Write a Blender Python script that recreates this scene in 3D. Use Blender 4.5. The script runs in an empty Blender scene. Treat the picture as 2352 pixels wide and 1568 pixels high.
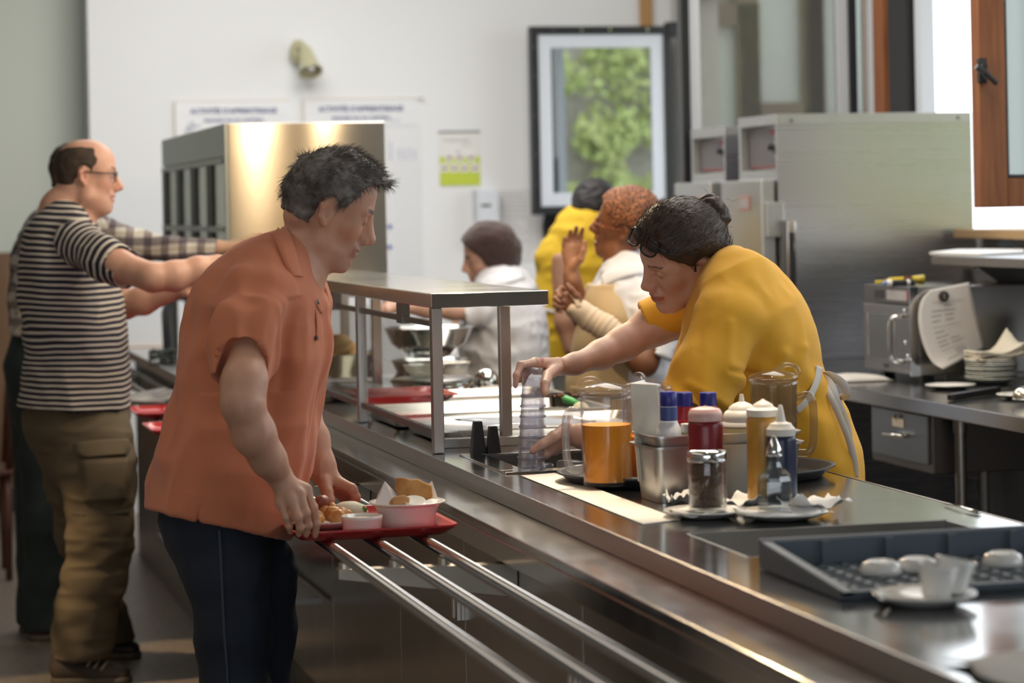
import bpy, bmesh, math, random
import numpy as np
from mathutils import Vector, Matrix

# ------------------------------------------------------------------ camera, world, lights, exposure
SC = bpy.context.scene
COL = SC.collection
FPX = 6000.0; CX = 1176.0; CY = 470.0; PHI = math.radians(13.82); RHO = .02; CAMH = 1.5
VL = np.array([math.sin(PHI), math.cos(PHI), 0.]); VR = np.array([math.cos(PHI), -math.sin(PHI), 0.]); VU = np.array([0, 0, 1.])
CR = VR*math.cos(RHO)-VU*math.sin(RHO); CU = VU*math.cos(RHO)+VR*math.sin(RHO); CP = np.array([0, 0, CAMH])
cam_d = bpy.data.cameras.new('camera'); cam = bpy.data.objects.new('camera', cam_d); COL.objects.link(cam)
cam_d.sensor_width = 36.0; cam_d.lens = 36.0*FPX/2352.0
cam_d.shift_x = 0.0; cam_d.shift_y = -(784.0-CY)/2352.0
cam_d.clip_start = .05; cam_d.clip_end = 200
m = Matrix((CR.tolist(), CU.tolist(), (-VL).tolist())).transposed().to_4x4(); m.translation = Vector(CP.tolist())
cam.matrix_world = m
cam_d.dof.use_dof = True; cam_d.dof.focus_distance = 5.9; cam_d.dof.aperture_fstop = 3.6
SC.camera = cam
SC.view_settings.view_transform = 'Standard'; SC.view_settings.look = 'None'
SC.view_settings.exposure = 0.22; SC.view_settings.gamma = 1.0; SC.view_settings.use_curve_mapping = False
SC.cycles.max_bounces = 7; SC.cycles.diffuse_bounces = 3; SC.cycles.glossy_bounces = 4
SC.cycles.transmission_bounces = 6; SC.cycles.transparent_max_bounces = 40
SC.cycles.caustics_reflective = False; SC.cycles.caustics_refractive = False; SC.cycles.sample_clamp_indirect = 4.0

world = bpy.data.worlds.new('sky'); SC.world = world; world.use_nodes = True
wb = world.node_tree.nodes['Background']; wb.inputs[0].default_value = (.88, .94, 1.0, 1); wb.inputs[1].default_value = 2.6

def area(name, loc, size, energy, color, aim=(0, 0, -1), size_y=None, spread=None):
    d = bpy.data.lights.new(name, 'AREA'); d.energy = energy; d.color = color; d.size = size
    if size_y: d.shape = 'RECTANGLE'; d.size_y = size_y
    if spread: d.spread = spread
    o = bpy.data.objects.new(name, d); COL.objects.link(o); o.location = loc
    o.rotation_euler = Vector(aim).to_track_quat('-Z', 'Y').to_euler(); return o
def spot(name, loc, aim, energy, color, ang=40, blend=.5, rad=.04):
    d = bpy.data.lights.new(name, 'SPOT'); d.energy = energy; d.color = color; d.spot_size = math.radians(ang); d.spot_blend = blend
    d.shadow_soft_size = rad
    o = bpy.data.objects.new(name, d); COL.objects.link(o); o.location = loc
    o.rotation_euler = (Vector(aim)-Vector(loc)).to_track_quat('-Z', 'Y').to_euler(); return o
# daylight entering by the tall windows of the right wall and by those behind the photographer
def portal(loc, sx, sy, aim):
    o = area('window_portal', loc, sx, 1, (1, 1, 1), aim, sy); o.data.cycles.is_portal = True; return o
for y0, y1 in ((10.45, 12.92), (7.2, 9.72), (4.2, 6.9), (1.2, 3.9)):
    portal((4.3, (y0+y1)/2, 2.0), 1.1, y1-y0, (-1, 0, 0))
portal((-1.5, -3.4, 1.75), 6.0, 1.7, (0, 1, 0))
area('fill_light_kitchen', (2.6, 8.2, 3.4), 1.2, 88, (1, .95, .88), (0, 0, -1), 6.0)  # added soft fill for kitchen, hall and back wall, no real fixtures
area('fill_light_hall', (-.8, 5.0, 3.4), 1.2, 20, (1, .88, .74), (0, 0, -1), 5.0)
area('fill_light_back', (1.6, 11.0, 3.4), 1.6, 78, (1, .98, .96), (0, .35, -1), 3.0)
def bulb(name, loc, energy, color, rad=.03):
    d = bpy.data.lights.new(name, 'POINT'); d.energy = energy; d.color = color; d.shadow_soft_size = rad
    o = bpy.data.objects.new(name, d); COL.objects.link(o); o.location = loc; return o
bulb('heat_lamp', (1.66, 7.0, 2.16), 26, (1, .74, .44))
bulb('heat_lamp', (1.78, 8.1, 2.12), 16, (1, .74, .44))
spot('counter_lamp', (1.70, 5.15, 2.9), (1.56, 5.15, .9), 150, (1, .82, .58), 30, .5, .04)
spot('sun_patch_spot', (-1.6, 8.3, 3.3), (.97, 9.0, 0), 420, (1, .72, .42), 5.5, .6, .03)  # added spots without fixtures, standing in for sun patches on the floor
spot('sun_patch_spot', (-1.6, 7.6, 3.3), (.90, 8.35, 0), 420, (1, .72, .42), 6, .5, .03)
spot('sun_patch_spot', (-2.2, 6.9, 3.3), (.45, 8.45, 0), 420, (1, .72, .42), 5, .5, .03)

# ------------------------------------------------------------------ pixels of the photograph -> points of the room
def ray(px, py): return VL+(px-CX)/FPX*CR+(CY-py)/FPX*CU
def atZ(px, py, z): r = ray(px, py); return CP+r*(z-CAMH)/r[2]
def atX(px, py, x): r = ray(px, py); return CP+r*x/r[0]
def atY(px, py, y): r = ray(px, py); return CP+r*y/r[1]
def atD(px, py, d): return CP+ray(px, py)*d

# ------------------------------------------------------------------ materials
MATS = {}
def nodes_of(m): return m.node_tree.nodes, m.node_tree.links
def mat(name, col=(.5, .5, .5), rough=.5, metal=0., **k):
    if name in MATS: return MATS[name]
    m = bpy.data.materials.new(name); m.use_nodes = True; n, l = nodes_of(m); b = n['Principled BSDF']
    b.inputs['Base Color'].default_value = (*col, 1); b.inputs['Roughness'].default_value = rough; b.inputs['Metallic'].default_value = metal
    if 'trans' in k: b.inputs['Transmission Weight'].default_value = k['trans']
    if 'ior' in k: b.inputs['IOR'].default_value = k['ior']
    if 'alpha' in k: b.inputs['Alpha'].default_value = k['alpha']
    if 'sss' in k:
        b.inputs['Subsurface Weight'].default_value = k['sss']; b.inputs['Subsurface Radius'].default_value = (.012, .005, .003); b.inputs['Subsurface Scale'].default_value = 1
    if 'coat' in k: b.inputs['Coat Weight'].default_value = k['coat']; b.inputs['Coat Roughness'].default_value = .1
    if 'sheen' in k: b.inputs['Sheen Weight'].default_value = k['sheen']
    if 'emit' in k: b.inputs['Emission Color'].default_value = (*k['emit'][:3], 1); b.inputs['Emission Strength'].default_value = k['emit'][3]
    if 'spec' in k: b.inputs['Specular IOR Level'].default_value = k['spec']
    if 'var' in k:   # colour variation by noise: (second colour, scale, stretch xyz)
        c2, sc, st = k['var']
        tc = n.new('ShaderNodeTexCoord'); mp = n.new('ShaderNodeMapping'); mp.inputs['Scale'].default_value = st
        nz = n.new('ShaderNodeTexNoise'); nz.inputs['Scale'].default_value = sc; nz.inputs['Detail'].default_value = 5
        rp = n.new('ShaderNodeValToRGB'); rp.color_ramp.elements[0].position = .35; rp.color_ramp.elements[1].position = .65
        rp.color_ramp.elements[0].color = (*col, 1); rp.color_ramp.elements[1].color = (*c2, 1)
        l.new(tc.outputs['Object'], mp.inputs[0]); l.new(mp.outputs[0], nz.inputs['Vector']); l.new(nz.outputs[0], rp.inputs[0]); l.new(rp.outputs[0], b.inputs['Base Color'])
    if 'bump' in k:  # (scale, strength, stretch)
        sc, stg, st = k['bump']
        tc = n.new('ShaderNodeTexCoord'); mp = n.new('ShaderNodeMapping'); mp.inputs['Scale'].default_value = st
        nz = n.new('ShaderNodeTexNoise'); nz.inputs['Scale'].default_value = sc; nz.inputs['Detail'].default_value = 4
        bp = n.new('ShaderNodeBump'); bp.inputs['Strength'].default_value = stg; bp.inputs['Distance'].default_value = .002
        l.new(tc.outputs['Object'], mp.inputs[0]); l.new(mp.outputs[0], nz.inputs['Vector']); l.new(nz.outputs[0], bp.inputs['Height']); l.new(bp.outputs[0], b.inputs['Normal'])
    MATS[name] = m; return m
def steel(name, col, rough, stretch=(1, 1, 1), rv=.12, sc=30, bump=.04):
    if name in MATS: return MATS[name]
    m = bpy.data.materials.new(name); m.use_nodes = True; n, l = nodes_of(m); b = n['Principled BSDF']
    b.inputs['Base Color'].default_value = (*col, 1); b.inputs['Metallic'].default_value = 1
    tc = n.new('ShaderNodeTexCoord'); mp = n.new('ShaderNodeMapping'); mp.inputs['Scale'].default_value = stretch
    nz = n.new('ShaderNodeTexNoise'); nz.inputs['Scale'].default_value = sc; nz.inputs['Detail'].default_value = 6
    mr = n.new('ShaderNodeMapRange'); mr.inputs['To Min'].default_value = max(.02, rough-rv); mr.inputs['To Max'].default_value = rough+rv
    nz2 = n.new('ShaderNodeTexNoise'); nz2.inputs['Scale'].default_value = 2.2; nz2.inputs['Detail'].default_value = 2
    bp = n.new('ShaderNodeBump'); bp.inputs['Strength'].default_value = bump; bp.inputs['Distance'].default_value = .002
    bp2 = n.new('ShaderNodeBump'); bp2.inputs['Strength'].default_value = .25; bp2.inputs['Distance'].default_value = .004
    l.new(tc.outputs['Object'], mp.inputs[0]); l.new(mp.outputs[0], nz.inputs['Vector']); l.new(nz.outputs[0], mr.inputs['Value']); l.new(mr.outputs[0], b.inputs['Roughness'])
    l.new(tc.outputs['Object'], nz2.inputs['Vector'])
    l.new(nz2.outputs[0], bp2.inputs['Height']); l.new(nz.outputs[0], bp.inputs['Height']); l.new(bp2.outputs[0], bp.inputs['Normal']); l.new(bp.outputs[0], b.inputs['Normal'])
    MATS[name] = m; return m
def attr_mat(name, rough=.6, attr='paint', sss=0., bump=None, sheen=0., spec=.5):
    if name in MATS: return MATS[name]
    m = mat(name, (.5, .5, .5), rough, spec=spec, **({'sss': sss} if sss else {}), **({'bump': bump} if bump else {}), **({'sheen': sheen} if sheen else {}))
    n, l = nodes_of(m); a = n.new('ShaderNodeVertexColor'); a.layer_name = attr; l.new(a.outputs[0], n['Principled BSDF'].inputs['Base Color']); return m

def thin_clear(name, tint=(1, 1, 1), refl=.12, haze=0., hcol=(.8, .82, .9)):
    """thin clear plastic or glass: see-through, glossy towards grazing angles, optionally slightly milky"""
    m = bpy.data.materials.new(name); m.use_nodes = True; n, l = nodes_of(m); n.remove(n['Principled BSDF']); o = n['Material Output']
    t = n.new('ShaderNodeBsdfTransparent'); t.inputs[0].default_value = (*tint, 1); g = n.new('ShaderNodeBsdfGlossy'); g.inputs['Roughness'].default_value = .04
    lw = n.new('ShaderNodeLayerWeight'); lw.inputs[0].default_value = .5; mr = n.new('ShaderNodeMapRange'); mr.inputs['To Min'].default_value = refl*.35; mr.inputs['To Max'].default_value = min(1, refl*5)
    pw = n.new('ShaderNodeMath'); pw.operation = 'POWER'; pw.inputs[1].default_value = 2.5
    l.new(lw.outputs['Facing'], pw.inputs[0]); l.new(pw.outputs[0], mr.inputs['Value']); mx = n.new('ShaderNodeMixShader')
    l.new(mr.outputs[0], mx.inputs[0]); l.new(t.outputs[0], mx.inputs[1]); l.new(g.outputs[0], mx.inputs[2]); out = mx
    if haze:
        d = n.new('ShaderNodeBsdfDiffuse'); d.inputs[0].default_value = (*hcol, 1); tr = n.new('ShaderNodeBsdfTranslucent'); tr.inputs[0].default_value = (*hcol, 1)
        m1 = n.new('ShaderNodeMixShader'); l.new(d.outputs[0], m1.inputs[1]); l.new(tr.outputs[0], m1.inputs[2])
        m2 = n.new('ShaderNodeMixShader'); m2.inputs[0].default_value = haze; l.new(mx.outputs[0], m2.inputs[1]); l.new(m1.outputs[0], m2.inputs[2]); out = m2
    l.new(out.outputs[0], o.inputs[0]); MATS[name] = m; return m
S_TOP = steel('steel_counter_top', (.60, .60, .585), .13, (1, 1, 1), .05, 8, .02)
S_FASCIA = steel('steel_fascia', (.50, .48, .47), .30, (1, .2, 30), .03, 4, .004)
S_PANEL = steel('steel_front_panel', (.40, .38, .36), .25, (1, 1, 1), .06, 6, .03)
S_BRUSH = steel('steel_brushed', (.50, .49, .475), .32, (1, 30, 1), .1, 4, .06)
S_OVEN = steel('steel_oven_side', (.58, .575, .60), .28, (.4, 1, 14), .05, 2.5, .012)
S_OVENF = steel('steel_oven_front', (.5, .5, .49), .4, (20, 1, 1), .1, 3, .06)
S_DARK = steel('steel_dark', (.24, .235, .23), .35, (1, 1, 1), .1, 8, .04)
S_POLISH = steel('steel_polished', (.72, .70, .67), .1, (1, 1, 1), .04, 6, .0)
S_TRAY = steel('aluminium_tray', (.74, .72, .67), .3, (1, 1, 1), .1, 14, .05)
S_WARM = steel('steel_warm_panel', (.64, .60, .53), .17, (1, 1, 30), .01, 3, .0)
_n, _l = nodes_of(S_WARM); _t = _n.new('ShaderNodeTangent'); _t.direction_type = 'RADIAL'; _t.axis = 'Z'
_n['Principled BSDF'].inputs['Anisotropic'].default_value = .92; _n['Principled BSDF'].inputs['Anisotropic Rotation'].default_value = .25; _l.new(_t.outputs[0], _n['Principled BSDF'].inputs['Tangent'])
M_CERAM = mat('white_ceramic', (.82, .80, .76), .18, coat=.4)
M_BLACKP = mat('black_plastic', (.016, .016, .018), .38)
M_RED = mat('red_tray_plastic', (.52, .022, .025), .3, coat=.3)
M_GLASS = thin_clear('clear_glass', (.93, .95, .95), .16)
M_PLASTIC = thin_clear('clear_plastic', (.985, .985, .995), .08, .06, (.86, .87, .95))
M_PAPER = mat('white_paper', (.78, .77, .75), .8)
M_NAPKIN = mat('napkin_paper', (.86, .85, .83), .85, bump=(60, .3, (1, 1, 1)))
M_WALL = mat('white_plaster', (.80, .81, .82), .8, bump=(9, .08, (1, 1, 1)))
M_GREENW = mat('grey_green_panel', (.58, .62, .56), .6)
M_WOOD = mat('brown_wood_panel', (.16, .085, .04), .5, var=((.20, .11, .055), 4, (8, 8, .6)))
M_FRAMEW = mat('orange_wood_frame', (.30, .105, .028), .4, var=((.20, .062, .016), 6, (10, 10, .7)))
M_TRIMW = mat('pine_trim', (.45, .25, .09), .5)
M_BLACKF = mat('black_window_frame', (.012, .013, .016), .35)
M_GREYF = mat('grey_window_frame', (.62, .66, .72), .4)
M_CHROME = mat('chrome', (.8, .8, .8), .08, 1.)

# ------------------------------------------------------------------ objects
FR = {}   # empties: name -> matrix
def frame(o, loc, rz=0.):
    o.location = loc; o.rotation_euler = (0, 0, rz)
    FR[o.name] = Matrix.Translation(Vector(loc)) @ Matrix.Rotation(rz, 4, 'Z')
def tag(o, label=None, cat=None, group=None, kind=None):
    if label: o['label'] = label
    if cat: o['category'] = cat
    if group: o['group'] = group
    if kind: o['kind'] = kind
    return o
def thing(name, label, cat, loc=(0, 0, 0), rz=0., group=None):
    o = bpy.data.objects.new(name, None); COL.objects.link(o); o.empty_display_size = .05
    frame(o, tuple(float(v) for v in loc), rz); return tag(o, label, cat, group)
def mesh_obj(name, V, Fs, mt, parent=None, smooth=False, loc=None, rz=0., bevel=0., label=None, seg=2, auto=False, mats=None, fmat=None, paint=None, extra=None):
    V = np.asarray(V, float).reshape(-1, 3)
    if parent is not None:
        if parent.name in FR: M = FR[parent.name]
        else: M = Matrix.Identity(4)
    else:
        if loc is None: loc = ((V[:, 0].min()+V[:, 0].max())/2, (V[:, 1].min()+V[:, 1].max())/2, V[:, 2].min()) if len(V) else (0, 0, 0)
        M = Matrix.Translation(Vector([float(v) for v in loc])) @ Matrix.Rotation(rz, 4, 'Z')
    Mi = np.array(M.inverted()); W = V@Mi[:3, :3].T+Mi[:3, 3]
    me = bpy.data.meshes.new(name)
    if isinstance(Fs, np.ndarray):
        me.vertices.add(len(W)); me.vertices.foreach_set('co', W.ravel())
        k = Fs.shape[1]; me.loops.add(Fs.size); me.loops.foreach_set('vertex_index', Fs.ravel())
        me.polygons.add(len(Fs)); me.polygons.foreach_set('loop_start', np.arange(0, Fs.size, k)); me.polygons.foreach_set('loop_total', np.full(len(Fs), k))
        me.update(calc_edges=True); me.validate()
    else:
        me.from_pydata(W.tolist(), [], [list(f) for f in Fs]); me.update()
    for mm in (mats or [mt]): me.materials.append(mm)
    if fmat is not None: me.polygons.foreach_set('material_index', fmat)
    if smooth or auto:
        me.polygons.foreach_set('use_smooth', [True]*len(me.polygons))
        if auto and hasattr(me, 'set_sharp_from_angle'): me.set_sharp_from_angle(angle=math.radians(38))
    if paint is not None:
        a = me.color_attributes.new('paint', 'FLOAT_COLOR', 'POINT'); c = np.ones((len(W), 4)); c[:, :3] = paint; a.data.foreach_set('color', c.ravel())
    o = bpy.data.objects.new(name, me); COL.objects.link(o)
    if parent is not None:
        o.parent = parent; FR[o.name] = M
    else:
        o.matrix_world = M; FR[o.name] = M
    if bevel:
        b = o.modifiers.new('bevel', 'BEVEL'); b.width = bevel; b.segments = seg; b.limit_method = 'ANGLE'; b.angle_limit = math.radians(40)
    if label: o['label'] = label
    return o

class MB:
    def __init__(s): s.v = []; s.f = []; s.m = []; s.cm = 0
    def add(s, vs, fs):
        n = len(s.v); s.v += [tuple(float(c) for c in v) for v in vs]; s.f += [tuple(i+n for i in f) for f in fs]; s.m += [s.cm]*len(fs); return s
    def box(s, a, b, rz=0., c=None):
        (x0, y0, z0), (x1, y1, z1) = a, b
        x0, x1 = sorted((x0, x1)); y0, y1 = sorted((y0, y1)); z0, z1 = sorted((z0, z1))
        vs = [(x0, y0, z0), (x1, y0, z0), (x1, y1, z0), (x0, y1, z0), (x0, y0, z1), (x1, y0, z1), (x1, y1, z1), (x0, y1, z1)]
        if rz:
            cx, cy = c or ((x0+x1)/2, (y0+y1)/2); ca, sa = math.cos(rz), math.sin(rz)
            vs = [(cx+(x-cx)*ca-(y-cy)*sa, cy+(x-cx)*sa+(y-cy)*ca, z) for x, y, z in vs]
        return s.add(vs, [(0, 3, 2, 1), (4, 5, 6, 7), (0, 1, 5, 4), (1, 2, 6, 5), (2, 3, 7, 6), (3, 0, 4, 7)])
    def lathe(s, prof, c=(0, 0, 0), n=32, axis=(0, 0, 1), sx=1., sy=1., cap=True, ref=None):
        ax = Vector(axis).normalized(); rf = Vector(ref) if ref else (Vector((1, 0, 0)) if abs(ax.x) < .9 else Vector((0, 1, 0)))
        e1 = (rf-ax*rf.dot(ax)).normalized(); e2 = ax.cross(e1); c = Vector([float(q) for q in c]); vs = []; fs = []
        for r, h in prof:
            for k in range(n):
                t = 2*math.pi*k/n; vs.append(c+ax*h+e1*(r*math.cos(t)*sx)+e2*(r*math.sin(t)*sy))
        for j in range(len(prof)-1):
            for k in range(n):
                a, b = j*n+k, j*n+(k+1) % n; fs.append((a, b, b+n, a+n))
        if cap:
            if prof[0][0] > 1e-6: fs.append(tuple(range(n-1, -1, -1)))
            if prof[-1][0] > 1e-6: fs.append(tuple(range((len(prof)-1)*n, len(prof)*n)))
        return s.add(vs, fs)
    def tube(s, pts, r, n=10, cap=True, sy=1., up=None, closed=False):
        P = [Vector([float(q) for q in p]) for p in pts]; rs = r if isinstance(r, (list, tuple)) else [r]*len(P); vs = []; fs = []; N = len(P)
        prev = None
        for i, p in enumerate(P):
            if closed: t = (P[(i+1) % N]-P[i-1])
            else: t = (P[min(i+1, N-1)]-P[max(i-1, 0)])
            t = t.normalized() if t.length > 1e-9 else Vector((0, 0, 1))
            if prev is None:
                u = Vector(up) if up else (Vector((0, 0, 1)) if abs(t.z) < .9 else Vector((1, 0, 0)))
            else: u = prev
            u = (u-t*u.dot(t)); u = u.normalized() if u.length > 1e-6 else t.orthogonal().normalized(); prev = u; w = t.cross(u)
            for k in range(n):
                a = 2*math.pi*k/n; vs.append(p+u*(rs[i]*math.cos(a)*sy)+w*(rs[i]*math.sin(a)))
        for i in range(N if closed else N-1):
            for k in range(n):
                a, b = i*n+k, i*n+(k+1) % n; c2 = ((i+1) % N)*n; fs.append((a, b, c2+(k+1) % n, c2+k))
        if cap and not closed: fs += [tuple(range(n-1, -1, -1)), tuple(range((N-1)*n, N*n))]
        return s.add(vs, fs)
    def prism(s, poly, h, o=(0, 0, 0), ex=(1, 0, 0), ey=(0, 1, 0)):
        ex, ey, o = Vector(ex), Vector(ey), Vector([float(q) for q in o]); ez = ex.cross(ey).normalized(); n = len(poly)
        A = [o+ex*x+ey*y for x, y in poly]; B = [p+ez*h for p in A]
        return s.add(A+B, [tuple(range(n-1, -1, -1)), tuple(range(n, 2*n))]+[(i, (i+1) % n, n+(i+1) % n, n+i) for i in range(n)])
    def build(s, name, mt, parent=None, **k):
        if len(set(s.m)) > 1 and 'mats' in k: k['fmat'] = s.m
        return mesh_obj(name, s.v, s.f, mt, parent, **k)
def copy_tree(o, parent=None, link=True):
    c = o.copy(); COL.objects.link(c)
    if parent is not None: c.parent = parent
    for ch in list(o.children): copy_tree(ch, c)
    return c
def qbez(pts, n=12):
    """smooth curve through points (catmull-rom)"""
    P = [np.array(p, float) for p in pts]; P = [2*P[0]-P[1]]+P+[2*P[-1]-P[-2]]; out = []
    for i in range(1, len(P)-2):
        for k in range(n):
            t = k/n; out.append(.5*((2*P[i])+(-P[i-1]+P[i+1])*t+(2*P[i-1]-5*P[i]+4*P[i+1]-P[i+2])*t*t+(-P[i-1]+3*P[i]-3*P[i+1]+P[i+2])*t**3))
    out.append(P[-2]); return out
def text_mesh(body, size, mt, parent, o, ex, ey, name='lettering', depth=.0006, align='CENTER', bold=0.):
    """writing laid flat on a surface: curve text turned into a mesh"""
    cu = bpy.data.curves.new(name, 'FONT'); cu.body = body; cu.size = size; cu.align_x = align; cu.extrude = depth; cu.resolution_u = 2; cu.offset = bold
    t = bpy.data.objects.new(name+'_tmp', cu); COL.objects.link(t)
    me = bpy.data.meshes.new_from_object(t.evaluated_get(bpy.context.evaluated_depsgraph_get()))
    n = len(me.vertices); co = np.zeros(n*3); me.vertices.foreach_get('co', co); co = co.reshape(-1, 3)
    fs = [tuple(p.vertices) for p in me.polygons]; bpy.data.objects.remove(t); bpy.data.meshes.remove(me)
    ex = np.array(ex, float); ey = np.array(ey, float); ez = np.cross(ex, ey)
    return co@np.array([ex, ey, ez])+np.array(o, float), fs
# ------------------------------------------------------------------ the room
XW = 4.10; YB = 13.10; ZC = 3.6
def struct(name, mb, mt, **k):
    o = mb.build(name, mt, **k); o['kind'] = 'structure'; return o
def terrazzo():
    m = mat('terrazzo_floor', (.30, .22, .15), .38); n, l = nodes_of(m); b = n['Principled BSDF']
    tc = n.new('ShaderNodeTexCoord'); v = n.new('ShaderNodeTexVoronoi'); v.inputs['Scale'].default_value = 75
    nz = n.new('ShaderNodeTexNoise'); nz.inputs['Scale'].default_value = 130; nz.inputs['Detail'].default_value = 3
    r = n.new('ShaderNodeValToRGB'); e = r.color_ramp.elements; e[0].color = (.15, .10, .065, 1); e[1].color = (.42, .33, .23, 1); e[0].position = .3; e[1].position = .7
    mx = n.new('ShaderNodeMixRGB'); mx.inputs[0].default_value = .35
    l.new(tc.outputs['Object'], v.inputs['Vector']); l.new(tc.outputs['Object'], nz.inputs['Vector']); l.new(nz.outputs[0], r.inputs[0])
    l.new(r.outputs[0], mx.inputs[1]); l.new(v.outputs['Color'], mx.inputs[2])
    hs = n.new('ShaderNodeHueSaturation'); hs.inputs['Saturation'].default_value = .45; hs.inputs['Value'].default_value = .85
    l.new(mx.outputs[0], hs.inputs['Color']); mx2 = n.new('ShaderNodeMixRGB'); mx2.inputs[0].default_value = .6; mx2.inputs[2].default_value = (.17, .11, .065, 1)
    l.new(hs.outputs[0], mx2.inputs[1]); l.new(mx2.outputs[0], b.inputs['Base Color']); return m
struct('floor', MB().box((-5, -3.5, -.1), (4.5, 15.2, 0)), terrazzo())
struct('ceiling', MB().box((-5, -3.5, ZC), (4.5, 15.2, ZC+.1)), mat('ceiling_paint', (.50, .53, .51), .85))
XL = 1.07
struct('wall_back', MB().box((XL, YB, 0), (XW+.06, YB+.15, ZC)), M_WALL)
struct('wall_far_left', MB().box((-5, 13.45, 1.31), (XL+.1, 13.6, ZC)), M_GREENW)
w = struct('trim_1', MB().box((-5, 13.42, .12), (XL+.1, 13.6, 1.31)), M_WOOD)
struct('baseboard_left', MB().box((-5, 13.40, 0), (XL+.1, 13.55, .12)), mat('baseboard_black', (.02, .018, .016), .5))
struct('wall_return', MB().box((XL, YB+.15, 0), (XL+.12, 13.45, ZC)), mat('return_paint', (.55, .57, .56), .8))
struct('wall_left', MB().box((-5.1, -3.5, 0), (-5, 15.05, ZC)), mat('hall_wall_paint', (.42, .38, .32), .8))
w = MB().box((-5, -3.6, 0), (4.5, -3.5, .9)).box((-5, -3.6, 2.6), (4.5, -3.5, ZC)).box((-5, -3.6, .9), (-4.5, -3.5, 2.6)).box((1.5, -3.6, .9), (4.5, -3.5, 2.6))
struct('wall_rear', w, mat('rear_wall_paint', (.40, .36, .30), .8))
mb = MB().box((XW, -3.5, 0), (XW+.2, 13.2, 1.36)).box((XW, -3.5, 2.56), (XW+.2, 13.2, ZC))
for a, b in ((-3.5, 1.2), (3.9, 4.2), (6.9, 7.2), (12.92, 13.2)): mb.box((XW, a, 1.36), (XW+.2, b, 2.56))
struct('wall_right', mb, mat('right_wall_paint', (.62, .62, .60), .8))
struct('trim_2', MB().box((XW-.12, 1.1, 1.34), (XW+.22, 9.2, 1.375)), mat('sill_wood', (.34, .22, .10), .45), bevel=.004)
struct('trim_3', MB().box((XL, YB-.025, .78), (1.9, YB, .83)), M_TRIMW)
struct('trim_4', MB().box((XW-.17, YB-.03, 2.40), (XW-.11, YB, ZC)), M_TRIMW)

# glass of the opened sashes: coated double glazing, half mirror, half clear
def reflective_glass(name, fac, tint):
    m = bpy.data.materials.new(name); m.use_nodes = True; n, l = nodes_of(m); n.remove(n['Principled BSDF']); o = n['Material Output']
    t = n.new('ShaderNodeBsdfTransparent'); t.inputs[0].default_value = (*tint, 1)
    g = n.new('ShaderNodeBsdfGlossy'); g.inputs['Roughness'].default_value = .015; g.inputs['Color'].default_value = (.9, .93, .92, 1)
    mx = n.new('ShaderNodeMixShader'); mx.inputs[0].default_value = fac; l.new(t.outputs[0], mx.inputs[1]); l.new(g.outputs[0], mx.inputs[2]); l.new(mx.outputs[0], o.inputs[0]); return m
G_A = reflective_glass('sash_glass', .50, (.62, .65, .64)); G_B = thin_clear('dusty_sash_glass', (.72, .71, .69), .12, .22, (.34, .33, .31))
G_C = thin_clear('room_side_glass', (.6, .64, .62), .2, .45, (.48, .52, .49))
def sash(n, x0, x1, y, z0, z1, glass, outer, inner, wo, wi, th=.06, split=None):
    """an opened casement leaf parallel to the back wall: outer frame, inner frame, glass"""
    root = MB().box((x1-.02, y-th/2-.01, z0-.02), (x1+.03, y+th/2+.01, z0+.06)).box((x1-.02, y-th/2-.01, z1-.06), (x1+.03, y+th/2+.01, z1+.02)).build('window_%d' % n, M_BLACKF)
    root['kind'] = 'structure'
    f = MB()
    for a, b in (((x0, z0), (x0+wo, z1)), ((x1-wo, z0), (x1, z1)), ((x0+wo, z0), (x1-wo, z0+wo)), ((x0+wo, z1-wo), (x1-wo, z1))):
        f.box((a[0], y-th/2, a[1]), (b[0], y+th/2, b[1]))
    f.build('sash_frame', outer, root, bevel=.003)
    f = MB(); xa, xb, za, zb = x0+wo, x1-wo, z0+wo, z1-wo
    if wi:
        for a, b in (((xa, za), (xa+wi, zb)), ((xb-wi, za), (xb, zb)), ((xa+wi, za), (xb-wi, za+wi)), ((xa+wi, zb-wi), (xb-wi, zb))):
            f.box((a[0], y-th/2+.012, a[1]), (b[0], y+th/2-.012, b[1]))
        f.build('inner_frame', inner, root, bevel=.002)
    MB().box((xa+wi*.8, y-.004, za+wi*.8), (xb-wi*.8, y+.004, zb-wi*.8)).build('glass_pane', glass, root)
    return root
xa = atY(1219, 300, 12.9)[0]
s1 = sash(1, xa, 4.03, 12.9, 1.445, 2.405, G_A, M_BLACKF, M_GREYF, .042, .068)
sc = MB()
for z in (1.60, 1.75, 1.95, 2.15, 2.3): sc.lathe([(.006, 0), (.006, .004)], (xa+.02, 12.868, z), 8, (0, -1, 0))
for x in (3.4, 3.55, 3.7, 3.9): sc.lathe([(.006, 0), (.006, .004)], (x, 12.868, 2.385), 8, (0, -1, 0))
sc.build('screw', M_CHROME, s1)
xb = atY(1562, 200, 10.38)[0]
s2 = sash(2, xb, 4.06, 10.38, 1.46, 2.58, G_B, M_BLACKF, M_GREYF, .036, .05)
xc = atY(2241, 250, 7.42)[0]
s3 = sash(3, xc, 4.09, 7.42, 1.462, 2.52, G_C, M_FRAMEW, M_BLACKF, .088, .012)
hz = atY(2254, 150, 7.38)
h = MB().box((hz[0]-.012, 7.372, hz[2]-.055), (hz[0]+.016, 7.39, hz[2]+.022)); h.build('handle_plate', M_BLACKP, s3, bevel=.003)
p0 = atY(2242, 153, 7.34); p1 = atY(2262, 166, 7.34); p2 = atY(2290, 192, 7.335)
h = MB().tube([(hz[0], 7.375, hz[2]-.005), (hz[0]-.004, 7.345, hz[2]-.004)], .009).tube([tuple(p0), tuple(p1), tuple(p2)], [.010, .009, .0085]); h.build('window_handle', M_BLACKP, s3)
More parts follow.
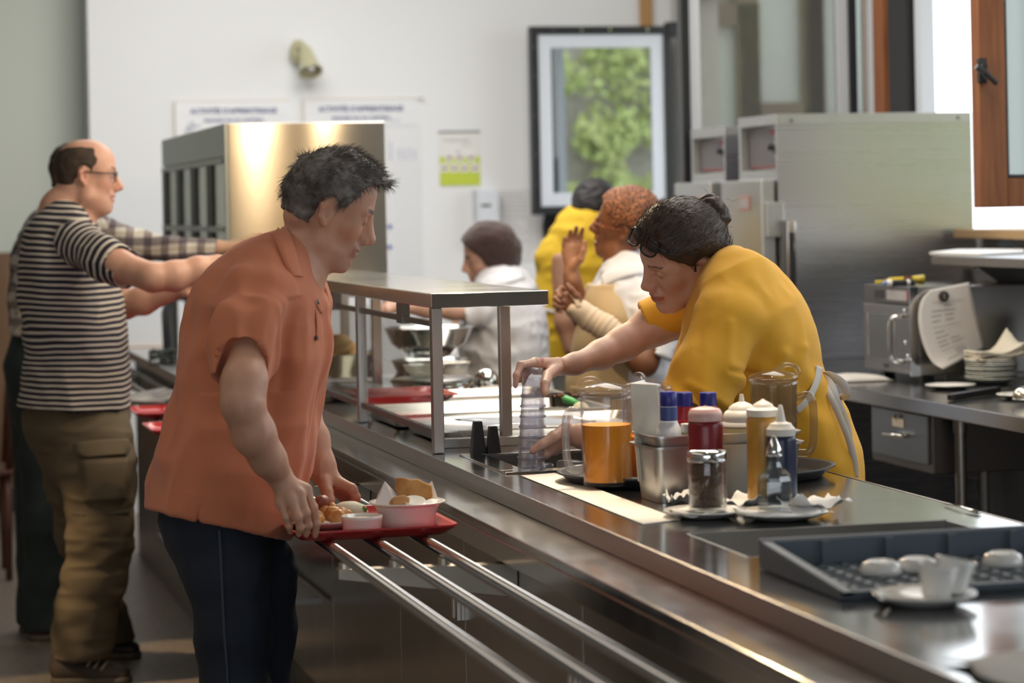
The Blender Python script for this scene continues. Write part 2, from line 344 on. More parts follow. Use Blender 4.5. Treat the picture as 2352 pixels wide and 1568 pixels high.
# hinge jambs on the pier between the two openings: grey, wood, black strips in perspective
struct('column_pier', MB().box((XW, 9.80, 1.36), (XW+.05, 10.33, 2.56)), M_GREYF)
struct('trim_5', MB().box((XW-.03, 10.08, 1.36), (XW+.04, 10.20, 2.56)), M_FRAMEW)
struct('trim_6', MB().box((XW-.035, 9.82, 1.36), (XW+.05, 10.02, 2.56)), M_BLACKF)
struct('trim_7', MB().box((XW-.01, 9.74, 1.36), (XW+.05, 9.80, 2.56)), M_GREYF)
# ---- outside
struct('outside_ground', MB().box((4.5, -12, -.3), (30, 40, -.2)), mat('outside_paving', (.4, .4, .38), .9))
def brick():
    m = mat('beige_brick', (.5, .45, .38), .85); n, l = nodes_of(m); b = n['Principled BSDF']
    tc = n.new('ShaderNodeTexCoord'); mp = n.new('ShaderNodeMapping'); mp.inputs['Rotation'].default_value = (math.pi/2, 0, 0)
    t = n.new('ShaderNodeTexBrick'); t.inputs['Color1'].default_value = (.62, .57, .5, 1); t.inputs['Color2'].default_value = (.5, .45, .39, 1); t.inputs['Mortar'].default_value = (.7, .68, .63, 1); t.inputs['Scale'].default_value = 5
    l.new(tc.outputs['Object'], mp.inputs[0]); l.new(mp.outputs[0], t.inputs[0]); l.new(t.outputs[0], b.inputs['Base Color']); return m
struct('exterior_brick_wall', MB().box((4.75, 4.6, -.2), (9.5, 4.8, 4.5)), brick())
mb = MB().box((4.35, 16, -.2), (6.62, 16.3, 5)); bw = struct('exterior_building', mb, mat('building_render', (.40, .385, .35), .9))
gl = MB(); mb = MB()
for x0, x1, z0, z1 in ((5.20, 5.42, 1.75, 2.62), (5.42+.13, 5.86, 2.12, 3.4), (5.99, 6.27, 2.02, 3.3)):
    for a in ((x0-.14, z0-.14, x0, z1+.14), (x1, z0-.14, x1+.14, z1+.14), (x0, z0-.16, x1, z0), (x0, z1, x1, z1+.14)): mb.box((a[0], 15.86, a[1]), (a[2], 16.02, a[3]))
    gl.box((x0, 15.93, z0), (x1, 15.97, z1))
mb.build('outer_window_frame', mat('dim_brown_frame', (.15, .11, .08), .6), bw); gl.build('outer_window_pane', mat('far_pane', (.60, .66, .62), .2), bw)
rnd = random.Random(4)
def vine(name, cx, cy, z0, z1, wx, n, label, wy=.25, size=.05, group='climbing vines outside the windows'):
    V = []; Fq = []
    blobs = [(cx+rnd.uniform(-wx, wx), rnd.uniform(z0, z1), rnd.uniform(.12, .34)) for _ in range(26)]
    for i in range(n):
        b = rnd.choice(blobs); a = rnd.uniform(0, 6.28); r = b[2]*math.sqrt(rnd.random())
        c = Vector((b[0]+r*math.cos(a), cy+rnd.uniform(0, wy), b[1]+r*math.sin(a)))
        u = Vector((rnd.gauss(0, 1), rnd.gauss(0, .4), rnd.gauss(0, 1))).normalized(); v = u.cross(Vector((rnd.gauss(0, .6), 1, rnd.gauss(0, .6)))).normalized(); s_ = size*rnd.uniform(.6, 1.3)
        k = len(V); V += [c-u*s_, c+v*s_*.6, c+u*s_, c-v*s_*.6]; Fq.append((k, k+1, k+2, k+3))
    o = mesh_obj(name, V, Fq, mat('vine_leaves', (.42, .52, .16), .6, var=((.66, .72, .30), 3, (1, 1, 1)), sss=0)); tag(o, label, 'vine', group, 'stuff'); return o
vine('climbing_vine', 5.75, 4.95, 1.2, 3.0, .95, 3300, 'green climbing vine mirrored in the opened window at the back corner')
# ------------------------------------------------------------------ serving counter
XF = 1.30; XR = 2.03; Y0 = 2.3; Y1 = 9.1
def holed_slab(x0, x1, y0, y1, z0, z1, holes):
    mb = MB(); xs = sorted({x0, x1} | {h[0] for h in holes} | {h[1] for h in holes}); ys = sorted({y0, y1} | {h[2] for h in holes} | {h[3] for h in holes})
    for j in range(len(ys)-1):
        run = None
        for i in range(len(xs)-1):
            cx, cy = (xs[i]+xs[i+1])/2, (ys[j]+ys[j+1])/2
            solid = not any(h[0] < cx < h[1] and h[2] < cy < h[3] for h in holes)
            if solid and run is None: run = xs[i]
            if (not solid or i == len(xs)-2) and run is not None:
                e = xs[i+1] if solid else xs[i]; mb.box((run, ys[j], z0), (e, ys[j+1], z1)); run = None
    return mb
WELL_CUP = (1.42, 1.93, 5.71, 6.10); WELL_A = (1.42, 1.93, 4.17, 4.52); WELL_B = (1.42, 1.93, 3.72, 4.05)
counter = thing('serving_counter', 'long stainless steel serving counter with sunken wells and a lower front ledge', 'counter', (XF, Y0, 0))
holed_slab(XF, XR, Y0, Y1, .872, .900, [WELL_CUP, WELL_A, WELL_B]).build('counter_top', S_TOP, counter)
MB().box((XF-.004, Y0, .862), (XF, Y1, .9015)).box((XR, Y0, .862), (XR+.004, Y1, .9015)).build('edge_strip', S_FASCIA, counter, bevel=.0015)
MB().box((1.19, Y0, .842), (XF-.004, Y1, .862)).box((1.19, Y0, .80), (1.196, Y1, .842)).build('ledge', steel('steel_ledge', (.55, .54, .52), .17, (1, 1, 1), .06, 9, .03), counter, bevel=.002)
for w in (WELL_CUP, WELL_A, WELL_B):
    d = .16; t = .006; x0, x1, y0, y1 = w
    mb = MB().box((x0, y0, .9-d), (x1, y1, .9-d+t)).box((x0, y0, .9-d), (x0+t, y1, .8995)).box((x1-t, y0, .9-d), (x1, y1, .8995)).box((x0, y0, .9-d), (x1, y0+t, .8995)).box((x0, y1-t, .9-d), (x1, y1, .8995))
    mb.build('sunken_well', S_DARK if w is WELL_CUP else S_BRUSH, counter)
x0, x1, y0, y1 = WELL_CUP
MB().box((x0-.055, y0-.05, .9), (x1+.03, y0, .904)).box((x0-.055, y1, .9), (x1+.03, y1+.03, .904)).box((x0-.055, y0, .9), (x0, y1, .904)).box((x1, y0, .9), (x1+.03, y1, .904)).build('well_rim', S_TOP, counter, bevel=.001)
seams = [2.3, 3.28, 4.55, 5.52, 6.24, 7.2, 8.2, 9.1]
for i in range(len(seams)-1):
    MB().box((1.235, seams[i]+.003, .12), (1.262, seams[i+1]-.003, .84)).build('front_panel', S_PANEL, counter, bevel=.0015)
MB().box((1.262, Y0, .02), (XR-.02, Y1, .74)).box((1.30, Y0, .0), (XR-.06, Y1, .03)).build('cabinet_body', S_DARK, counter)
for y in (3.28, 4.55, 5.52):
    mb = MB().box((1.222, y+.02, .60), (1.236, y+.04, .66)).lathe([(.004, 0), (.004, .05)], (1.216, y+.03, .605), 10); mb.build('panel_hinge', S_POLISH, counter)
MB().box((1.35, 6.325, .9), (2.0, 6.36, .923)).build('divider_bar', S_BRUSH, counter, bevel=.002)
# tray slide
slide = thing('tray_slide', 'three parallel steel tubes of the tray slide along the counter front', 'tray rail', (.99, Y0, 0))
for x in (.890, .990, 1.088):
    MB().tube([(x, Y0-.2, .818), (x, 12.2, .818)], .0115, 16).build('rail_tube', steel('steel_rail', (.60, .60, .62), .22, (1, 1, 1), .04, 6, .0), slide, smooth=True)
for y in (3.55, 5.03, 6.6, 8.2, 9.8, 11.4):
    xe = 1.2345 if y < 9 else 1.1185
    mb = MB().prism([(.875, .775), (xe, .72), (xe, .79), (.875, .795)], .035, (0, y+.035, 0), (1, 0, 0), (0, 0, 1))
    for x in (.890, .990, 1.088): mb.lathe([(.014, .785), (.012, .807)], (x, y+.017, 0), 12)
    mb.build('bracket', mat('bracket_metal', (.55, .5, .42), .4, .7), slide, bevel=.002)
# further counter section under the beverage dispenser
c2 = thing('beverage_counter', 'lower stretch of steel counter carrying the tall beverage dispenser', 'counter', (1.08, 9.12, 0))
MB().box((1.08, 9.12, .865), (1.95, 11.6, .9)).build('counter_top', steel('steel_pale_top', (.66, .64, .62), .35, (1, 1, 1), .08, 9, .03), c2, bevel=.002)
MB().box((1.12, 9.14, .0), (1.92, 11.55, .865)).build('cabinet_body', S_DARK, c2, bevel=.002)

# ------------------------------------------------------------------ sneeze guard
XC0, XC1, YC0, YC1 = 1.315, 1.612, 6.19, 9.1
guard = thing('sneeze_guard', 'stainless steel sneeze guard with flat top shelf and hanging glass over the food', 'sneeze guard', (XC0, YC0, .9))
mb = MB().box((XC0, YC0, 1.252), (XC1, YC1, 1.288)); mb.build('top_shelf', steel('steel_shelf_top', (.60, .59, .57), .16, (1, 1, 1), .05, 7, .03), guard, bevel=.003)
for y in (6.19, 7.19, 8.2):
    MB().box((XC0+.002, y, .9), (XC0+.028, y+.032, 1.252)).build('front_post', S_BRUSH, guard, bevel=.002)
for x, y in ((1.528, 6.365), (1.484, 7.845), (1.575, 8.9)):
    MB().box((x, y, .9), (x+.028, y+.028, 1.252)).build('rear_post', S_BRUSH, guard, bevel=.002)
for a, b in ((6.225, 7.185), (7.225, 8.195)):
    MB().box((XC0+.012, a, .955), (XC0+.017, b, 1.215)).build('glass_pane', thin_clear('guard_glass', (.95, .97, .965), .10), guard)
    MB().box((XC0+.008, a, 1.206), (XC0+.022, b, 1.219)).build('upper_rail', S_DARK, guard)
    MB().box((XC0+.008, a, .940), (XC0+.022, b, .955)).build('lower_rail', S_DARK, guard)
    MB().box((XC0+.004, (a+b)/2-.035-.1, 1.20), (XC0+.026, (a+b)/2+.035-.1, 1.252)).build('hanging_clip', S_DARK, guard, bevel=.001)

# ------------------------------------------------------------------ tall beverage dispenser
disp = thing('beverage_dispenser', 'tall stainless beverage dispenser cabinet with columns of narrow doors', 'dispenser', (1.23, 9.2, .9))
x0, x1, ya, yb, za, zb = 1.235, 1.80, 9.2, 11.25, 1.18, 1.806
MB().box((x0, ya, za), (x1, yb, zb)).build('cabinet_body', S_WARM, disp, bevel=.003)
MB().box((x0-.012, ya+.01, 1.69), (x0, yb-.01, zb)).box((x0-.014, ya, za), (x0, ya+.02, zb)).build('front_fascia', mat('dispenser_grey', (.34, .37, .34), .35, .6), disp, bevel=.002)
n = 4
for i in range(n):
    for j in range(2):
        a = ya+.05+i*(yb-ya-.06)/n; b = a+(yb-ya-.06)/n-.06; zz = 1.20+j*.245
        MB().box((x0-.006, a, zz), (x0+.001, b, zz+.225)).build('door', mat('dispenser_glass', (.50, .54, .49), .15, .3), disp, bevel=.002)
        MB().box((x0-.016, a, zz+.222), (x0-.002, b+.06, zz+.24)).box((x0-.016, b+.012, zz-.01), (x0-.002, b+.04, zz+.23)).build('door_frame', mat('dispenser_frame', (.30, .31, .30), .35, .7), disp)
        MB().box((x0-.014, b-.12, zz), (x0-.004, b, zz+.22)).build('door_gap', mat('gap_dark', (.03, .028, .02), .5), disp)
for (x, y) in ((x0+.02, ya+.05), (x1-.04, ya+.05), (x0+.02, yb-.6), (x0+.02, yb-.08), (x1-.04, yb-.08), (x0+.02, ya+.7)):
    MB().box((x-.014, y-.014, .9), (x+.014, y+.014, za)).build('leg', mat('dispenser_leg', (.22, .22, .21), .4, .6), disp)
MB().box((x0+.01, ya+.02, 1.13), (x0+.05, yb-.4, 1.18)).build('lower_frame', mat('dispenser_leg', (.22, .22, .21), .4, .6), disp)
MB().tube([(x0-.04, 10.9, .9), (x0-.045, 10.9, 1.08), (x0-.03, 10.9, 1.13), (x0+.02, 10.9, 1.15)], .02, 10).build('drain_hose', mat('hose_grey', (.2, .22, .24), .4), disp, smooth=True)
p = atZ(303, 830, .84)
u = MB().box((.90, 12.3, .0), (1.145, 12.7, .855)).build('end_cabinet', mat('end_steel', (.09, .09, .085), .4, .5)); tag(u, 'dark cabinet at the far end of the tray slide', 'cabinet')
mb = MB().box((.93, 12.33, .855), (1.13, 12.66, 1.13)).build('coffee_urn_box', mat('charcoal_steel', (.07, .072, .075), .35, .4), bevel=.01); tag(mb, 'charcoal box-shaped machine on the dark end cabinet by the white wall', 'machine')
# small wire basket of utensils on the beverage counter
k = thing('wire_basket', 'small dark wire basket of bits on the pale beverage counter', 'basket', tuple(atZ(375, 838, .9)))
c = atZ(375, 838, .9); rn = random.Random(2); mb = MB()
for z in (0.004, .03, .055): mb.tube([(c[0]+.055*math.cos(t*.3927), c[1]+.055*math.sin(t*.3927), .9+z) for t in range(16)], .003, 6, closed=True)
for t in range(16): mb.tube([(c[0]+.055*math.cos(t*.3927), c[1]+.055*math.sin(t*.3927), .903), (c[0]+.055*math.cos(t*.3927), c[1]+.055*math.sin(t*.3927), .957)], .002, 5)
mb.build('basket_wire', mat('dark_wire', (.08, .09, .08), .4, .6), k)
mb = MB()
for t in range(14): mb.lathe([(.0, -.012), (.010, -.006), (.012, 0), (.008, .01), (0, .013)], (c[0]+rn.uniform(-.04, .04), c[1]+rn.uniform(-.04, .04), .915+rn.uniform(0, .05)), 8)
mb.build('contents', mat('grey_bits', (.22, .24, .21), .6), k, smooth=True)

# ------------------------------------------------------------------ warming ovens by the right wall
def oven(name_label, ya, yb, zt, yc_side, st):
    o = thing('holding_oven', name_label, 'oven', (3.3, ya, 0), group='tall holding cabinets'); x0 = 3.30; x1 = 4.085
    MB().prism([(x0, .16), (x1, .16), (x1, zt), (x0+.06, zt), (x0+.06, 1.585), (x0, 1.585)], yb-ya-.004, (0, yb, 0), (1, 0, 0), (0, 0, 1)).box((x0, ya, .16), (x1, ya+.006, zt)).build('oven_body', S_OVEN, o)
    MB().box((x0-.001, ya-.002, zt-.035), (x1, yb+.002, zt+.004)).build('top_cap', S_OVENF, o, bevel=.002)
    MB().box((x0, ya+.0065, 1.585), (x0+.07, ya+.016, zt-.03)).box((x0, yb-.03, 1.585), (x0+.07, yb, zt-.03)).box((x0+.0005, ya+.0065, 1.586), (x0+.07, yb-.001, 1.612)).build('control_surround', S_OVENF, o)
    MB().box((x0+.03, ya+.02, 1.62), (x0+.06, yb-.04, zt-.045)).build('control_panel', mat('control_plate', (.13, .12, .12), .4, .3), o)
    MB().box((x0+.026, ya+.03, 1.622), (x0+.031, yb-.06, 1.628)).box((x0+.026, ya+.02, zt-.07), (x0+.031, ya+.15, zt-.05)).build('red_stripe', mat('oven_red', (.28, .05, .05), .5), o)
    MB().lathe([(.030, 0), (.034, .008), (.022, .012), (.013, .03), (.016, .036), (0, .037)], (x0+.028, ya+.075, 1.70), 20, (-1, 0, 0)).build('control_knob', M_BLACKP, o, smooth=True)
    MB().lathe([(.042, 0), (.042, .004)], (x0+.032, ya+.085, 1.70), 24, (-1, 0, 0)).build('knob_dial', mat('dial_pale', (.5, .48, .46), .4), o)
    d = MB().box((x0-.062, ya+.012, .2), (x0-.006, yb+.045, 1.575)).build('door', S_OVENF, o, bevel=.006)
    MB().box((x0-.0655, ya+.14, 1.46), (x0-.0615, ya+.26, 1.515)).build('warning_sticker', mat('sticker_red', (.42, .20, .18), .6), d)
    MB().box((x0-.0665, ya+.15, 1.468), (x0-.0655, ya+.25, 1.507)).build('sticker_face', mat('sticker_grey', (.34, .31, .30), .6), d)
    MB().box((x0-.05, ya-.012, 1.36), (x0+.02, ya+.03, 1.49)).build('door_hinge', S_OVENF, o, bevel=.003)
    for dx in (.05, .70):
        for yy in (ya+.05, yb-.05): MB().lathe([(.0, -.025), (.06, -.025), (.06, .025), (0, .025)], (x0+dx, yy, .06), 18, (0, 1, 0)).box((x0+dx-.02, yy-.035, .06), (x0+dx+.02, yy+.035, .16)).build('caster', M_BLACKP, o, smooth=False)
    return o
o1 = oven('big stainless holding cabinet whose broad brushed side faces the young woman', 9.25, 9.69, 1.815, 0, 0)
hb = MB().box((3.318, 9.205, 1.112), (3.352, 9.235, 1.418)); hb.build('handle_bar', S_POLISH, o1, bevel=.003)
MB().box((3.324, 9.203, 1.13), (3.345, 9.206, 1.375)).build('handle_inlay', M_BLACKP, o1)
MB().box((3.30, 9.21, 1.14), (3.322, 9.25, 1.42)).build('handle_mount', S_DARK, o1)
for x, z in ((3.36, 1.795), (4.03, 1.797)): MB().lathe([(.007, 0), (.005, .004)], (x, 9.247, z), 10, (0, -1, 0)).build('screw', S_DARK, o1)
o2 = oven('second stainless holding cabinet further back, next to the opened black window', 9.86, 10.30, 1.79, 0, 0)

# ------------------------------------------------------------------ worktable with drawer
wt = thing('work_table', 'stainless steel worktable along the window wall carrying the microwave', 'table', (3.01, 5.2, 0))
MB().box((3.012, 5.2, .855), (4.08, 9.18, .9)).build('table_top', steel('steel_table', (.42, .42, .43), .16, (1, 1, 1), .05, 8, .03), wt, bevel=.004)
for x in (3.12, 4.0):
    for y in (5.6, 7.19, 9.0): MB().tube([(x, y, .03), (x, y, .855)], .0165, 14).lathe([(.021, .80), (.021, .855)], (x, y, 0), 14).lathe([(.026, 0), (.026, .03)], (x, y, 0), 14).build('leg', S_BRUSH, wt, smooth=False, auto=True)
MB().box((3.1, 5.4, .24), (4.05, 9.05, .27)).build('under_shelf', S_DARK, wt, bevel=.003)
dr = MB().box((3.055, 7.24, .675), (3.65, 7.73, .853)).build('drawer_box', mat('drawer_dark_steel', (.16, .15, .15), .35, .8), wt, bevel=.003)
df = MB().box((3.046, 7.265, .70), (3.056, 7.71, .845)).build('drawer_front', mat('drawer_front_steel', (.25, .27, .29), .3, .9), dr, bevel=.003)
MB().tube([(3.05, 7.42, .775), (3.02, 7.42, .775), (3.018, 7.54, .772), (3.05, 7.54, .772)], .006, 8).build('drawer_handle', S_POLISH, dr, smooth=True)
MB().box((3.043, 7.44, .797), (3.0465, 7.53, .822)).build('paper_tag', M_PAPER, dr)
MB().tube([(3.04, 7.49, .835), (3.035, 7.49, .822)], .004, 6).build('key_tab', mat('brass_dark', (.2, .1, .04), .4, .8), dr)
sh = thing('wall_shelf', 'steel wall shelf above the microwave with papers on it', 'shelf', (3.55, 6.0, 1.296))
MB().box((3.55, 6.0, 1.266), (4.095, 8.40, 1.296)).build('shelf_board', steel('steel_shelf', (.30, .29, .29), .4), sh, bevel=.002)
for y in (8.15, 6.6): MB().prism([(0, 0), (-.4, 0), (0, -.28)], .006, (4.0, y, 1.266), (1, 0, 0), (0, 0, 1)).build('bracket', S_DARK, sh)
bs = MB().box((4.06, 5.2, .9), (4.098, 9.2, 1.22)).build('backsplash', S_DARK); tag(bs, 'dark steel backsplash panel between worktable and wall shelf', 'backsplash')
# ------------------------------------------------------------------ things on the back wall
M_INK = mat('blue_ink', (.05, .08, .22), .6); M_INK2 = mat('faint_ink', (.32, .35, .48), .7); M_LINE = mat('board_line', (.55, .57, .60), .7)
def bw(px, py, dy=0.): return atY(px, py, YB-dy)
def board(n, px0, px1, ytop, ybot, label, title_px):
    a = bw(px0, ytop); b = bw(px1, ybot); x0, x1, z1, z0 = a[0], b[0], a[2], b[2]
    root = thing('wall_planner', label, 'poster', (x0, YB, z0), group='learning activity planners')
    MB().box((x0, YB-.012, z0), (x1, YB-.001, z1)).build('board', mat('board_white', (.80, .81, .83), .35), root)
    MB().box((x0-.006, YB-.014, z0), (x0, YB-.001, z1)).box((x0, YB-.014, z1), (x1, YB-.001, z1+.004)).build('board_edge', mat('board_edge', (.60, .52, .42), .5), root)
    y = YB-.0128; ex, ey = (1, 0, 0), (0, 0, 1); mb = MB()
    t = bw(title_px, ytop+18); v, f = text_mesh("ACTIVITÉS D'APPRENTISSAGE", .034, M_INK, root, (t[0], y, t[2]-.018), ex, ey, bold=.0012); v[:, 0] = t[0]+(v[:, 0]-t[0])*.98; mb.add(v, f); mb.build('title_lettering', M_INK, root); mb = MB()
    v, f = text_mesh("PREPARÉS PAR DE CAFÉTÉRIA", .023, M_INK, root, (t[0], y, t[2]-.062), ex, ey, bold=.0006); mb.add(v, f)
    mb.build('subtitle_lettering', M_INK, root)
    ln = MB(); zl = t[2]-.095; xm = x0+(x1-x0)*.42
    ln.box((xm, y-.0004, zl), (x1-.01, y, zl+.0022)).box((xm, y-.0004, z0), (xm+.0022, y, zl)).box((x0+.008, y-.0004, t[2]-.032), (x1-.008, y, t[2]-.031))
    ln.build('ruled_line', M_LINE, root)
    return root, x0, x1, z0, z1, y, t
r1, *_r = board(1, 402, 670, 234, 420, 'left learning activities planner behind the tall dispenser', 536)
x0, x1, z0, z1, y, t = _r
mb = MB(); q = bw(438, 296); mb.tube(qbez([(q[0]-.03, y, q[2]-.03), (q[0]-.01, y, q[2]+.02), (q[0]+.015, y, q[2]+.03), (q[0], y, q[2]-.01), (q[0]-.02, y, q[2]), (q[0]+.03, y, q[2]+.012), (q[0]+.05, y, q[2]+.02)], 5), .0022, 5); mb.build('signature_scribble', M_INK, r1)
r2, *_r = board(2, 697, 965, 229, 700, 'right learning activities planner with its calendar grid, beside the recycling notice', 828)
x0, x1, z0, z1, y, t = _r
ln = MB(); cols = [bw(p, 300)[0] for p in (889, 904, 916, 928, 940, 952, 963)]
for c in cols: ln.box((c, y-.0004, bw(889, 690)[2]), (c+.0016, y, bw(889, 286)[2]))
for k in range(38):
    z = bw(889, 290+k*10.8)[2]
    if k == 0 or k > 7: ln.box((cols[0], y-.0004, z), (cols[-1], y, z+.0012))
ln.build('calendar_grid', M_LINE, r2)
mb = MB()
for i, (s_, c) in enumerate((('SEMAINE DU', 893), ('CUISINE', 913), ('SERVICE', 925), ('PLONGE', 937), ('CAISSE', 949))):
    w = bw(c+6, 368); v, f = text_mesh(s_, .017, M_INK2, r2, (w[0], y, w[2]), (0, 0, 1), (-1, 0, 0), align='LEFT'); mb.add(v, f)
w = bw(905, 279); v, f = text_mesh('HORAIRE', .014, M_INK2, r2, (w[0], y, w[2]), (1, 0, 0), (0, 0, 1)); mb.add(v, f)
mb.build('column_lettering', M_INK2, r2)
mb = MB()
for py in (520, 567): w = bw(894, py); mb.lathe([(.011, 0), (.011, .006), (.0, .007)], (w[0], y, w[2]), 14, (0, -1, 0))
mb.build('blue_magnet', mat('magnet_blue', (.03, .07, .35), .4), r2)
w = bw(963, 227); MB().tube([(w[0]-.015, YB-.02, w[2]-.002), (w[0]+.02, YB-.03, w[2]+.003)], .0035, 8).build('hanging_pin', mat('pin_beige', (.45, .4, .3), .5), r2)
# recycling notice
a = bw(1008, 303); b = bw(1103, 425)
nt = thing('notice', 'small white and lime green notice with rows of picture squares on the white wall', 'poster', (a[0], YB, b[2]))
MB().box((a[0], YB-.006, b[2]), (b[0], YB-.001, a[2])).build('notice_sheet', M_PAPER, nt)
g = bw(1008, 360); MB().box((a[0], YB-.0068, b[2]), (b[0], YB-.006, g[2])).build('green_band', mat('lime_green', (.52, .62, .06), .5), nt)
MB().box((a[0]-.002, YB-.012, a[2]-.004), (b[0]+.002, YB-.001, a[2]+.004)).build('top_strip', mat('strip_grey', (.16, .17, .18), .5), nt)
mb = MB(); ic = MB(); rn = random.Random(3)
for row, py, pxs in ((0, 361, (1031, 1055, 1081)), (1, 385, (1020, 1043, 1066, 1090))):
    for p in pxs:
        c = bw(p, py); mb.box((c[0]-.0205, YB-.0078, c[2]-.022), (c[0]+.0205, YB-.0068, c[2]+.022))
        ic.prism([(-.012, -.006), (.004, -.010), (.013, .001), (.009, .009), (-.004, .006), (-.013, .003)], .0006, (c[0], YB-.0079, c[2]-.002), (1, 0, 0), (0, 0, 1))
mb.build('picture_square', mat('square_white', (.78, .76, .76), .6), nt); ic.build('picture_icon', mat('icon_brown', (.30, .16, .16), .6), nt)
c = bw(1048, 324); v, f = text_mesh('À chaque bac matière', .016, M_BLACKP, nt, (c[0], YB-.0066, c[2]), (1, 0, 0), (0, 0, 1)); mb = MB().add(v, f)
c = bw(1070, 334); v, f = text_mesh('bien trier', .012, M_BLACKP, nt, (c[0], YB-.0066, c[2]), (1, 0, 0), (0, 0, 1)); mb.add(v, f)
c = bw(1052, 352); mb.lathe([(.008, 0), (.008, .0006)], (c[0], YB-.0062, c[2]+.003), 10, (0, -1, 0)); mb.build('notice_lettering', mat('grey_print', (.2, .2, .22), .6), nt)
# towel dispenser
a = bw(1084, 434); b = bw(1138, 560)
tw = thing('towel_dispenser', 'white paper towel dispenser with a dark slot below the notice', 'dispenser', (a[0], YB, b[2]))
MB().box((a[0], YB-.11, b[2]), (b[0], YB-.001, a[2])).build('housing', mat('dispenser_white', (.66, .69, .74), .35), tw, bevel=.012, seg=3)
c = bw(1105, 471); MB().box((c[0]-.026, YB-.114, c[2]-.008), (c[0]+.026, YB-.109, c[2]+.004)).build('slot', M_BLACKP, tw, bevel=.002)
a = bw(1142, 436); b = bw(1222, 600)
pn = thing('pinned_sheet', 'pale printed sheets pinned to the wall beside the towel dispenser', 'paper', (a[0], YB, b[2]))
MB().box((a[0], YB-.004, b[2]), (b[0], YB-.001, a[2])).build('sheet', mat('sheet_grey', (.70, .70, .71), .7), pn)
mb = MB(); rn = random.Random(5)
for k in range(13):
    z = a[2]-.03-k*.024; mb.box((a[0]+.015, YB-.0046, z), (a[0]+.015+rn.uniform(.08, .15), YB-.004, z+.006))
mb.build('printed_line', mat('sheet_print', (.48, .48, .52), .7), pn)
# emergency lamp
c = bw(690, 130)
el = thing('emergency_lamp', 'cream coloured emergency spotlight head fixed high on the white wall', 'lamp', (c[0], YB, c[2]-.1))
M_CREAM = mat('cream_enamel', (.50, .48, .30), .35, coat=.3)
q = bw(676, 122)
MB().lathe([(.0, -.02), (.036, -.02), (.043, .0), (.040, .035), (.0, .045)], (q[0]+.010, YB-.05, q[2]), 24, (.15, -1, .0), sx=1., sy=1.55).build('wall_base', M_CREAM, el, smooth=True)
hd = MB().lathe([(.0, -.10), (.022, -.096), (.034, -.07), (.040, -.03), (.050, .02), (.058, .055), (.062, .062), (.058, .064), (.052, .055), (.03, .03)], (q[0]+.045, YB-.15, q[2]-.055), 28, (.10, -.55, -.83), cap=False).build('lamp_head', M_CREAM, el, smooth=True)
MB().lathe([(.0, .045), (.04, .047), (.052, .056)], (q[0]+.045, YB-.15, q[2]-.055), 28, (.10, -.55, -.83)).build('lens', S_POLISH, hd, smooth=True)
MB().tube([(q[0]+.01, YB-.08, q[2]+.02), (q[0]+.03, YB-.12, q[2]+.015), (q[0]+.045, YB-.14, q[2]-.01)], .02, 12).build('swivel_arm', M_CREAM, el, smooth=True)
# ------------------------------------------------------------------ microwave and what lies round it
xf, ya, yb, z0, z1 = 3.26, 7.90, 8.31, .918, 1.207
mw = thing('microwave_oven', 'commercial stainless steel microwave oven on the worktable', 'microwave', (xf, ya, .9))
S_MWS = steel('steel_microwave', (.50, .48, .46), .22, (1, 1, 20), .05, 3, .02)
MB().box((xf+.03, ya, z0), (3.82, yb, z1)).build('casing', S_MWS, mw, bevel=.004)
MB().box((xf+.005, ya+.002, z1-.058), (xf+.03, yb-.002, z1)).build('control_strip', mat('mw_control', (.10, .10, .11), .3, .5), mw, bevel=.002)
MB().box((xf+.003, ya+.03, z1-.046), (xf+.0055, ya+.20, z1-.014)).build('keypad', mat('mw_keypad', (.42, .42, .44), .4), mw)
MB().box((xf+.003, ya+.235, z1-.044), (xf+.0055, ya+.31, z1-.016)).build('display', M_BLACKP, mw)
MB().box((xf+.003, ya+.022, z1-.046), (xf+.0058, ya+.029, z1-.014)).build('red_key', mat('mw_red', (.5, .05, .05), .4), mw)
d = MB().box((xf, ya+.004, z0+.004), (xf+.028, yb-.004, z1-.062)).build('door', mat('mw_door', (.22, .22, .23), .25, .8), mw, bevel=.004)
MB().box((xf-.0012, ya+.13, z0+.05), (xf+.002, yb-.05, z1-.095)).build('door_window', mat('mw_window', (.085, .09, .095), .15), d, bevel=.001)
mb = MB()
for y in (ya+.13, yb-.05): mb.box((xf-.002, y-.003, z0+.05), (xf+.001, y+.003, z1-.095))
mb.build('window_trim', S_POLISH, d)
MB().tube(qbez([(xf, ya+.055, z0+.045), (xf-.03, ya+.06, z0+.05), (xf-.042, ya+.065, z0+.075), (xf-.042, ya+.065, z1-.125), (xf-.03, ya+.06, z1-.10), (xf, ya+.055, z1-.095)], 5), .0075, 10).build('door_handle', S_POLISH, d, smooth=True)
MB().box((xf-.001, ya+.19, z0+.018), (xf+.001, ya+.23, z0+.03)).build('badge', M_BLACKP, d)
MB().box((xf+.001, ya-.001, z0), (xf+.033, ya+.004, z1)).build('door_edge', S_POLISH, mw)
for x in (xf+.07, 3.75):
    for y in (ya+.04, yb-.04): MB().box((x-.02, y-.02, .9), (x+.02, y+.02, z0)).build('foot', M_BLACKP, mw)
MB().box((xf+.12, ya+.001, .902), (3.78, ya+.006, z0)).build('vent_panel', S_BRUSH, mw)
mb = MB()
for px, py in ((2078, 714), (2080, 787), (2086, 818)): c = atY(px, py, ya-.001); mb.lathe([(.006, 0), (.004, .003)], c, 10, (0, -1, 0))
mb.build('screw', S_POLISH, mw)
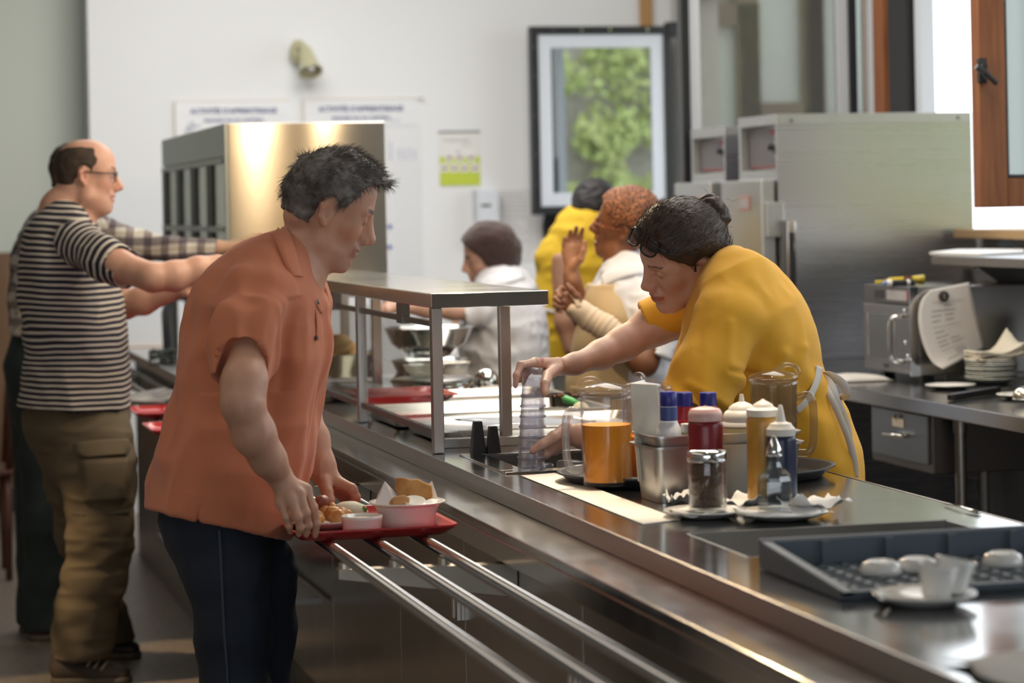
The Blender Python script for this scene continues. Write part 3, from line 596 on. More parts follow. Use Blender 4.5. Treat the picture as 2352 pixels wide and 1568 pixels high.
# marker and glue tube on the microwave
zt = z1+.001
def lie(px0, px1, py, z, y): a = atY(px0, py, y); b = atY(px1, py, y); return (a[0], y, z), (b[0], y, z)
a, b = lie(2035, 2100, 648, zt+.009, 8.06)
mk = thing('marker_pen', 'black marker pen with a white cap lying on the microwave', 'marker', a)
MB().tube([a, b], .0095, 14).build('barrel', M_BLACKP, mk, smooth=False, auto=True)
MB().tube([a, (a[0]+.018, a[1], a[2])], .0115, 14).tube([(b[0]-.028, b[1], b[2]), (b[0]-.018, b[1], b[2])], .0105, 14).build('white_band', M_PAPER, mk, auto=True)
MB().tube([(a[0]-.012, a[1], a[2]-.002), a], .007, 12).build('blue_tip', mat('pale_blue', (.15, .3, .6), .4), mk, auto=True)
a = atY(2012, 652, 8.2); b = atY(2122, 632, 8.2); zz = zt+.002
gt = thing('glue_tube', 'yellow squeezed tube lying across the microwave top behind the marker', 'tube', (a[0], 8.2, zz))
mb = MB(); st = [(0, .006, .006), (.12, .006, .006), (.2, .006, .006), (.3, .015, .010), (.75, .022, .010), (1., .026, .0025)]
V = []; 
for t, w_, h_ in st:
    x = a[0]+(b[0]-a[0])*t
    for k in range(16):
        an = k*math.pi/8; V.append((x, 8.2+.004+w_*math.cos(an)*.55, zz+h_+.022*max(0, t-.6)+(h_ if t < .99 else .016)*math.sin(an)))
F_ = [(j*16+k, j*16+(k+1) % 16, (j+1)*16+(k+1) % 16, (j+1)*16+k) for j in range(len(st)-1) for k in range(16)]+[tuple(range(15, -1, -1)), tuple(range(80, 96))]
mb.add(V, F_); mb.build('tube_body', mat('yellow_tube', (.65, .48, .03), .35), gt, smooth=True)
q0 = a[0]+(b[0]-a[0])*.55; MB().box((q0, 8.186, zz+.006), (q0+.03, 8.19, zz+.024)).build('tube_print', mat('tube_brown', (.25, .1, .05), .5), gt)
# hanging paper with magnet: a curled sheet
C4 = [atY(px, py, 7.888) for px, py in ((2110, 668), (2225, 648), (2264, 800), (2166, 848))]
V = []; NU, NV = 14, 18
L_ = [(2137, 666), (2116, 690), (2109, 735), (2120, 790), (2140, 830), (2166, 848)]; R_ = [(2225, 648), (2233, 680), (2241, 715), (2249, 748), (2256, 775), (2262, 800)]
Lc = qbez([(p[0], p[1], 0) for p in L_], 4); Rc = qbez([(p[0], p[1], 0) for p in R_], 4); NV = len(Lc)
for j in range(NV):
    for i in range(NU):
        t = i/(NU-1); px = Lc[j][0]*(1-t)+Rc[j][0]*t; py = Lc[j][1]*(1-t)+Rc[j][1]*t
        lift = .055*(1-t)**2*(j/(NV-1))+.03*(j/(NV-1))**2*(1-t)+.012*(1-t)**3; V.append(atY(px, py, 7.893-.003-lift))
F_ = [(j*NU+i, j*NU+i+1, (j+1)*NU+i+1, (j+1)*NU+i) for j in range(NV-1) for i in range(NU-1)]
ps = thing('recipe_sheet', 'curled printed sheet held by a round magnet on the side of the microwave', 'paper', tuple(atY(2180, 848, 7.885)))
o = mesh_obj('sheet', V, F_, mat('sheet_warm', (.74, .70, .66), .75), ps, smooth=True); sm = o.modifiers.new('thick', 'SOLIDIFY'); sm.thickness = .0006
P2 = lambda i, j: np.array(V[min(NV-1, j)*NU+min(NU-1, i)])
mb = MB(); rn = random.Random(8)
for j in range(5, NV-2):
    for blk in ((3, 6), (6, 9)) if j % 5 else ((3, 11),):
        if rn.random() < .2: continue
        a_ = P2(blk[0], j)+[0, -.0012, .002]; e = P2(blk[1], j)+[0, -.0012, .002]; t = rn.uniform(.6, 1); e = a_+(e-a_)*t
        for dz in ((0,) if j % 5 == 0 else (0, .0035)):
            mb.add([a_+[0, 0, dz], e+[0, 0, dz], e+[0, 0, dz+.0014], a_+[0, 0, dz+.0014]], [(0, 1, 2, 3)])
mb.build('printed_text', mat('print_grey', (.42, .40, .40), .8), ps)
c = atY(2167, 680, 7.878)
MB().lathe([(.0, 0), (.0175, 0), (.0175, .006), (.012, .009), (.0, .009)], c, 24, (0, -1, 0)).build('magnet', mat('magnet_dark', (.05, .045, .04), .4, .3), ps, auto=True)
mb = MB(); v, f = text_mesh('2', .02, M_PAPER, ps, (c[0], c[1]-.0095, c[2]-.007), (1, 0, 0), (0, 0, 1)); mb.add(v, f).build('magnet_mark', mat('mark_beige', (.4, .36, .3), .5), ps)

# plates: lathe profile reused everywhere
def plate_prof(r, h): return [(0, 0), (r*.55, 0), (r*.6, .001), (r*.8, h*.45), (r*.985, h*.93), (r, h), (r*.99, h+.0025), (r*.78, h*.45+.004), (r*.6, .0045), (0, .004)]
M_BAND = mat('green_rim_line', (.05, .10, .08), .4)
def plate(name, label, c, r, h, group=None, band=False, mt=None, tilt=None):
    o = MB().lathe(plate_prof(r, h), c, 40).build(name, mt or M_CERAM, smooth=True); tag(o, label, 'plate', group)
    if band: MB().lathe([(r*1.001, h-.0026), (r*1.004, h-.0012), (r*1.001, h+.0004)], c, 40, cap=False).build('rim_line', M_BAND, o, smooth=True)
    return o
rn = random.Random(1)
cx, cy = 3.46, 7.72
p0 = None
for i in range(10):
    if p0 is None: p0 = plate('dinner_plate', 'white plate with a dark green rim line in the short stack under the napkins', (cx, cy, .9), .082, .017, 'short stack of plates under the napkins', True)
    else:
        q = copy_tree(p0); q.location = (cx+rn.uniform(-.002, .002), cy+rn.uniform(-.002, .002), .9+i*.0066)
cx2, cy2 = 3.66, 7.62; o0 = None
for i in range(21):
    if o0 is None:
        o0 = plate('side_plate', 'white plate in the tall leaning stack of oval plates at the right edge', (cx2, cy2, .9), .085, .013, 'tall stack of plates at the frame edge', True)
    else:
        q = copy_tree(o0); q.location = (cx2+rn.uniform(-.008, .008), cy2+rn.uniform(-.006, .006), .9+i*.0092); q.rotation_euler = (rn.uniform(-.015, .015), rn.uniform(-.015, .015), 0)
# napkins on the short stack
cz = .9+9*.0066+.0195; na = thing('napkin_pile', 'crumpled pile of cream napkins on the short stack of plates', 'napkins', (cx, cy, cz))
MN = mat('cream_napkin', (.74, .69, .58), .85)
for k in range(6):
    V = []; w_ = .078; N = 9; a0 = rn.uniform(-.12, .12)
    for j in range(N):
        for i in range(N):
            u, v = i/(N-1)*2-1, j/(N-1)*2-1; x = u*w_+.004*rn.random(); y_ = v*w_*.8
            z = cz+.002+k*.0045+.004*math.sin(3*u+k)*abs(v)+(.012+.012*k/5)*max(0, u)**2+(.045*max(0, u-.35)*max(0, v+.3)*1.1 if k == 5 else 0)
            V.append((cx+.01+x*math.cos(a0)-y_*math.sin(a0), cy+x*math.sin(a0)+y_*math.cos(a0), z))
    o = mesh_obj('napkin', V, [(j*N+i, j*N+i+1, (j+1)*N+i+1, (j+1)*N+i) for j in range(N-1) for i in range(N-1)], MN, na, smooth=True); o.modifiers.new('t', 'SOLIDIFY').thickness = .003
plate('saucer', 'single soiled white plate on the worktable in front of the short plate stack', atZ(2183, 893, .9), .078, .012)
plate('saucer', 'white plate with a speckled ladle bowl on it at the right edge of the worktable', (lambda c: c)(atZ(2345, 915, .9)), .072, .012)
c = atZ(2352, 905, .93); ld = thing('serving_ladle', 'speckled steel ladle bowl upside down on the plate at the table edge', 'ladle', (c[0], c[1], .914))
MB().lathe([(.034, 0), (.033, .012), (.026, .026), (.014, .034), (0, .037)], (c[0], c[1], .916), 28).build('ladle_bowl', steel('speckled_steel', (.6, .57, .5), .25, (1, 1, 1), .1, 20, .3), ld, smooth=True)
MB().tube([(c[0]+.03, c[1], .93), (c[0]+.10, c[1]+.02, .935), (c[0]+.22, c[1]+.03, .95)], .005, 8).build('ladle_handle', S_POLISH, ld, smooth=True)
a = atZ(2183, 912, .912); b = atZ(2292, 895, .912)
kn = thing('kitchen_knife', 'knife with a thick black handle lying on the worktable edge', 'knife', (a[0], a[1], .9))
dv = Vector(b)-Vector(a); ang = math.atan2(dv.y, dv.x); Lh = dv.length
M_ = Matrix.Rotation(ang, 3, 'Z')
def rb(mb, x0, x1, y0, y1, z0, z1):
    vs = [Vector(a)+M_@Vector((x, y, 0)) for x, y in ((x0, y0), (x1, y0), (x1, y1), (x0, y1))]
    return mb.add([(v.x, v.y, z0) for v in vs]+[(v.x, v.y, z1) for v in vs], [(0, 3, 2, 1), (4, 5, 6, 7), (0, 1, 5, 4), (1, 2, 6, 5), (2, 3, 7, 6), (3, 0, 4, 7)])
rb(MB(), 0, Lh, -.012, .012, .901, .921).build('knife_handle', M_BLACKP, kn, bevel=.004)
rb(MB(), Lh, Lh+.16, -.011, .011, .908, .911).build('knife_blade', S_POLISH, kn)
# folded white cloth left of the microwave
c = atZ(1965, 872, .9); fc = MB()
V = []; N = 11
for j in range(N):
    for i in range(N):
        u, v = i/(N-1)*2-1, j/(N-1)*2-1; V.append((c[0]+u*.085, c[1]+v*.12, .9+.012*(1-u**6)*(1-v**6)+.003*math.sin(5*u+3*v)*(1-u*u)*(1-v*v)+.001))
o = mesh_obj('folded_cloth', V, [(j*N+i, j*N+i+1, (j+1)*N+i+1, (j+1)*N+i) for j in range(N-1) for i in range(N-1)], mat('grey_cloth', (.55, .53, .50), .9), smooth=True); tag(o, 'folded pale cloth lying on the worktable left of the microwave', 'cloth')
o.modifiers.new('t', 'SOLIDIFY').thickness = -.004
# papers on the wall shelf
def sheet(name, label, pts, z, mt, th=.004):
    P = [atZ(px, py, z) for px, py in pts]; mb = MB(); n = len(P); mb.add([(p[0], p[1], z) for p in P]+[(p[0], p[1], z+th) for p in P], [tuple(range(n)), tuple(range(2*n-1, n-1, -1))]+[(i, (i+1) % n, n+(i+1) % n, n+i) for i in range(n)])
    o = mb.build(name, mt); tag(o, label, 'paper'); return o
sheet('paper_stack', 'white papers spread along the wall shelf', ((2135, 584), (2250, 588), (2352, 583), (2352, 576), (2200, 577)), 1.297, M_PAPER, .008)
V = []; c = atZ(2335, 572, 1.30); rn = random.Random(6)
mb = MB().lathe([(.04, 0), (.05, .02), (.035, .035), (.01, .05), (0, .05)], (c[0]+.02, c[1]+.1, 1.306), 12); o = mb.build('crumpled_bag', mat('pale_bag', (.5, .55, .6), .5), smooth=True); tag(o, 'crumpled pale blue plastic bag on the wall shelf behind the papers', 'bag')
# ------------------------------------------------------------------ things on the counter
def at9(px, py, z=.9): return atZ(px, py, z)
def cupcyl(mb, c, r0, r1, h, t=.003, n=28, foot=.004):
    return mb.lathe([(0, foot), (r0-t, foot), (r1-t, h), (r1, h), (r0, 0), (0, 0)][::-1], c, n)
# pale sheet added in place of a patch of sunlight along the front edge
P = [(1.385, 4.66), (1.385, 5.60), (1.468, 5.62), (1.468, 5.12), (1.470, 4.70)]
mb = MB().prism(P, .0015, (0, 0, .9), (1, 0, 0), (0, 1, 0)); o = mb.build('light_patch_sheet', mat('light_patch_white', (.86, .82, .74), .7)); tag(o, 'pale sheet in place of a light patch along the counter edge by the tray', 'paper')
# stack of upturned clear cups in the well
c = at9(1219, 1072, .90); c[2] = .875
rn = random.Random(3); rt = None
for i in range(9):
    z = .872+i*.0235; lean = (i*.0005)
    if rt is None:
        rt = thing('plastic_cup', 'upturned clear ribbed plastic cup nested in the tall stack held by two hands', 'cup', (c[0], c[1], z), group='nested clear cups of the tall stack')
        r = .033
        MB().lathe([(r, 0), (r+.0012, .003), (r, .007), (r*.96, .0075), (r*.80, .062), (r*.72, .066), (0, .067), (0, .0655), (r*.70, .0645), (r*.77, .061), (r*.93, .008), (r*.96, .0)], (c[0], c[1], z), 32, cap=False).build('cup_wall', M_PLASTIC, rt, smooth=True)
        MB().lathe([(r-.0008, .0), (r+.0016, .001), (r+.0016, .0045), (r-.0008, .0055)], (c[0], c[1], z), 32, cap=False).build('cup_rim', thin_clear('cup_rim_plastic', (.9, .9, .97), .2, .35, (.72, .73, .88)), rt, smooth=True)
    else:
        q = copy_tree(rt); q.location = (c[0]+.0012*i, c[1], z); s_ = 1.0-.018*i; q.scale = (s_, s_, 1)
c = at9(1243, 1078, .90)
for k, (dx, dy) in enumerate(((0.006, .016), (.080, .06), (.095, .02))):
    q = thing('plastic_cup', ('upturned clear cup in the well just in front of the tall stack', 'upturned clear cup in the well behind the hand', 'upturned clear cup at the right of the sunken well')[k], 'cup', (c[0]+dx, c[1]+dy, .848))
    cc = (c[0]+dx, c[1]+dy, .846); r = .034
    MB().lathe([(r, 0), (r+.001, .004), (r*.95, .008), (r*.80, .062), (r*.72, .066), (0, .067), (0, .0655), (r*.70, .0645), (r*.77, .061), (r*.93, .006)], cc, 32, cap=False).build('cup_wall', M_PLASTIC, q, smooth=True)
# two black posts
for k, (px, w_, h_, lab) in enumerate(((1098, .0175, .078, 'taller left black wedge shaped holder standing behind the cup well'), (1133, .0165, .066, 'shorter right black wedge shaped holder standing behind the cup well'))):
    c = at9(px, 1042); b = w_; t = w_*.58
    mb = MB(); mb.add([(c[0]-b, c[1]-b, .9), (c[0]+b, c[1]-b, .9), (c[0]+b, c[1]+b, .9), (c[0]-b, c[1]+b, .9), (c[0]-t, c[1]-t, .9+h_), (c[0]+t, c[1]-t, .9+h_), (c[0]+t, c[1]+t, .9+h_), (c[0]-t, c[1]+t, .9+h_)], [(0, 3, 2, 1), (4, 5, 6, 7), (0, 1, 5, 4), (1, 2, 6, 5), (2, 3, 7, 6), (3, 0, 4, 7)])
    o = mb.build('wedge_holder', M_BLACKP, bevel=.0015, rz=0); tag(o, lab, 'holder')
# oval tray
c = np.array([1.728, 5.40, .9]); a_, b_ = .308, .230
pr = [(0, .004), (.86, .004), (.90, .006), (.965, .022), (1.0, .024), (1.0, .021), (.97, .018), (.90, 0), (0, 0)]
o = MB().lathe([(r*b_, h) for r, h in pr[::-1]], c, 56, sx=a_/b_, sy=1.).build('oval_tray', mat('black_tray', (.03, .03, .034), .45), smooth=True); tag(o, 'big oval black serving tray under the pitchers and condiments', 'tray')
# pitchers
M_JUICE = mat('orange_juice', (1.0, .37, .004), .4, spec=.2); M_PITCH = thin_clear('pitcher_plastic', (.96, .955, .96), .09, .02)
def pitcher(label, c, r, h, liq, ang, tint=None, lid_rot=0.):
    t = thing('juice_pitcher' if liq else 'water_pitcher', label, 'pitcher', c, group=None); x, y, z = c
    MB().lathe([(0, 0), (r*.90, 0), (r*.93, .004), (r*.97, h*.5), (r, h*.94), (r*1.02, h), (r*.985, h), (r*.965, h*.94), (r*.93, h*.5), (r*.88, .008), (0, .008)], c, 40, cap=False).build('jug_body', tint or M_PITCH, t, smooth=True)
    if liq: MB().lathe([(0, .0085), (r*.878, .0085), (r*.925, h*.5), (r*.935, liq-.001), (0, liq)], c, 40).build('juice', M_JUICE, t, smooth=False, auto=True)
    d = np.array([math.cos(ang), math.sin(ang), 0]); p = lambda q, hh: (np.array(c)+d*q+[0, 0, hh]).tolist()
    MB().tube(qbez([p(r*.96, h*.80), p(r+.022, h*.83), p(r+.034, h*.72), p(r+.034, h*.35), p(r+.024, h*.2), p(r*.95, h*.19)], 7), .0075, 12, sy=1.2).build('jug_handle', thin_clear('handle_plastic', (.82, .82, .84), .3, .22, (.75, .74, .76)) if not tint else tint, t, smooth=True)
    ld = MB().lathe([(r*.99, h-.002), (r*1.05, h+.002), (r*1.04, h+.010), (r*.8, h+.017), (r*.3, h+.024), (0, h+.025)], c, 40, cap=False).build('lid', M_PITCH, t, smooth=True)
    MB().tube(qbez([p(r*.1, h+.022), p(r*.5, h+.034), p(r*.95, h+.030), p(r*1.1, h+.014)], 5), .009, 10, sy=.6).build('lid_thumb_tab', M_PITCH, ld, smooth=True)
    return t
def cyl_c(px, py, z=.9): return tuple(float(v) for v in atZ(px, py, z))
pitcher('front plastic pitcher half full of orange juice on the black oval tray', cyl_c(1396, 1113, .9085), .0555, .190, .128, math.pi+.05)
pitcher('second juice pitcher with less juice, half hidden behind the front one', cyl_c(1488, 1100, .9085), .0535, .188, .090, 1.7)
pitcher('empty smoky plastic pitcher behind the squeeze bottles, its handle to the right', cyl_c(1780, 1080, .9085), .052, .196, 0, -.2, thin_clear('smoky_plastic', (.80, .76, .66), .12, .12, (.6, .5, .35)))
# steel condiment pans, one inside the other
pa = np.array([1.50, 5.03]); 
def pan(label, x0, x1, y0, y1, z0, z1, rim, t=.002):
    root = thing('steam_pan', label, 'pan', ((x0+x1)/2, (y0+y1)/2, z0), group=None)
    r = .018
    def rr(x0, x1, y0, y1, r, n=5):
        P = []
        for cx, cy, a0 in ((x1-r, y1-r, 0), (x0+r, y1-r, 90), (x0+r, y0+r, 180), (x1-r, y0+r, 270)):
            for k in range(n+1): a = math.radians(a0+90*k/n); P.append((cx+r*math.cos(a), cy+r*math.sin(a)))
        return P
    rings = [(rr(x0+.01, x1-.01, y0+.01, y1-.01, r), z0), (rr(x0, x1, y0, y1, r), z1-.003), (rr(x0-rim, x1+rim, y0-rim, y1+rim, r+rim), z1), (rr(x0-rim, x1+rim, y0-rim, y1+rim, r+rim), z1-.004), ]
    ins = [(rr(x0+t, x1-t, y0+t, y1-t, r), z1), (rr(x0+.012, x1-.012, y0+.012, y1-.012, r), z0+t)]
    V = []; F_ = []; n = len(rings[0][0])
    allr = [rings[0], rings[1], rings[3], rings[2], ins[0], ins[1]]
    for P, z in allr: V += [(x, y, z) for x, y in P]
    for j in range(len(allr)-1):
        for k in range(n): F_.append((j*n+k, j*n+(k+1) % n, (j+1)*n+(k+1) % n, (j+1)*n+k))
    F_ += [tuple(range(n-1, -1, -1)), tuple(range((len(allr)-1)*n, len(allr)*n))]
    mesh_obj('pan_body', V, F_, S_BRUSH if rim > .008 else S_POLISH, root, auto=True); return root
xa = atZ(1503, 1160, .9); xx0 = xa[0]; yy0 = 4.965
pan('outer steel steam pan holding the sauce bottles on the counter', xx0+.005, xx0+.315, yy0, yy0+.155, .9, 1.012, .010)
pan('inner steel steam pan nested in the outer one, rim standing higher', xx0+.009, xx0+.311, yy0+.005, yy0+.150, .925, 1.034, .0095)
# bottles
def bottle(name, label, c, prof, mt, capprof, capmt, group=None, bands=(), cat='bottle', tilt=None):
    t = thing(name, label, cat, c, group=group)
    b = MB().lathe(prof, c, 32).build('bottle_body', mt, t, smooth=True)
    MB().lathe(capprof, c, 32).build('cap', capmt, t, smooth=False, auto=True)
    for i, (r, h0, h1, m_) in enumerate(bands): MB().lathe([(r, h0), (r, h1)], c, 32, cap=False).build('label_band', m_, b, smooth=True)
    if tilt: t.rotation_euler = tilt
    return t
def squeeze(label, px, py, r, h, mt, nz, cm, hn=.035, z=.9, name='squeeze_bottle', rc=.75):
    c = cyl_c(px, py, z)
    return bottle(name, label, c, [(0, 0), (r*.93, 0), (r, .006), (r, h*.93), (r*.96, h*.97), (r*.86, h), (0, h)], mt,
        [(0, h-.001), (r*.97, h-.001), (r*.97, h+.012), (r*rc, h+.017), (r*rc*.9, h+.022), (r*.35, h+.026), (.004, h+.026+hn), (.0025, h+.028+hn), (0, h+.028+hn)], cm)
def sauce(nm, col, rough=.3): return mat(nm, col, rough, spec=.5, sss=.05)
M_CAPW = mat('milky_cap', (.80, .76, .70), .4)
cz = yy0+.06
def inpan(px, y, z): a = atY(px, 1000, y); return (float(a[0]), y, z)
def bottle_at(name, label, c, **k): return bottle(name, label, c, **k)
M_BLUE = mat('blue_cap', (.02, .025, .24), .35); M_WHB = mat('white_bottle', (.76, .77, .82), .3); M_BLL = mat('blue_label', (.06, .10, .32), .4); M_REDB = mat('red_bottle', (.40, .02, .03), .3)
def sauce_bottle(label, c, mt, band, hh=.158):
    return bottle('sauce_bottle', label, c, [(0, 0), (.026, 0), (.0275, .004), (.0275, hh*.55), (.024, hh*.63), (.0175, hh*.70), (.0165, hh*.88), (0, hh*.88)], mt,
        [(0, hh*.87), (.0165, hh*.87), (.0175, hh*.885), (.017, hh*1.02), (.0155, hh*1.03), (0, hh*1.03)], M_BLUE, bands=((.0178, hh*.715, hh*.865, band),))
sauce_bottle('white sauce bottle with blue neck label and blue cap in the steel pan', inpan(1537, yy0+.055, .9285), M_WHB, M_BLL, .185)
sauce_bottle('red sauce bottle with a blue cap behind the white one', inpan(1573, yy0+.115, .9285), M_REDB, M_REDB, .178)
sauce_bottle('sauce bottle in the pan of which the blue cap shows above the ketchup', inpan(1628, yy0+.115, .9285), mat('pink_bottle', (.6, .3, .3), .3), M_REDB, .176)
bottle('relish_jar', 'yellowish jar between the sauce bottles in the steel pan', inpan(1586, yy0+.045, .9285), [(0, 0), (.022, 0), (.023, .09), (.018, .11), (0, .11)], mat('relish', (.52, .42, .20), .35), [(0, .108), (.019, .108), (.019, .125), (0, .126)], M_CAPW, cat='jar')
c = cyl_c(1705, 1048, .9); c = (c[0], yy0+.075, .9285); a = atY(1705, 1000, yy0+.075)
bottle('squeeze_bottle', 'large squeeze bottle of pale mayonnaise with a wide white cap', (float(a[0]), yy0+.075, .9285), [(0, 0), (.038, 0), (.041, .006), (.041, .108), (.036, .116), (0, .116)], sauce('mayonnaise', (.80, .66, .32)),
    [(0, .114), (.043, .114), (.042, .120), (.038, .124), (.039, .134), (.034, .143), (.028, .146), (.026, .152), (.018, .158), (.006, .163), (.0035, .178), (0, .178)], M_CAPW)
squeeze('red ketchup squeeze bottle with a pinkish cap in front of the steel pans', 1624, 1168, .0345, .172, sauce('ketchup', (.22, .014, .022)), 0, mat('pink_cap', (.66, .42, .40), .4), .0, rc=.92)
squeeze('amber mustard squeeze bottle with a milky cap', 1757, 1164, .0335, .178, sauce('mustard', (.50, .27, .05)), 0, M_CAPW, .004, rc=.62)
squeeze('dark navy squeeze bottle with a thin white nozzle, right of the mustard', 1797, 1172, .0290, .145, mat('soy_dark', (.022, .03, .07), .3), 0, M_CAPW, .03, rc=.8)
# folded napkins standing in the pan
c = inpan(1497, yy0+.11, .93); nk = thing('napkin_bundle', 'cream folded napkins standing upright in the steel pan beside the white bottle', 'napkins', c)
for k in range(4):
    V = [(c[0]-.030+k*.004, c[1]+k*.006, .935), (c[0]+.025+k*.004, c[1]+k*.006, .935), (c[0]+.012+k*.003, c[1]-.004+k*.006, 1.13-k*.006), (c[0]-.045+k*.003, c[1]-.004+k*.006, 1.135-k*.006)]
    mb = MB(); mb.add(V+[(v[0], v[1]+.004, v[2]) for v in V], [(0, 1, 2, 3), (7, 6, 5, 4), (0, 4, 5, 1), (1, 5, 6, 2), (2, 6, 7, 3), (3, 7, 4, 0)]); mb.build('folded_napkin', MN, nk, bevel=.001)
# front saucers with napkins, shaker and cruet
def napkin(name, label, c, w, hgt, seed, mt=M_NAPKIN, N=15, parent=None, rot=0., cat='napkin', curl=1.):
    rr_ = random.Random(seed); ph = [rr_.uniform(0, 6) for _ in range(6)]; V = []
    for j in range(N):
        for i in range(N):
            u, v = i/(N-1)*2-1, j/(N-1)*2-1; r2 = max(abs(u), abs(v))
            z = hgt*(.35*math.sin(3.2*u+ph[0])*math.sin(2.8*v+ph[1])+.4+curl*.5*max(0, r2-.5)*(1+math.sin(3*math.atan2(v, u)+ph[2])*math.sin(7*u*v+ph[5])))
            x = u*w*(1+.08*math.sin(4*v+ph[3])); y = v*w*(1+.08*math.sin(4*u+ph[4])); ca, sa = math.cos(rot), math.sin(rot)
            V.append((c[0]+x*ca-y*sa, c[1]+x*sa+y*ca, c[2]+max(0.0006, z)))
    o = mesh_obj(name, V, [(j*N+i, j*N+i+1, (j+1)*N+i+1, (j+1)*N+i) for j in range(N-1) for i in range(N-1)], mt, parent, smooth=True)
    m_ = o.modifiers.new('t', 'SOLIDIFY'); m_.thickness = .0012; m_.offset = 1
    if not parent: tag(o, label, cat)
    return o
c1 = at9(1618, 1188); plate('saucer', 'white saucer with a napkin under the glass shaker', c1, .078, .013)
napkin('paper_napkin', 'white napkin on the saucer under the glass shaker', (c1[0], c1[1], .906), .062, .012, 1)
c2_ = at9(1795, 1192); plate('saucer', 'white saucer with napkins under the glass cruet', c2_, .088, .013)
napkin('paper_napkin', 'white napkin on the saucer under the glass cruet', (c2_[0], c2_[1], .906), .075, .014, 2)
napkin('paper_napkin', 'crumpled white napkin right of the cruet, hanging over the saucer', (c2_[0]+.085, c2_[1]+.06, .906), .055, .026, 5, curl=1.6)
napkin('paper_napkin', 'crumpled white napkin between shaker and mustard bottle', (at9(1705, 1172)[0], at9(1705, 1172)[1]+.02, .903), .04, .022, 9, curl=1.5)
napkin('paper_napkin', 'small crumpled napkin at the left of the ketchup bottle', (at9(1562, 1163)[0], at9(1562, 1163)[1], .902), .028, .024, 11, curl=1.6)
c = (c1[0]+.006, c1[1]-.004, .9135); t = thing('glass_shaker', 'glass shaker of dark dried flakes with a chrome lid', 'shaker', c)
MB().lathe([(0, 0), (.034, 0), (.036, .003), (.036, .092), (.034, .098), (.0335, .098), (.0345, .092), (.0345, .006), (0, .006)], c, 32, cap=False).build('glass_jar', M_GLASS, t, smooth=True)
MB().lathe([(0, .007), (.028, .007), (.028, .086), (.02, .092), (0, .089)], (c[0]-.003, c[1], c[2]), 28).build('dried_flakes', mat('flakes', (.075, .03, .015), .7, var=((.20, .09, .04), 190, (1, 1, 1))), t, smooth=True)
MB().lathe([(.037, .094), (.038, .096), (.038, .108), (.036, .113), (.02, .116), (0, .117)], c, 32, cap=False).build('chrome_lid', M_CHROME, t, smooth=True)
c = (c2_[0]-.013, c2_[1]-.002, .9135); t = thing('vinegar_cruet', 'faceted glass cruet of clear vinegar with a pointed chrome top', 'cruet', c)
MB().lathe([(0, 0), (.033, 0), (.034, .003), (.034, .060), (.031, .070), (.016, .086), (.0125, .095), (.0125, .110), (.011, .110), (.011, .095), (.014, .085), (.029, .069), (.0315, .06), (.0315, .006), (0, .006)], c, 8, cap=False).build('glass_body', M_GLASS, t)
MB().lathe([(0, .007), (.030, .007), (.030, .042), (0, .042)], c, 8).build('vinegar', thin_clear('vinegar', (.95, .95, .96), .10), t)
MB().lathe([(.014, .106), (.0155, .108), (.015, .118), (.010, .128), (.004, .142), (0, .144)], c, 24, cap=False).build('chrome_top', M_CHROME, t, smooth=True)
# grey ware rack with cups and the saucer with upturned cups
rk = thing('cup_rack', 'grey plastic washing rack set over the sunken well at the right edge', 'rack', (1.40, 3.62, .9)); M_RACK = mat('grey_rack', (.10, .125, .155), .45)
x0, x1, y0, y1 = 1.405, 1.93, 3.665, 4.03
MB().box((x0, y0, .901), (x1, y0+.012, .912)).box((x0, y1-.012, .901), (x1, y1, .945)).prism([(y0, .901), (y1, .901), (y1, .942), (y0, .912)], -.012, (x0, 0, 0), (0, 1, 0), (0, 0, 1)).prism([(y0, .901), (y1, .901), (y1, .942), (y0, .912)], -.012, (x1, 0, 0), (0, 1, 0), (0, 0, 1)).build('rack_wall', M_RACK, rk)
MB().box((x0-.010, y0-.010, .908), (x1+.010, y0+.004, .914)).box((x0-.010, y1-.004, .940), (x1+.010, y1+.008, .947)).prism([(y0-.01, .908), (y1, .938), (y1, .945), (y0-.01, .914)], .016, (x0-.010, 0, 0), (0, 1, 0), (0, 0, 1)).build('rack_rim', M_RACK, rk)
mb = MB()
for i in range(14): mb.box((x0+i*.0385, y0+.01, .901), (x0+i*.0385+.008, y1-.01, .906))
for i in range(9): mb.box((x0+.01, y0+.02+i*.04, .901), (x1-.01, y0+.028+i*.04, .906))
mb.build('rack_grid', M_RACK, rk)
mb = MB()
for i in range(4): MB().box((x0+.09+i*.11, y1-.02, .906), (x0+.105+i*.11, y1-.01, .942)).build('rack_peg', M_RACK, rk)
def mug_prof(r, h): return [(0, 0), (r*.7, 0), (r*.75, .004), (r*.95, h*.5), (r, h), (r*.94, h), (r*.88, h*.5), (r*.66, .006), (0, .006)]
labs = ['leftmost upturned white cup in the grey rack', 'second upturned white cup from the left in the grey rack', 'upturned white cup at the right edge of the grey rack']
for k, px in enumerate((2023, 2112, 2316)):
    c = atY(px, 1318, 3.86); o = MB().lathe([(.034, 0), (.033, .008), (.028, .018), (.022, .020), (.020, .022), (.016, .021), (0, .019)], (c[0], 3.86+.01*k, .907), 28).build('cup', M_CERAM, smooth=True); tag(o, labs[k], 'cup')
c = at9(2118, 1386); c = np.array([c[0], c[1]-.01, .9]); plate('saucer', 'white saucer carrying two ribbed white cups at the right of the counter', c, .077, .016)
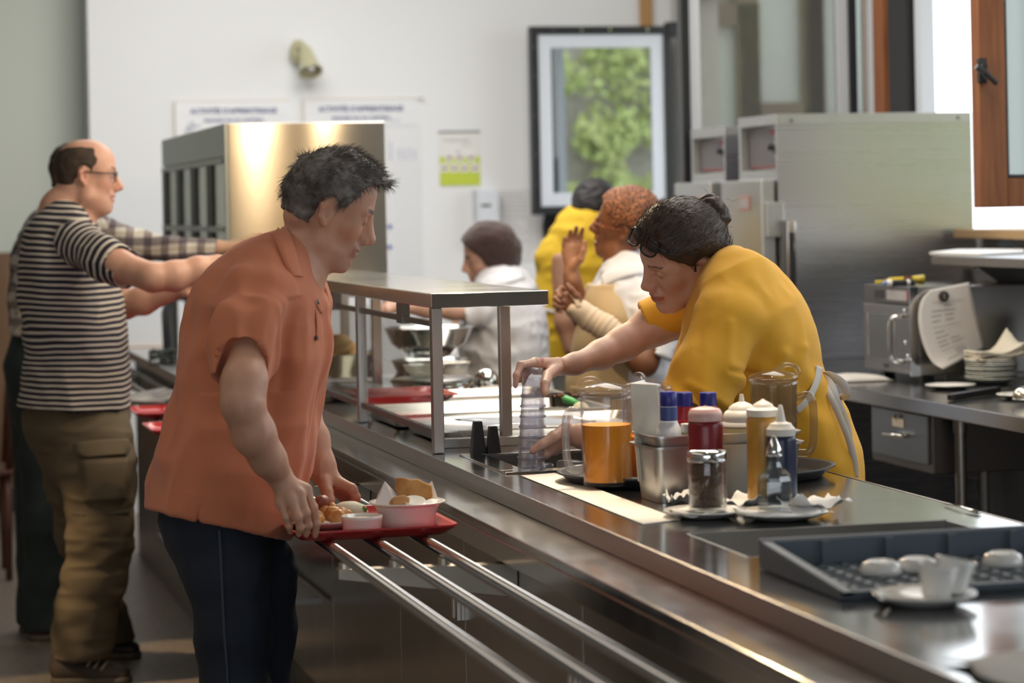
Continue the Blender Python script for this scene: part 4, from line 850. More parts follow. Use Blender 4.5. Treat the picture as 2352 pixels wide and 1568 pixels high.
for k, (dx, rt_) in enumerate(((.018, .12), (.045, -.1))):
    base = (c[0]+dx, c[1]+.012*k, .908); mb = MB(); n = 36; V = []
    pr = [(.020, 0), (.0205, .003), (.030, .044), (.0305, .050)]
    for r_, h_ in pr:
        for q in range(n): rr_ = r_*(1+.035*(1 if q % 2 else -1)*(1 if .003 < h_ < .049 else .3)); V.append((base[0]+rr_*math.cos(q*math.tau/n), base[1]+rr_*math.sin(q*math.tau/n), base[2]+h_+.006*k))
    F_ = [(j*n+q, j*n+(q+1) % n, (j+1)*n+(q+1) % n, (j+1)*n+q) for j in range(3) for q in range(n)]+[tuple(range(n-1, -1, -1))]
    mb.add(V, F_); o = mb.build('ribbed_cup', M_CERAM, smooth=True); sm_ = o.modifiers.new('t', 'SOLIDIFY'); sm_.thickness = .002; o.rotation_euler = (0, .12+.1*k, 0)
    tag(o, ('left', 'right')[k]+' small ribbed white cup standing on the saucer', 'cup', None)
# pale folded cloth in the near corner
c = at9(2335, 1535); napkin('folded_towel', 'pale folded towel at the bottom right corner of the counter', (c[0]+.03, c[1]-.03, .901), .10, .010, 21, mat('pale_towel', (.58, .56, .53), .8), cat='towel', curl=.1)
fl = thing('table_fork', 'steel fork and napkin end lying near the rear counter edge', 'fork', at9(2220, 1165)); a = at9(2172, 1158, .903); b = at9(2245, 1178, .903)
MB().tube([a, (np.array(a)+b)/2+[0, 0, .004], b], [.004, .003, .009], 8, sy=.35).build('fork_body', S_POLISH, fl, smooth=True)

# ---- food behind the glass
def sheet_pan(name, label, x0, x1, y0, y1, z, h, mt, rimw=.008, cat='tray', parent=None, fill=None):
    t = thing(name, label, cat, ((x0+x1)/2, (y0+y1)/2, z))
    A = [(x0+.02, y0+.02), (x1-.02, y0+.02), (x1-.02, y1-.02), (x0+.02, y1-.02)]
    rings = [(.018, 0.001), (.004, h-.003), (-rimw, h), (-rimw, h-.004), (.006, h-.003)]
    def rr(d):
        P = []; r = .03; X0, X1, Y0_, Y1_ = x0+d, x1-d, y0+d, y1-d
        for cx, cy, a0 in ((X1-r, Y1_-r, 0), (X0+r, Y1_-r, 90), (X0+r, Y0_+r, 180), (X1-r, Y0_+r, 270)):
            for k in range(5): a = math.radians(a0+90*k/4); P.append((cx+r*math.cos(a), cy+r*math.sin(a)))
        return P
    prof = [(.016, 0), (.0, h-.004), (-rimw, h-.004), (-rimw, h), (.002, h), (.02, .003)]
    V = []; n = 20; F_ = []
    for d, zz in prof: V += [(x, y, z+zz) for x, y in rr(d)]
    for j in range(len(prof)-1):
        for k in range(n): F_.append((j*n+k, j*n+(k+1) % n, (j+1)*n+(k+1) % n, (j+1)*n+k))
    F_ += [tuple(range(n-1, -1, -1)), tuple(range((len(prof)-1)*n, len(prof)*n))]
    mesh_obj('pan_shell', V, F_, mt, t, auto=True)
    if fill: MB().box((x0+.024, y0+.024, z+.003), (x1-.024, y1-.024, z+fill[1])).build(fill[2], fill[0], t, bevel=.002)
    return t
sheet_pan('sheet_pan', 'nearest aluminium sheet pan behind the sneeze guard, with foil on it', 1.37, 1.98, 6.42, 6.85, .905, .030, S_TRAY, fill=(mat('foil_dull', (.5, .5, .52), .3, .6), .012, 'foil_lining'))
sheet_pan('sheet_pan', 'second aluminium sheet pan, in the middle of the row behind the glass', 1.36, 1.97, 6.92, 7.32, .905, .034, S_TRAY)
sheet_pan('sheet_pan', 'third aluminium sheet pan, full of dark roast leftovers', 1.45, 1.99, 7.42, 7.80, .905, .034, S_TRAY, fill=(mat('dark_leftovers', (.04, .025, .015), .6, var=((.14, .06, .02), 40, (1, 1, 1))), .014, 'leftovers'))
sheet_pan('serving_tray', 'red plastic serving tray lying flat behind the glass', 1.36, 1.63, 7.33, 7.40+.28, .9405, .020, M_RED, fill=(mat('red_inner', (.55, .05, .05), .5), .008, 'tray_base'))
V = []; c = at9(985, 985, .94); rn = random.Random(12)
o = napkin('foil_sheet', 'crumpled foil sheet on the nearest sheet pan', (1.66, 6.64, .922), .15, .020, 31, mat('foil', (.7, .72, .78), .22, .9), N=21, cat='foil', curl=.5)
def bowl(name, label, c, r, h, mt, thick=.003, foot=.5, cat='bowl', lip=.004):
    o = MB().lathe([(0, 0), (r*foot, 0), (r*(foot+.15), h*.08), (r*.86, h*.5), (r, h*.97), (r+lip, h), (r-.001, h+.001), (r*.86-thick, h*.5), (r*foot, thick*1.5), (0, thick*1.2)], c, 40).build(name, mt, smooth=True); tag(o, label, cat); return o
c = at9(960, 906); c = (1.70, 8.02, .9)
bowl('sauce_pot', 'low steel pan with a dark tilted lid beside the white bowls', (1.69, 7.95, .9), .128, .055, S_POLISH, foot=.9)
o = MB().lathe([(.132, 0), (.134, .003), (.12, .010), (.03, .016), (0, .017)], (1.69, 7.95, .958), 40).build('pot_lid', S_DARK, smooth=True); tag(o, 'flat dark lid resting on the low steel pan', 'lid')
bowl('glass_bowl', 'clear glass bowl on the pan lid behind the sneeze guard', (1.66, 7.93, .9755), .066, .035, thin_clear('bowl_glass', (.85, .86, .82), .2, .35, (.8, .78, .72)), foot=.5)
a = atY(1043, 870, 8.30)
for k, (zz, lb) in enumerate(((.90, 'lower oval white bowl of the pair by the right post'), (.945, 'upper oval white bowl of the pair by the right post'))):
    bowl('white_bowl', lb, (float(a[0]), 8.30, zz), .052, .046, M_CERAM, foot=.72)
a = atY(985, 800, 8.75); bowl('stacked_pan', 'lower steel pan carrying the big mixing bowl', (float(a[0]), 8.75, .9), .13, .075, S_POLISH, foot=.85)
bowl('mixing_bowl', 'big steel mixing bowl on top of the stack behind the glass', (float(a[0])+.0, 8.75, .982), .150, .105, S_POLISH, foot=.35, lip=.008)
a = atY(955, 780, 8.9); o = napkin('plastic_film', 'dark crumpled plastic film bag beside the mixing bowl', (float(a[0])-.22, 8.84, .96), .07, .07, 17, mat('dark_film', (.05, .045, .04), .25), cat='bag', curl=1.3)
for q in (o,): q.location.z = .955
st = MB().box((float(a[0])-.28, 8.77, .9), (float(a[0])-.155, 8.90, .953)).build('dark_tub', mat('dark_tub', (.04, .04, .04), .4), bevel=.006); tag(st, 'dark plastic tub under the crumpled film bag', 'tub')
a = atY(1118, 890, 8.05)
plate('dinner_plate', 'white plate under the shiny steel dome', (float(a[0])+.01, 8.05, .9), .078, .012)
o = MB().lathe([(.0, 0), (.026, .0), (.030, .003), (.040, .022), (.0415, .038), (.037, .058), (.026, .072), (.012, .078), (0, .079)], (float(a[0]), 8.05, .9045), 36).build('steel_dome', S_POLISH, smooth=True); tag(o, 'shiny round steel dome bowl upside down on a white plate', 'bowl')
a = atY(1074, 890, 8.02); mb = MB(); c = (float(a[0]), 8.02, .9); b, t_ = .018, .011
mb.add([(c[0]-b, c[1]-b, .9), (c[0]+b, c[1]-b, .9), (c[0]+b, c[1]+b, .9), (c[0]-b, c[1]+b, .9), (c[0]-t_, c[1]-t_, .96), (c[0]+t_, c[1]-t_, .96), (c[0]+t_, c[1]+t_, .96), (c[0]-t_, c[1]+t_, .96)], [(0, 3, 2, 1), (4, 5, 6, 7), (0, 1, 5, 4), (1, 2, 6, 5), (2, 3, 7, 6), (3, 0, 4, 7)])
tag(mb.build('pepper_holder', M_BLACKP, bevel=.001), 'small black wedge holder left of the steel dome', 'holder')
# bread bowl seen past the man's chest
a = atY(800, 850, 9.0); cb = (1.50, 8.62, .9)
bowl('salad_bowl', 'wide glass and steel bowl of bread rolls behind the glass', cb, .135, .115, mat('bowl_olive', (.42, .40, .30), .15, .7), foot=.45)
rn = random.Random(9); MBR = mat('bread_crust', (.52, .26, .08), .6, var=((.72, .48, .2), 12, (1, 1, 1)), bump=(30, .4, (1, 1, 1)))
for i in range(9):
    an = i*.7; r = .075 if i < 7 else .02; z = .995+.02*(i % 2)+(.035 if i >= 7 else 0); s_ = rn.uniform(.038, .048)
    o = MB().lathe([(0, -s_*.6), (s_*.7, -s_*.45), (s_, 0), (s_*.8, s_*.45), (s_*.4, s_*.62), (0, s_*.66)], (cb[0]+r*math.cos(an), cb[1]+r*math.sin(an), z), 18, sx=1.15, axis=(rn.uniform(-.3, .3), rn.uniform(-.3, .3), 1)).build('bread_roll', MBR, smooth=True)
    tag(o, 'golden bread roll heaped in the wide bowl behind the sneeze glass', 'bread', 'bread rolls in the wide bowl')
p0 = None
for i in range(6):
    if p0 is None: p0 = plate('stacked_plate', 'white plate in the stack behind the glass, beside the orange shirt', (1.46, 8.10, .9), .095, .014, 'stack of plates behind the glass')
    else: q = copy_tree(p0); q.location.z = .9+i*.009
# baking pan with spatula
a = atY(1292, 918, 7.32)
plate('dinner_plate', 'white plate under the scorched black baking tin', (float(a[0]), 7.32, .9), .078, .013)
bt = thing('baking_tin', 'black rectangular baking tin with scorched brown rim', 'tin', (float(a[0]), 7.32, .9055)); x = float(a[0])
MB().box((x-.040, 7.28, .906), (x+.046, 7.285, .95)).box((x-.040, 7.36, .906), (x+.046, 7.365, .95)).box((x-.040, 7.28, .906), (x-.036, 7.365, .95)).box((x+.042, 7.28, .906), (x+.046, 7.365, .95)).box((x-.04, 7.28, .906), (x+.046, 7.365, .909)).build('tin_wall', mat('tin_black', (.02, .015, .012), .45), bt)
mb = MB(); rn = random.Random(4)
for k in range(34): q = (x-.04+rn.random()*.09, rn.choice((7.279, 7.365)) if k % 2 else 7.28+rn.random()*.085, .95-rn.random()*.010); s_ = rn.uniform(.003, .007); mb.lathe([(0, -s_), (s_, 0), (0, s_*.6)], q, 7)
mb.build('burnt_crust', mat('burnt', (.25, .09, .03), .7), bt)
a = atY(1312, 922, 7.22); b = atY(1352, 938, 7.16)
sp = thing('spatula', 'spatula with a bright green handle resting across the plate', 'spatula', (float(a[0]), 7.2, .93)); d = np.array(b)-a; s0 = np.array(a)-d*.42
MB().tube([s0, s0+d*.05, a, np.array(a)+d*.4], [.008, .0115, .0125, .0095], 14).build('green_handle', mat('green_plastic', (.10, .50, .16), .4), sp, smooth=True)
MB().tube([np.array(a)+d*.4, np.array(a)+d*.7, b+d*.5], [.005, .01, .014], 10, sy=.3).build('spatula_blade', S_POLISH, sp, smooth=True)
a = atY(1330, 945, 7.05); 
plate('saucer', 'white saucer with a mound of mash left of the front pitcher', (float(a[0])+.01, 7.05, .9), .055, .010)
o = MB().lathe([(0, 0), (.03, 0), (.034, .008), (.026, .022), (.015, .036), (.006, .040), (0, .040)], (float(a[0])+.005, 7.05, .9055), 14).build('mashed_potato', mat('mash', (.74, .72, .50), .7, bump=(50, .8, (1, 1, 1))), smooth=True); tag(o, 'pale mound of mashed potato on the saucer', 'food')
wb_ = MB().box((1.86, 6.9, .9), (2.02, 7.5, .904)).build('wooden_board', mat('board_wood', (.45, .24, .09), .5)); tag(wb_, 'thin wooden board under the plates at the rear of the counter', 'board')

# ------------------------------------------------------------------ the held tray and its food
def ctray(label, x0, x1, y0, y1, z, name='cafeteria_tray', h=.022):
    def rr(d, r=.035):
        P = []; X0, X1, Y0_, Y1_ = x0+d, x1-d, y0+d, y1-d
        for cx, cy, a0 in ((X1-r, Y1_-r, 0), (X0+r, Y1_-r, 90), (X0+r, Y0_+r, 180), (X1-r, Y0_+r, 270)):
            for k in range(7): a = math.radians(a0+90*k/6); P.append((cx+r*math.cos(a), cy+r*math.sin(a)))
        return P
    prof = [(.022, 0), (.006, h*.55), (0, h-.004), (0, h), (.009, h-.001), (.016, h*.6), (.028, .0045)]; V = []; n = 28; F_ = []
    for d, zz in prof: V += [(x, y, z+zz) for x, y in rr(d)]
    for j in range(len(prof)-1):
        for k in range(n): F_.append((j*n+k, j*n+(k+1) % n, (j+1)*n+(k+1) % n, (j+1)*n+k))
    F_ += [tuple(range(n-1, -1, -1)), tuple(range((len(prof)-1)*n, len(prof)*n))]
    o = mesh_obj(name, V, F_, M_RED, auto=True); return tag(o, label, 'tray', None)
TZ = .8300
ctray('red cafeteria tray slid along the rails by the man in the orange shirt', .812, 1.155, 5.19, 5.61, TZ)
ctray('empty red cafeteria tray behind the man in orange', .80, 1.13, 7.76, 8.10, TZ)
ctray('red cafeteria tray with a newspaper on it, next to the striped shirt', .82, 1.13, 8.45, 8.80, TZ)
ctray('farthest red tray low on the lower shelf under the tray slide', .95, 1.15, 8.0, 8.35, .40)
us = MB().box((.93, 7.3, .385), (1.22, 9.0, .40)).build('lower_shelf', S_DARK); tag(us, 'low steel shelf under the tray slide', 'shelf')
P = [atZ(px, py, .858) for px, py in ((292, 925), (372, 926), (410, 908), (375, 896), (292, 908))]
mb = MB(); 
for k in range(3): mb.add([(p[0]+.003*k, p[1]-.002*k, .853+.004*k+(.006 if i in (2, 3) else 0)) for i, p in enumerate(P)]+[(p[0]+.003*k, p[1]-.002*k, .8555+.004*k+(.006 if i in (2, 3) else 0)) for i, p in enumerate(P)], [(0, 1, 2, 3, 4), (9, 8, 7, 6, 5), (0, 5, 6, 1), (1, 6, 7, 2), (2, 7, 8, 3), (3, 8, 9, 4), (4, 9, 5, 0)])
o = mb.build('newspaper', mat('newsprint', (.52, .50, .47), .8, var=((.12, .11, .12), 14, (1, 1, 1)))); tag(o, 'folded newspaper on the red tray by the striped shirt', 'newspaper')
c = (1.075, 5.335, TZ+.0045)
bowlc = bowl('soup_bowl', 'white rimmed bowl on the tray filled with bread and napkin', c, .068, .047, M_CERAM, foot=.74, lip=0)
MB().lathe([(.066, .045), (.078, .050), (.081, .053), (.079, .0545), (.066, .0505), (.060, .046)], c, 44, cap=False).build('bowl_rim', M_CERAM, bowlc, smooth=True)
c = (.965, 5.262, TZ+.0045); n = 48; V = []
for r_, h_ in ((.036, 0), (.0385, .003), (.0412, .028), (.0425, .031), (.0425, .037), (.039, .037), (.036, .006), (0, .005)):
    for q in range(n): rr_ = r_*(1+(.014*(1 if q % 2 else -1) if .002 < h_ < .029 and r_ > .038 else 0)); V.append((c[0]+rr_*math.cos(q*math.tau/n), c[1]+rr_*math.sin(q*math.tau/n), c[2]+h_))
o = MB().add(V, [(j*n+q, j*n+(q+1) % n, (j+1)*n+(q+1) % n, (j+1)*n+q) for j in range(7) for q in range(n)]+[tuple(range(n-1, -1, -1))]).build('ramekin', M_CERAM, smooth=True); tag(o, 'fluted white ramekin at the near edge of the red tray', 'ramekin')
o = MB().lathe([(.0, .022), (.037, .022), (.037, .029), (.02, .032), (0, .031)], c, 24).build('pale_sauce', mat('pale_sauce', (.72, .60, .42), .4), smooth=True); tag(o, 'pale sauce filling the fluted ramekin', 'sauce')
c = (.912, 5.385, TZ+.0045); plate('dinner_plate', 'white dinner plate of roasted potatoes on the red tray', c, .088, .018)
rn = random.Random(22); M_POT = mat('roast_potato', (.62, .26, .07), .45, var=((.80, .44, .15), 35, (1, 1, 1)), coat=.2, bump=(60, .6, (1, 1, 1)))
M_POTD = mat('roast_dark', (.30, .09, .05), .45)
pp = None
for i in range(26):
    an = rn.uniform(0, 6.28); r = .058*math.sqrt(rn.random()); s_ = rn.uniform(.012, .018); z = c[2]+.012+s_*.7+max(0, (.05-r))*rn.uniform(.2, .75)
    q = (c[0]-.012+r*math.cos(an), c[1]-.015+r*math.sin(an), z)
    o = MB().lathe([(0, -s_*.8), (s_*.8, -s_*.55), (s_, .0), (s_*.75, s_*.6), (0, s_*.8)], q, 6, axis=(rn.gauss(0, 1), rn.gauss(0, 1), rn.gauss(0, 1)), sx=1.3).build('roasted_potato', M_POTD if i % 7 == 0 else M_POT, bevel=.003, seg=2, smooth=True)
    tag(o, 'roasted potato piece heaped on the dinner plate of the red tray', 'food', 'roasted potatoes on the tray')
o = MB().lathe([(0, 0), (.026, 0), (.032, .012), (.026, .026), (.012, .034), (0, .035)], (c[0]+.055, c[1]+.035, c[2]+.014), 14, sx=1.3).build('creamy_mash', mat('creamy', (.80, .78, .60), .6, bump=(70, .7, (1, 1, 1))), smooth=True); tag(o, 'creamy pale side dish on the dinner plate beside the potatoes', 'food')
for k, (dx, dy) in enumerate(((.082, .02), (.120, .01))):
    o = MB().tube([(c[0]+dx, c[1]+dy, c[2]+.030), (c[0]+dx+.006, c[1]+dy, c[2]+.036-.012*k)], [.007-.002*k, .006-.002*k], 12).build('green_bean', mat('bean_green', (.16, .30, .05), .5), smooth=False); tag(o, ('green vegetable piece at the right side of the creamy dish', 'tiny green vegetable piece behind the ramekin')[k], 'food')
# bread, butter cup and napkin in the bowl
bc = (1.075, 5.335, TZ+.05)
def slab(name, label, P, c, th, mt, ang, lean=0., bev=.004, sub=None):
    ex = np.array([math.cos(ang), math.sin(ang), 0]); ey = np.array([-math.sin(ang)*math.sin(lean), math.cos(ang)*math.sin(lean), math.cos(lean)])
    mb = MB().prism(P, th, c, ex.tolist(), ey.tolist()); o = mb.build(name, mt, bevel=bev, seg=3); return tag(o, label, 'bread')
M_BRD = mat('bread_side', (.66, .36, .12), .7, var=((.45, .19, .05), 25, (1, 1, 1)), bump=(60, .8, (1, 1, 1)))
P = [(-.036, -.026), (.036, -.03), (.040, -.005), (.038, .016), (.022, .022), (.010, .03), (-.006, .028), (-.02, .033), (-.034, .034), (-.038, .012), (-.033, .0)]
slab('bread_slice', 'thick golden slice of bread standing in the bowl on the red tray', P, (bc[0]+.016, bc[1]+.015, bc[2]+.022), .022, M_BRD, -.15, .12)
slab('bread_heel', 'small brown heel of bread lying left in the bowl', [(-.018, -.010), (.018, -.010), (.022, .004), (.010, .011), (-.012, .009), (-.021, .002)], (bc[0]-.026, bc[1]-.035, bc[2]+.008), .02, mat('crust_brown', (.42, .17, .06), .6, var=((.62, .36, .14), 20, (1, 1, 1))), .1, .5)
o = MB().lathe([(0, 0), (.020, 0), (.0235, .011), (.0215, .011), (.018, .009), (0, .009)], (bc[0]+.006, bc[1]-.042, bc[2]+.004), 28, axis=(0, -.35, 1)).build('butter_cup', mat('butter_pot', (.80, .80, .76), .35), smooth=True); tag(o, 'small white butter cup propped in front of the bread', 'cup')
nb = thing('paper_napkin', 'white napkin with pointed corners sticking out of the bowl on the tray', 'napkin', bc)
def tri(P_): 
    V = [(bc[0]+a, bc[1]+b, bc[2]+d) for a, b, d in P_]; return V
mb = MB(); 
for P_ in (((-.070, -.01, .002), (-.042, .02, .048), (-.020, .025, .020), (-.005, .0, .008), (-.03, -.03, .0)), ((-.070, -.01, .002), (-.055, .03, .020), (-.042, .02, .048), (-.060, 0, .012)), ((.030, .02, .014), (.058, .02, .045), (.066, .0, .008), (.05, -.015, .002)), ((.010, -.03, .002), (.045, -.02, .012), (.066, .0, .008), (.05, -.035, .0))):
    V = tri(P_); mb.add(V, [tuple(range(len(V)))])
o = mb.build('napkin_sheet', M_NAPKIN, nb); o.modifiers.new('t', 'SOLIDIFY').thickness = .0015
# ------------------------------------------------------------------ figures: smooth implicit bodies turned into meshes
def vnoise(P, f, seed=0):
    """smooth value noise in -1..1 at points P (N,3)"""
    Q = P*f+seed*17.31; I = np.floor(Q).astype(np.int64); T = Q-I; T = T*T*(3-2*T)
    def h(i, j, k):
        n = (i*73856093) ^ (j*19349663) ^ (k*83492791); n = (n ^ (n >> 13))*1274126177; return ((n & 0xffff)/32767.5)-1
    r = 0
    for a in (0, 1):
        for b in (0, 1):
            for c in (0, 1):
                w = (T[:, 0] if a else 1-T[:, 0])*(T[:, 1] if b else 1-T[:, 1])*(T[:, 2] if c else 1-T[:, 2]); r = r+w*h(I[:, 0]+a, I[:, 1]+b, I[:, 2]+c)
    return r
class Prim:
    """ellipsoidal capsule from a to b; radii ra=(across, depth) at a, rb at b; e2 = depth direction; op: + or -"""
    def __init__(s, a, b, ra, rb=None, e2=(0, 1, 0), k=.02, op=1, cap=1.):
        s.a = np.array(a, float); s.b = np.array(b, float); ra = ra if hasattr(ra, '__len__') else (ra, ra); rb = ra if rb is None else (rb if hasattr(rb, '__len__') else (rb, rb))
        s.ra = ra; s.rb = rb; s.k = k; s.op = op; d = s.b-s.a; s.L = np.linalg.norm(d); s.cap = cap
        e2 = np.array(e2, float)
        if s.L < 1e-6: s.e0 = np.array([0, 0, 1.]) if abs(e2[2]) < .9 else np.array([1., 0, 0]); s.L = 0
        else: s.e0 = d/s.L
        e2 = e2-s.e0*(e2@s.e0); s.e2 = e2/np.linalg.norm(e2); s.e1 = np.cross(s.e2, s.e0)
        R = max(*ra, *rb); s.lo = np.minimum(s.a, s.b)-R-k; s.hi = np.maximum(s.a, s.b)+R+k
    def d(s, P):
        Q = P-s.a; t0 = Q@s.e0; t = np.clip(t0/s.L, 0, 1) if s.L else np.zeros(len(P)); ax = (t0-t*s.L)/s.cap
        r1 = s.ra[0]+(s.rb[0]-s.ra[0])*t; r2 = s.ra[1]+(s.rb[1]-s.ra[1])*t; rm = np.minimum(r1, r2); u = Q@s.e1; v = Q@s.e2
        q = np.sqrt((u/r1)**2+(v/r2)**2+(ax/rm)**2)
        g = np.sqrt((u/r1**2)**2+(v/r2**2)**2+(ax/rm**2)**2)/np.maximum(q, 1e-6)
        return (q-1)/np.maximum(g, 1e-6)
def smin(a, b, k):
    h = np.clip(.5+.5*(b-a)/k, 0, 1); return b+(a-b)*h-k*h*(1-h)
class Field:
    """groups: list of (prims, cuts); each group is a smooth union of its prims trimmed by its cuts; groups blend with k"""
    def __init__(s, *groups, k=.015, cuts=()):
        s.g = [(g if isinstance(g, tuple) else (g, ())) for g in groups]; s.k = k; s.cuts = list(cuts); s.p = [p for g in s.g for p in g[0]]
    def __call__(s, P, sub=None):
        tot = None; ids = None if sub is None else {id(p) for p in sub}
        for prims, cuts in s.g:
            r = np.full(len(P), 1.); any_ = False
            for p in prims:
                if ids is not None and id(p) not in ids: continue
                any_ = True; d = p.d(P); r = smin(r, d, p.k) if p.op > 0 else -smin(-r, d, p.k)
            if not any_: continue
            for c in cuts: r = np.maximum(r, c(P))
            tot = r if tot is None else smin(tot, r, s.k)
        if tot is None: return np.full(len(P), 1.)
        for c in s.cuts: tot = np.maximum(tot, c(P))
        return tot
    def bounds(s):
        lo = np.min([p.lo for p in s.p if p.op > 0], 0)-.02; hi = np.max([p.hi for p in s.p if p.op > 0], 0)+.02; return lo, hi
def polygonise(fld, h, lo=None, hi=None):
    B = 12
    if lo is None: lo, hi = fld.bounds()
    lo = np.array(lo, float); n = np.ceil((np.array(hi)-lo)/h).astype(int)+1; nb = np.ceil(n/B).astype(int)
    off = np.array([[i, j, k] for i in (0, 1) for j in (0, 1) for k in (0, 1)]); vk = []; vp = []; quads = []
    g1 = np.arange(B+1); GI = np.stack(np.meshgrid(g1, g1, g1, indexing='ij'), -1).reshape(-1, 3)
    # coarse test on block centres
    bc = np.stack(np.meshgrid(*[np.arange(q) for q in nb], indexing='ij'), -1).reshape(-1, 3); cen = lo+(bc+.5)*B*h
    rad = B*h*.87*1.25+.004; act = []
    for s0 in range(0, len(cen), 20000):
        act.append(np.abs(fld(cen[s0:s0+20000])) < rad*1.6)
    act = bc[np.concatenate(act)]
    STR = np.array([1, 4096, 4096*4096], dtype=np.int64)
    for b in act:
        base = b*B; c = lo+(base+B/2)*h; R = B*h*.87
        sub = [p for p in fld.p if np.all(p.lo-R-.02 < c) and np.all(p.hi+R+.02 > c)]
        if not sub: continue
        G = fld(lo+(base+GI)*h, sub).reshape(B+1, B+1, B+1)
        if G.min() > 0 or G.max() < 0: continue
        S = G < 0; c8 = np.stack([S[i:B+i, j:B+j, k:B+k] for i, j, k in off], -1); cnt = c8.sum(-1); m = (cnt > 0) & (cnt < 8)
        cells = np.argwhere(m)
        if not len(cells): continue
        acc = np.zeros((len(cells), 3)); num = np.zeros(len(cells))
        for i0 in range(8):
            for i1 in range(i0+1, 8):
                df = off[i1]-off[i0]
                if np.abs(df).sum() != 1: continue
                A = cells+off[i0]; C = cells+off[i1]; ga = G[A[:, 0], A[:, 1], A[:, 2]]; gc = G[C[:, 0], C[:, 1], C[:, 2]]
                x = (ga < 0) != (gc < 0); t = np.where(x, ga/(ga-gc+1e-12), 0); t = np.clip(t, 0, 1)
                acc += np.where(x[:, None], off[i0]+df*t[:, None], 0); num += x
        pos = lo+(base+cells+acc/num[:, None])*h; key = ((base+cells)*STR).sum(1); vk.append(key); vp.append(pos)
        for ax in range(3):
            a1, a2 = (ax+1) % 3, (ax+2) % 3; e = np.zeros(3, int); e[ax] = 1
            cc = GI[(GI < B).all(1)]; ga = G[cc[:, 0], cc[:, 1], cc[:, 2]]; gb = G[cc[:, 0]+e[0], cc[:, 1]+e[1], cc[:, 2]+e[2]]
            x = (ga < 0) != (gb < 0); ed = cc[x]+base; fl = (ga < 0)[x]
            if not len(ed): continue
            u = np.zeros(3, int); u[a1] = 1; w = np.zeros(3, int); w[a2] = 1
            q = np.stack([((ed-u-w)*STR).sum(1), ((ed-w)*STR).sum(1), (ed*STR).sum(1), ((ed-u)*STR).sum(1)], 1); q[~fl] = q[~fl][:, ::-1]; quads.append(q)
    K = np.concatenate(vk); Pp = np.concatenate(vp); Q = np.concatenate(quads)
    o = np.argsort(K); K = K[o]; Pp = Pp[o]; idx = np.searchsorted(K, Q); idx = np.clip(idx, 0, len(K)-1); ok = (K[idx] == Q).all(1); return Pp, idx[ok].astype(np.int32)
def vnormals(V, Q):
    n = np.cross(V[Q[:, 2]]-V[Q[:, 0]], V[Q[:, 3]]-V[Q[:, 1]]); N = np.zeros_like(V)
    for k in range(4): np.add.at(N, Q[:, k], n)
    return N/np.maximum(np.linalg.norm(N, axis=1, keepdims=True), 1e-12)
def relax(V, Q, it=2, f=.5):
    for _ in range(it):
        S = np.zeros_like(V); c = np.zeros(len(V))
        for a, b in ((0, 1), (1, 2), (2, 3), (3, 0)):
            np.add.at(S, Q[:, a], V[Q[:, b]]); np.add.at(S, Q[:, b], V[Q[:, a]]); np.add.at(c, Q[:, a], 1); np.add.at(c, Q[:, b], 1)
        V = V+f*(S/np.maximum(c, 1)[:, None]-V)
    return V

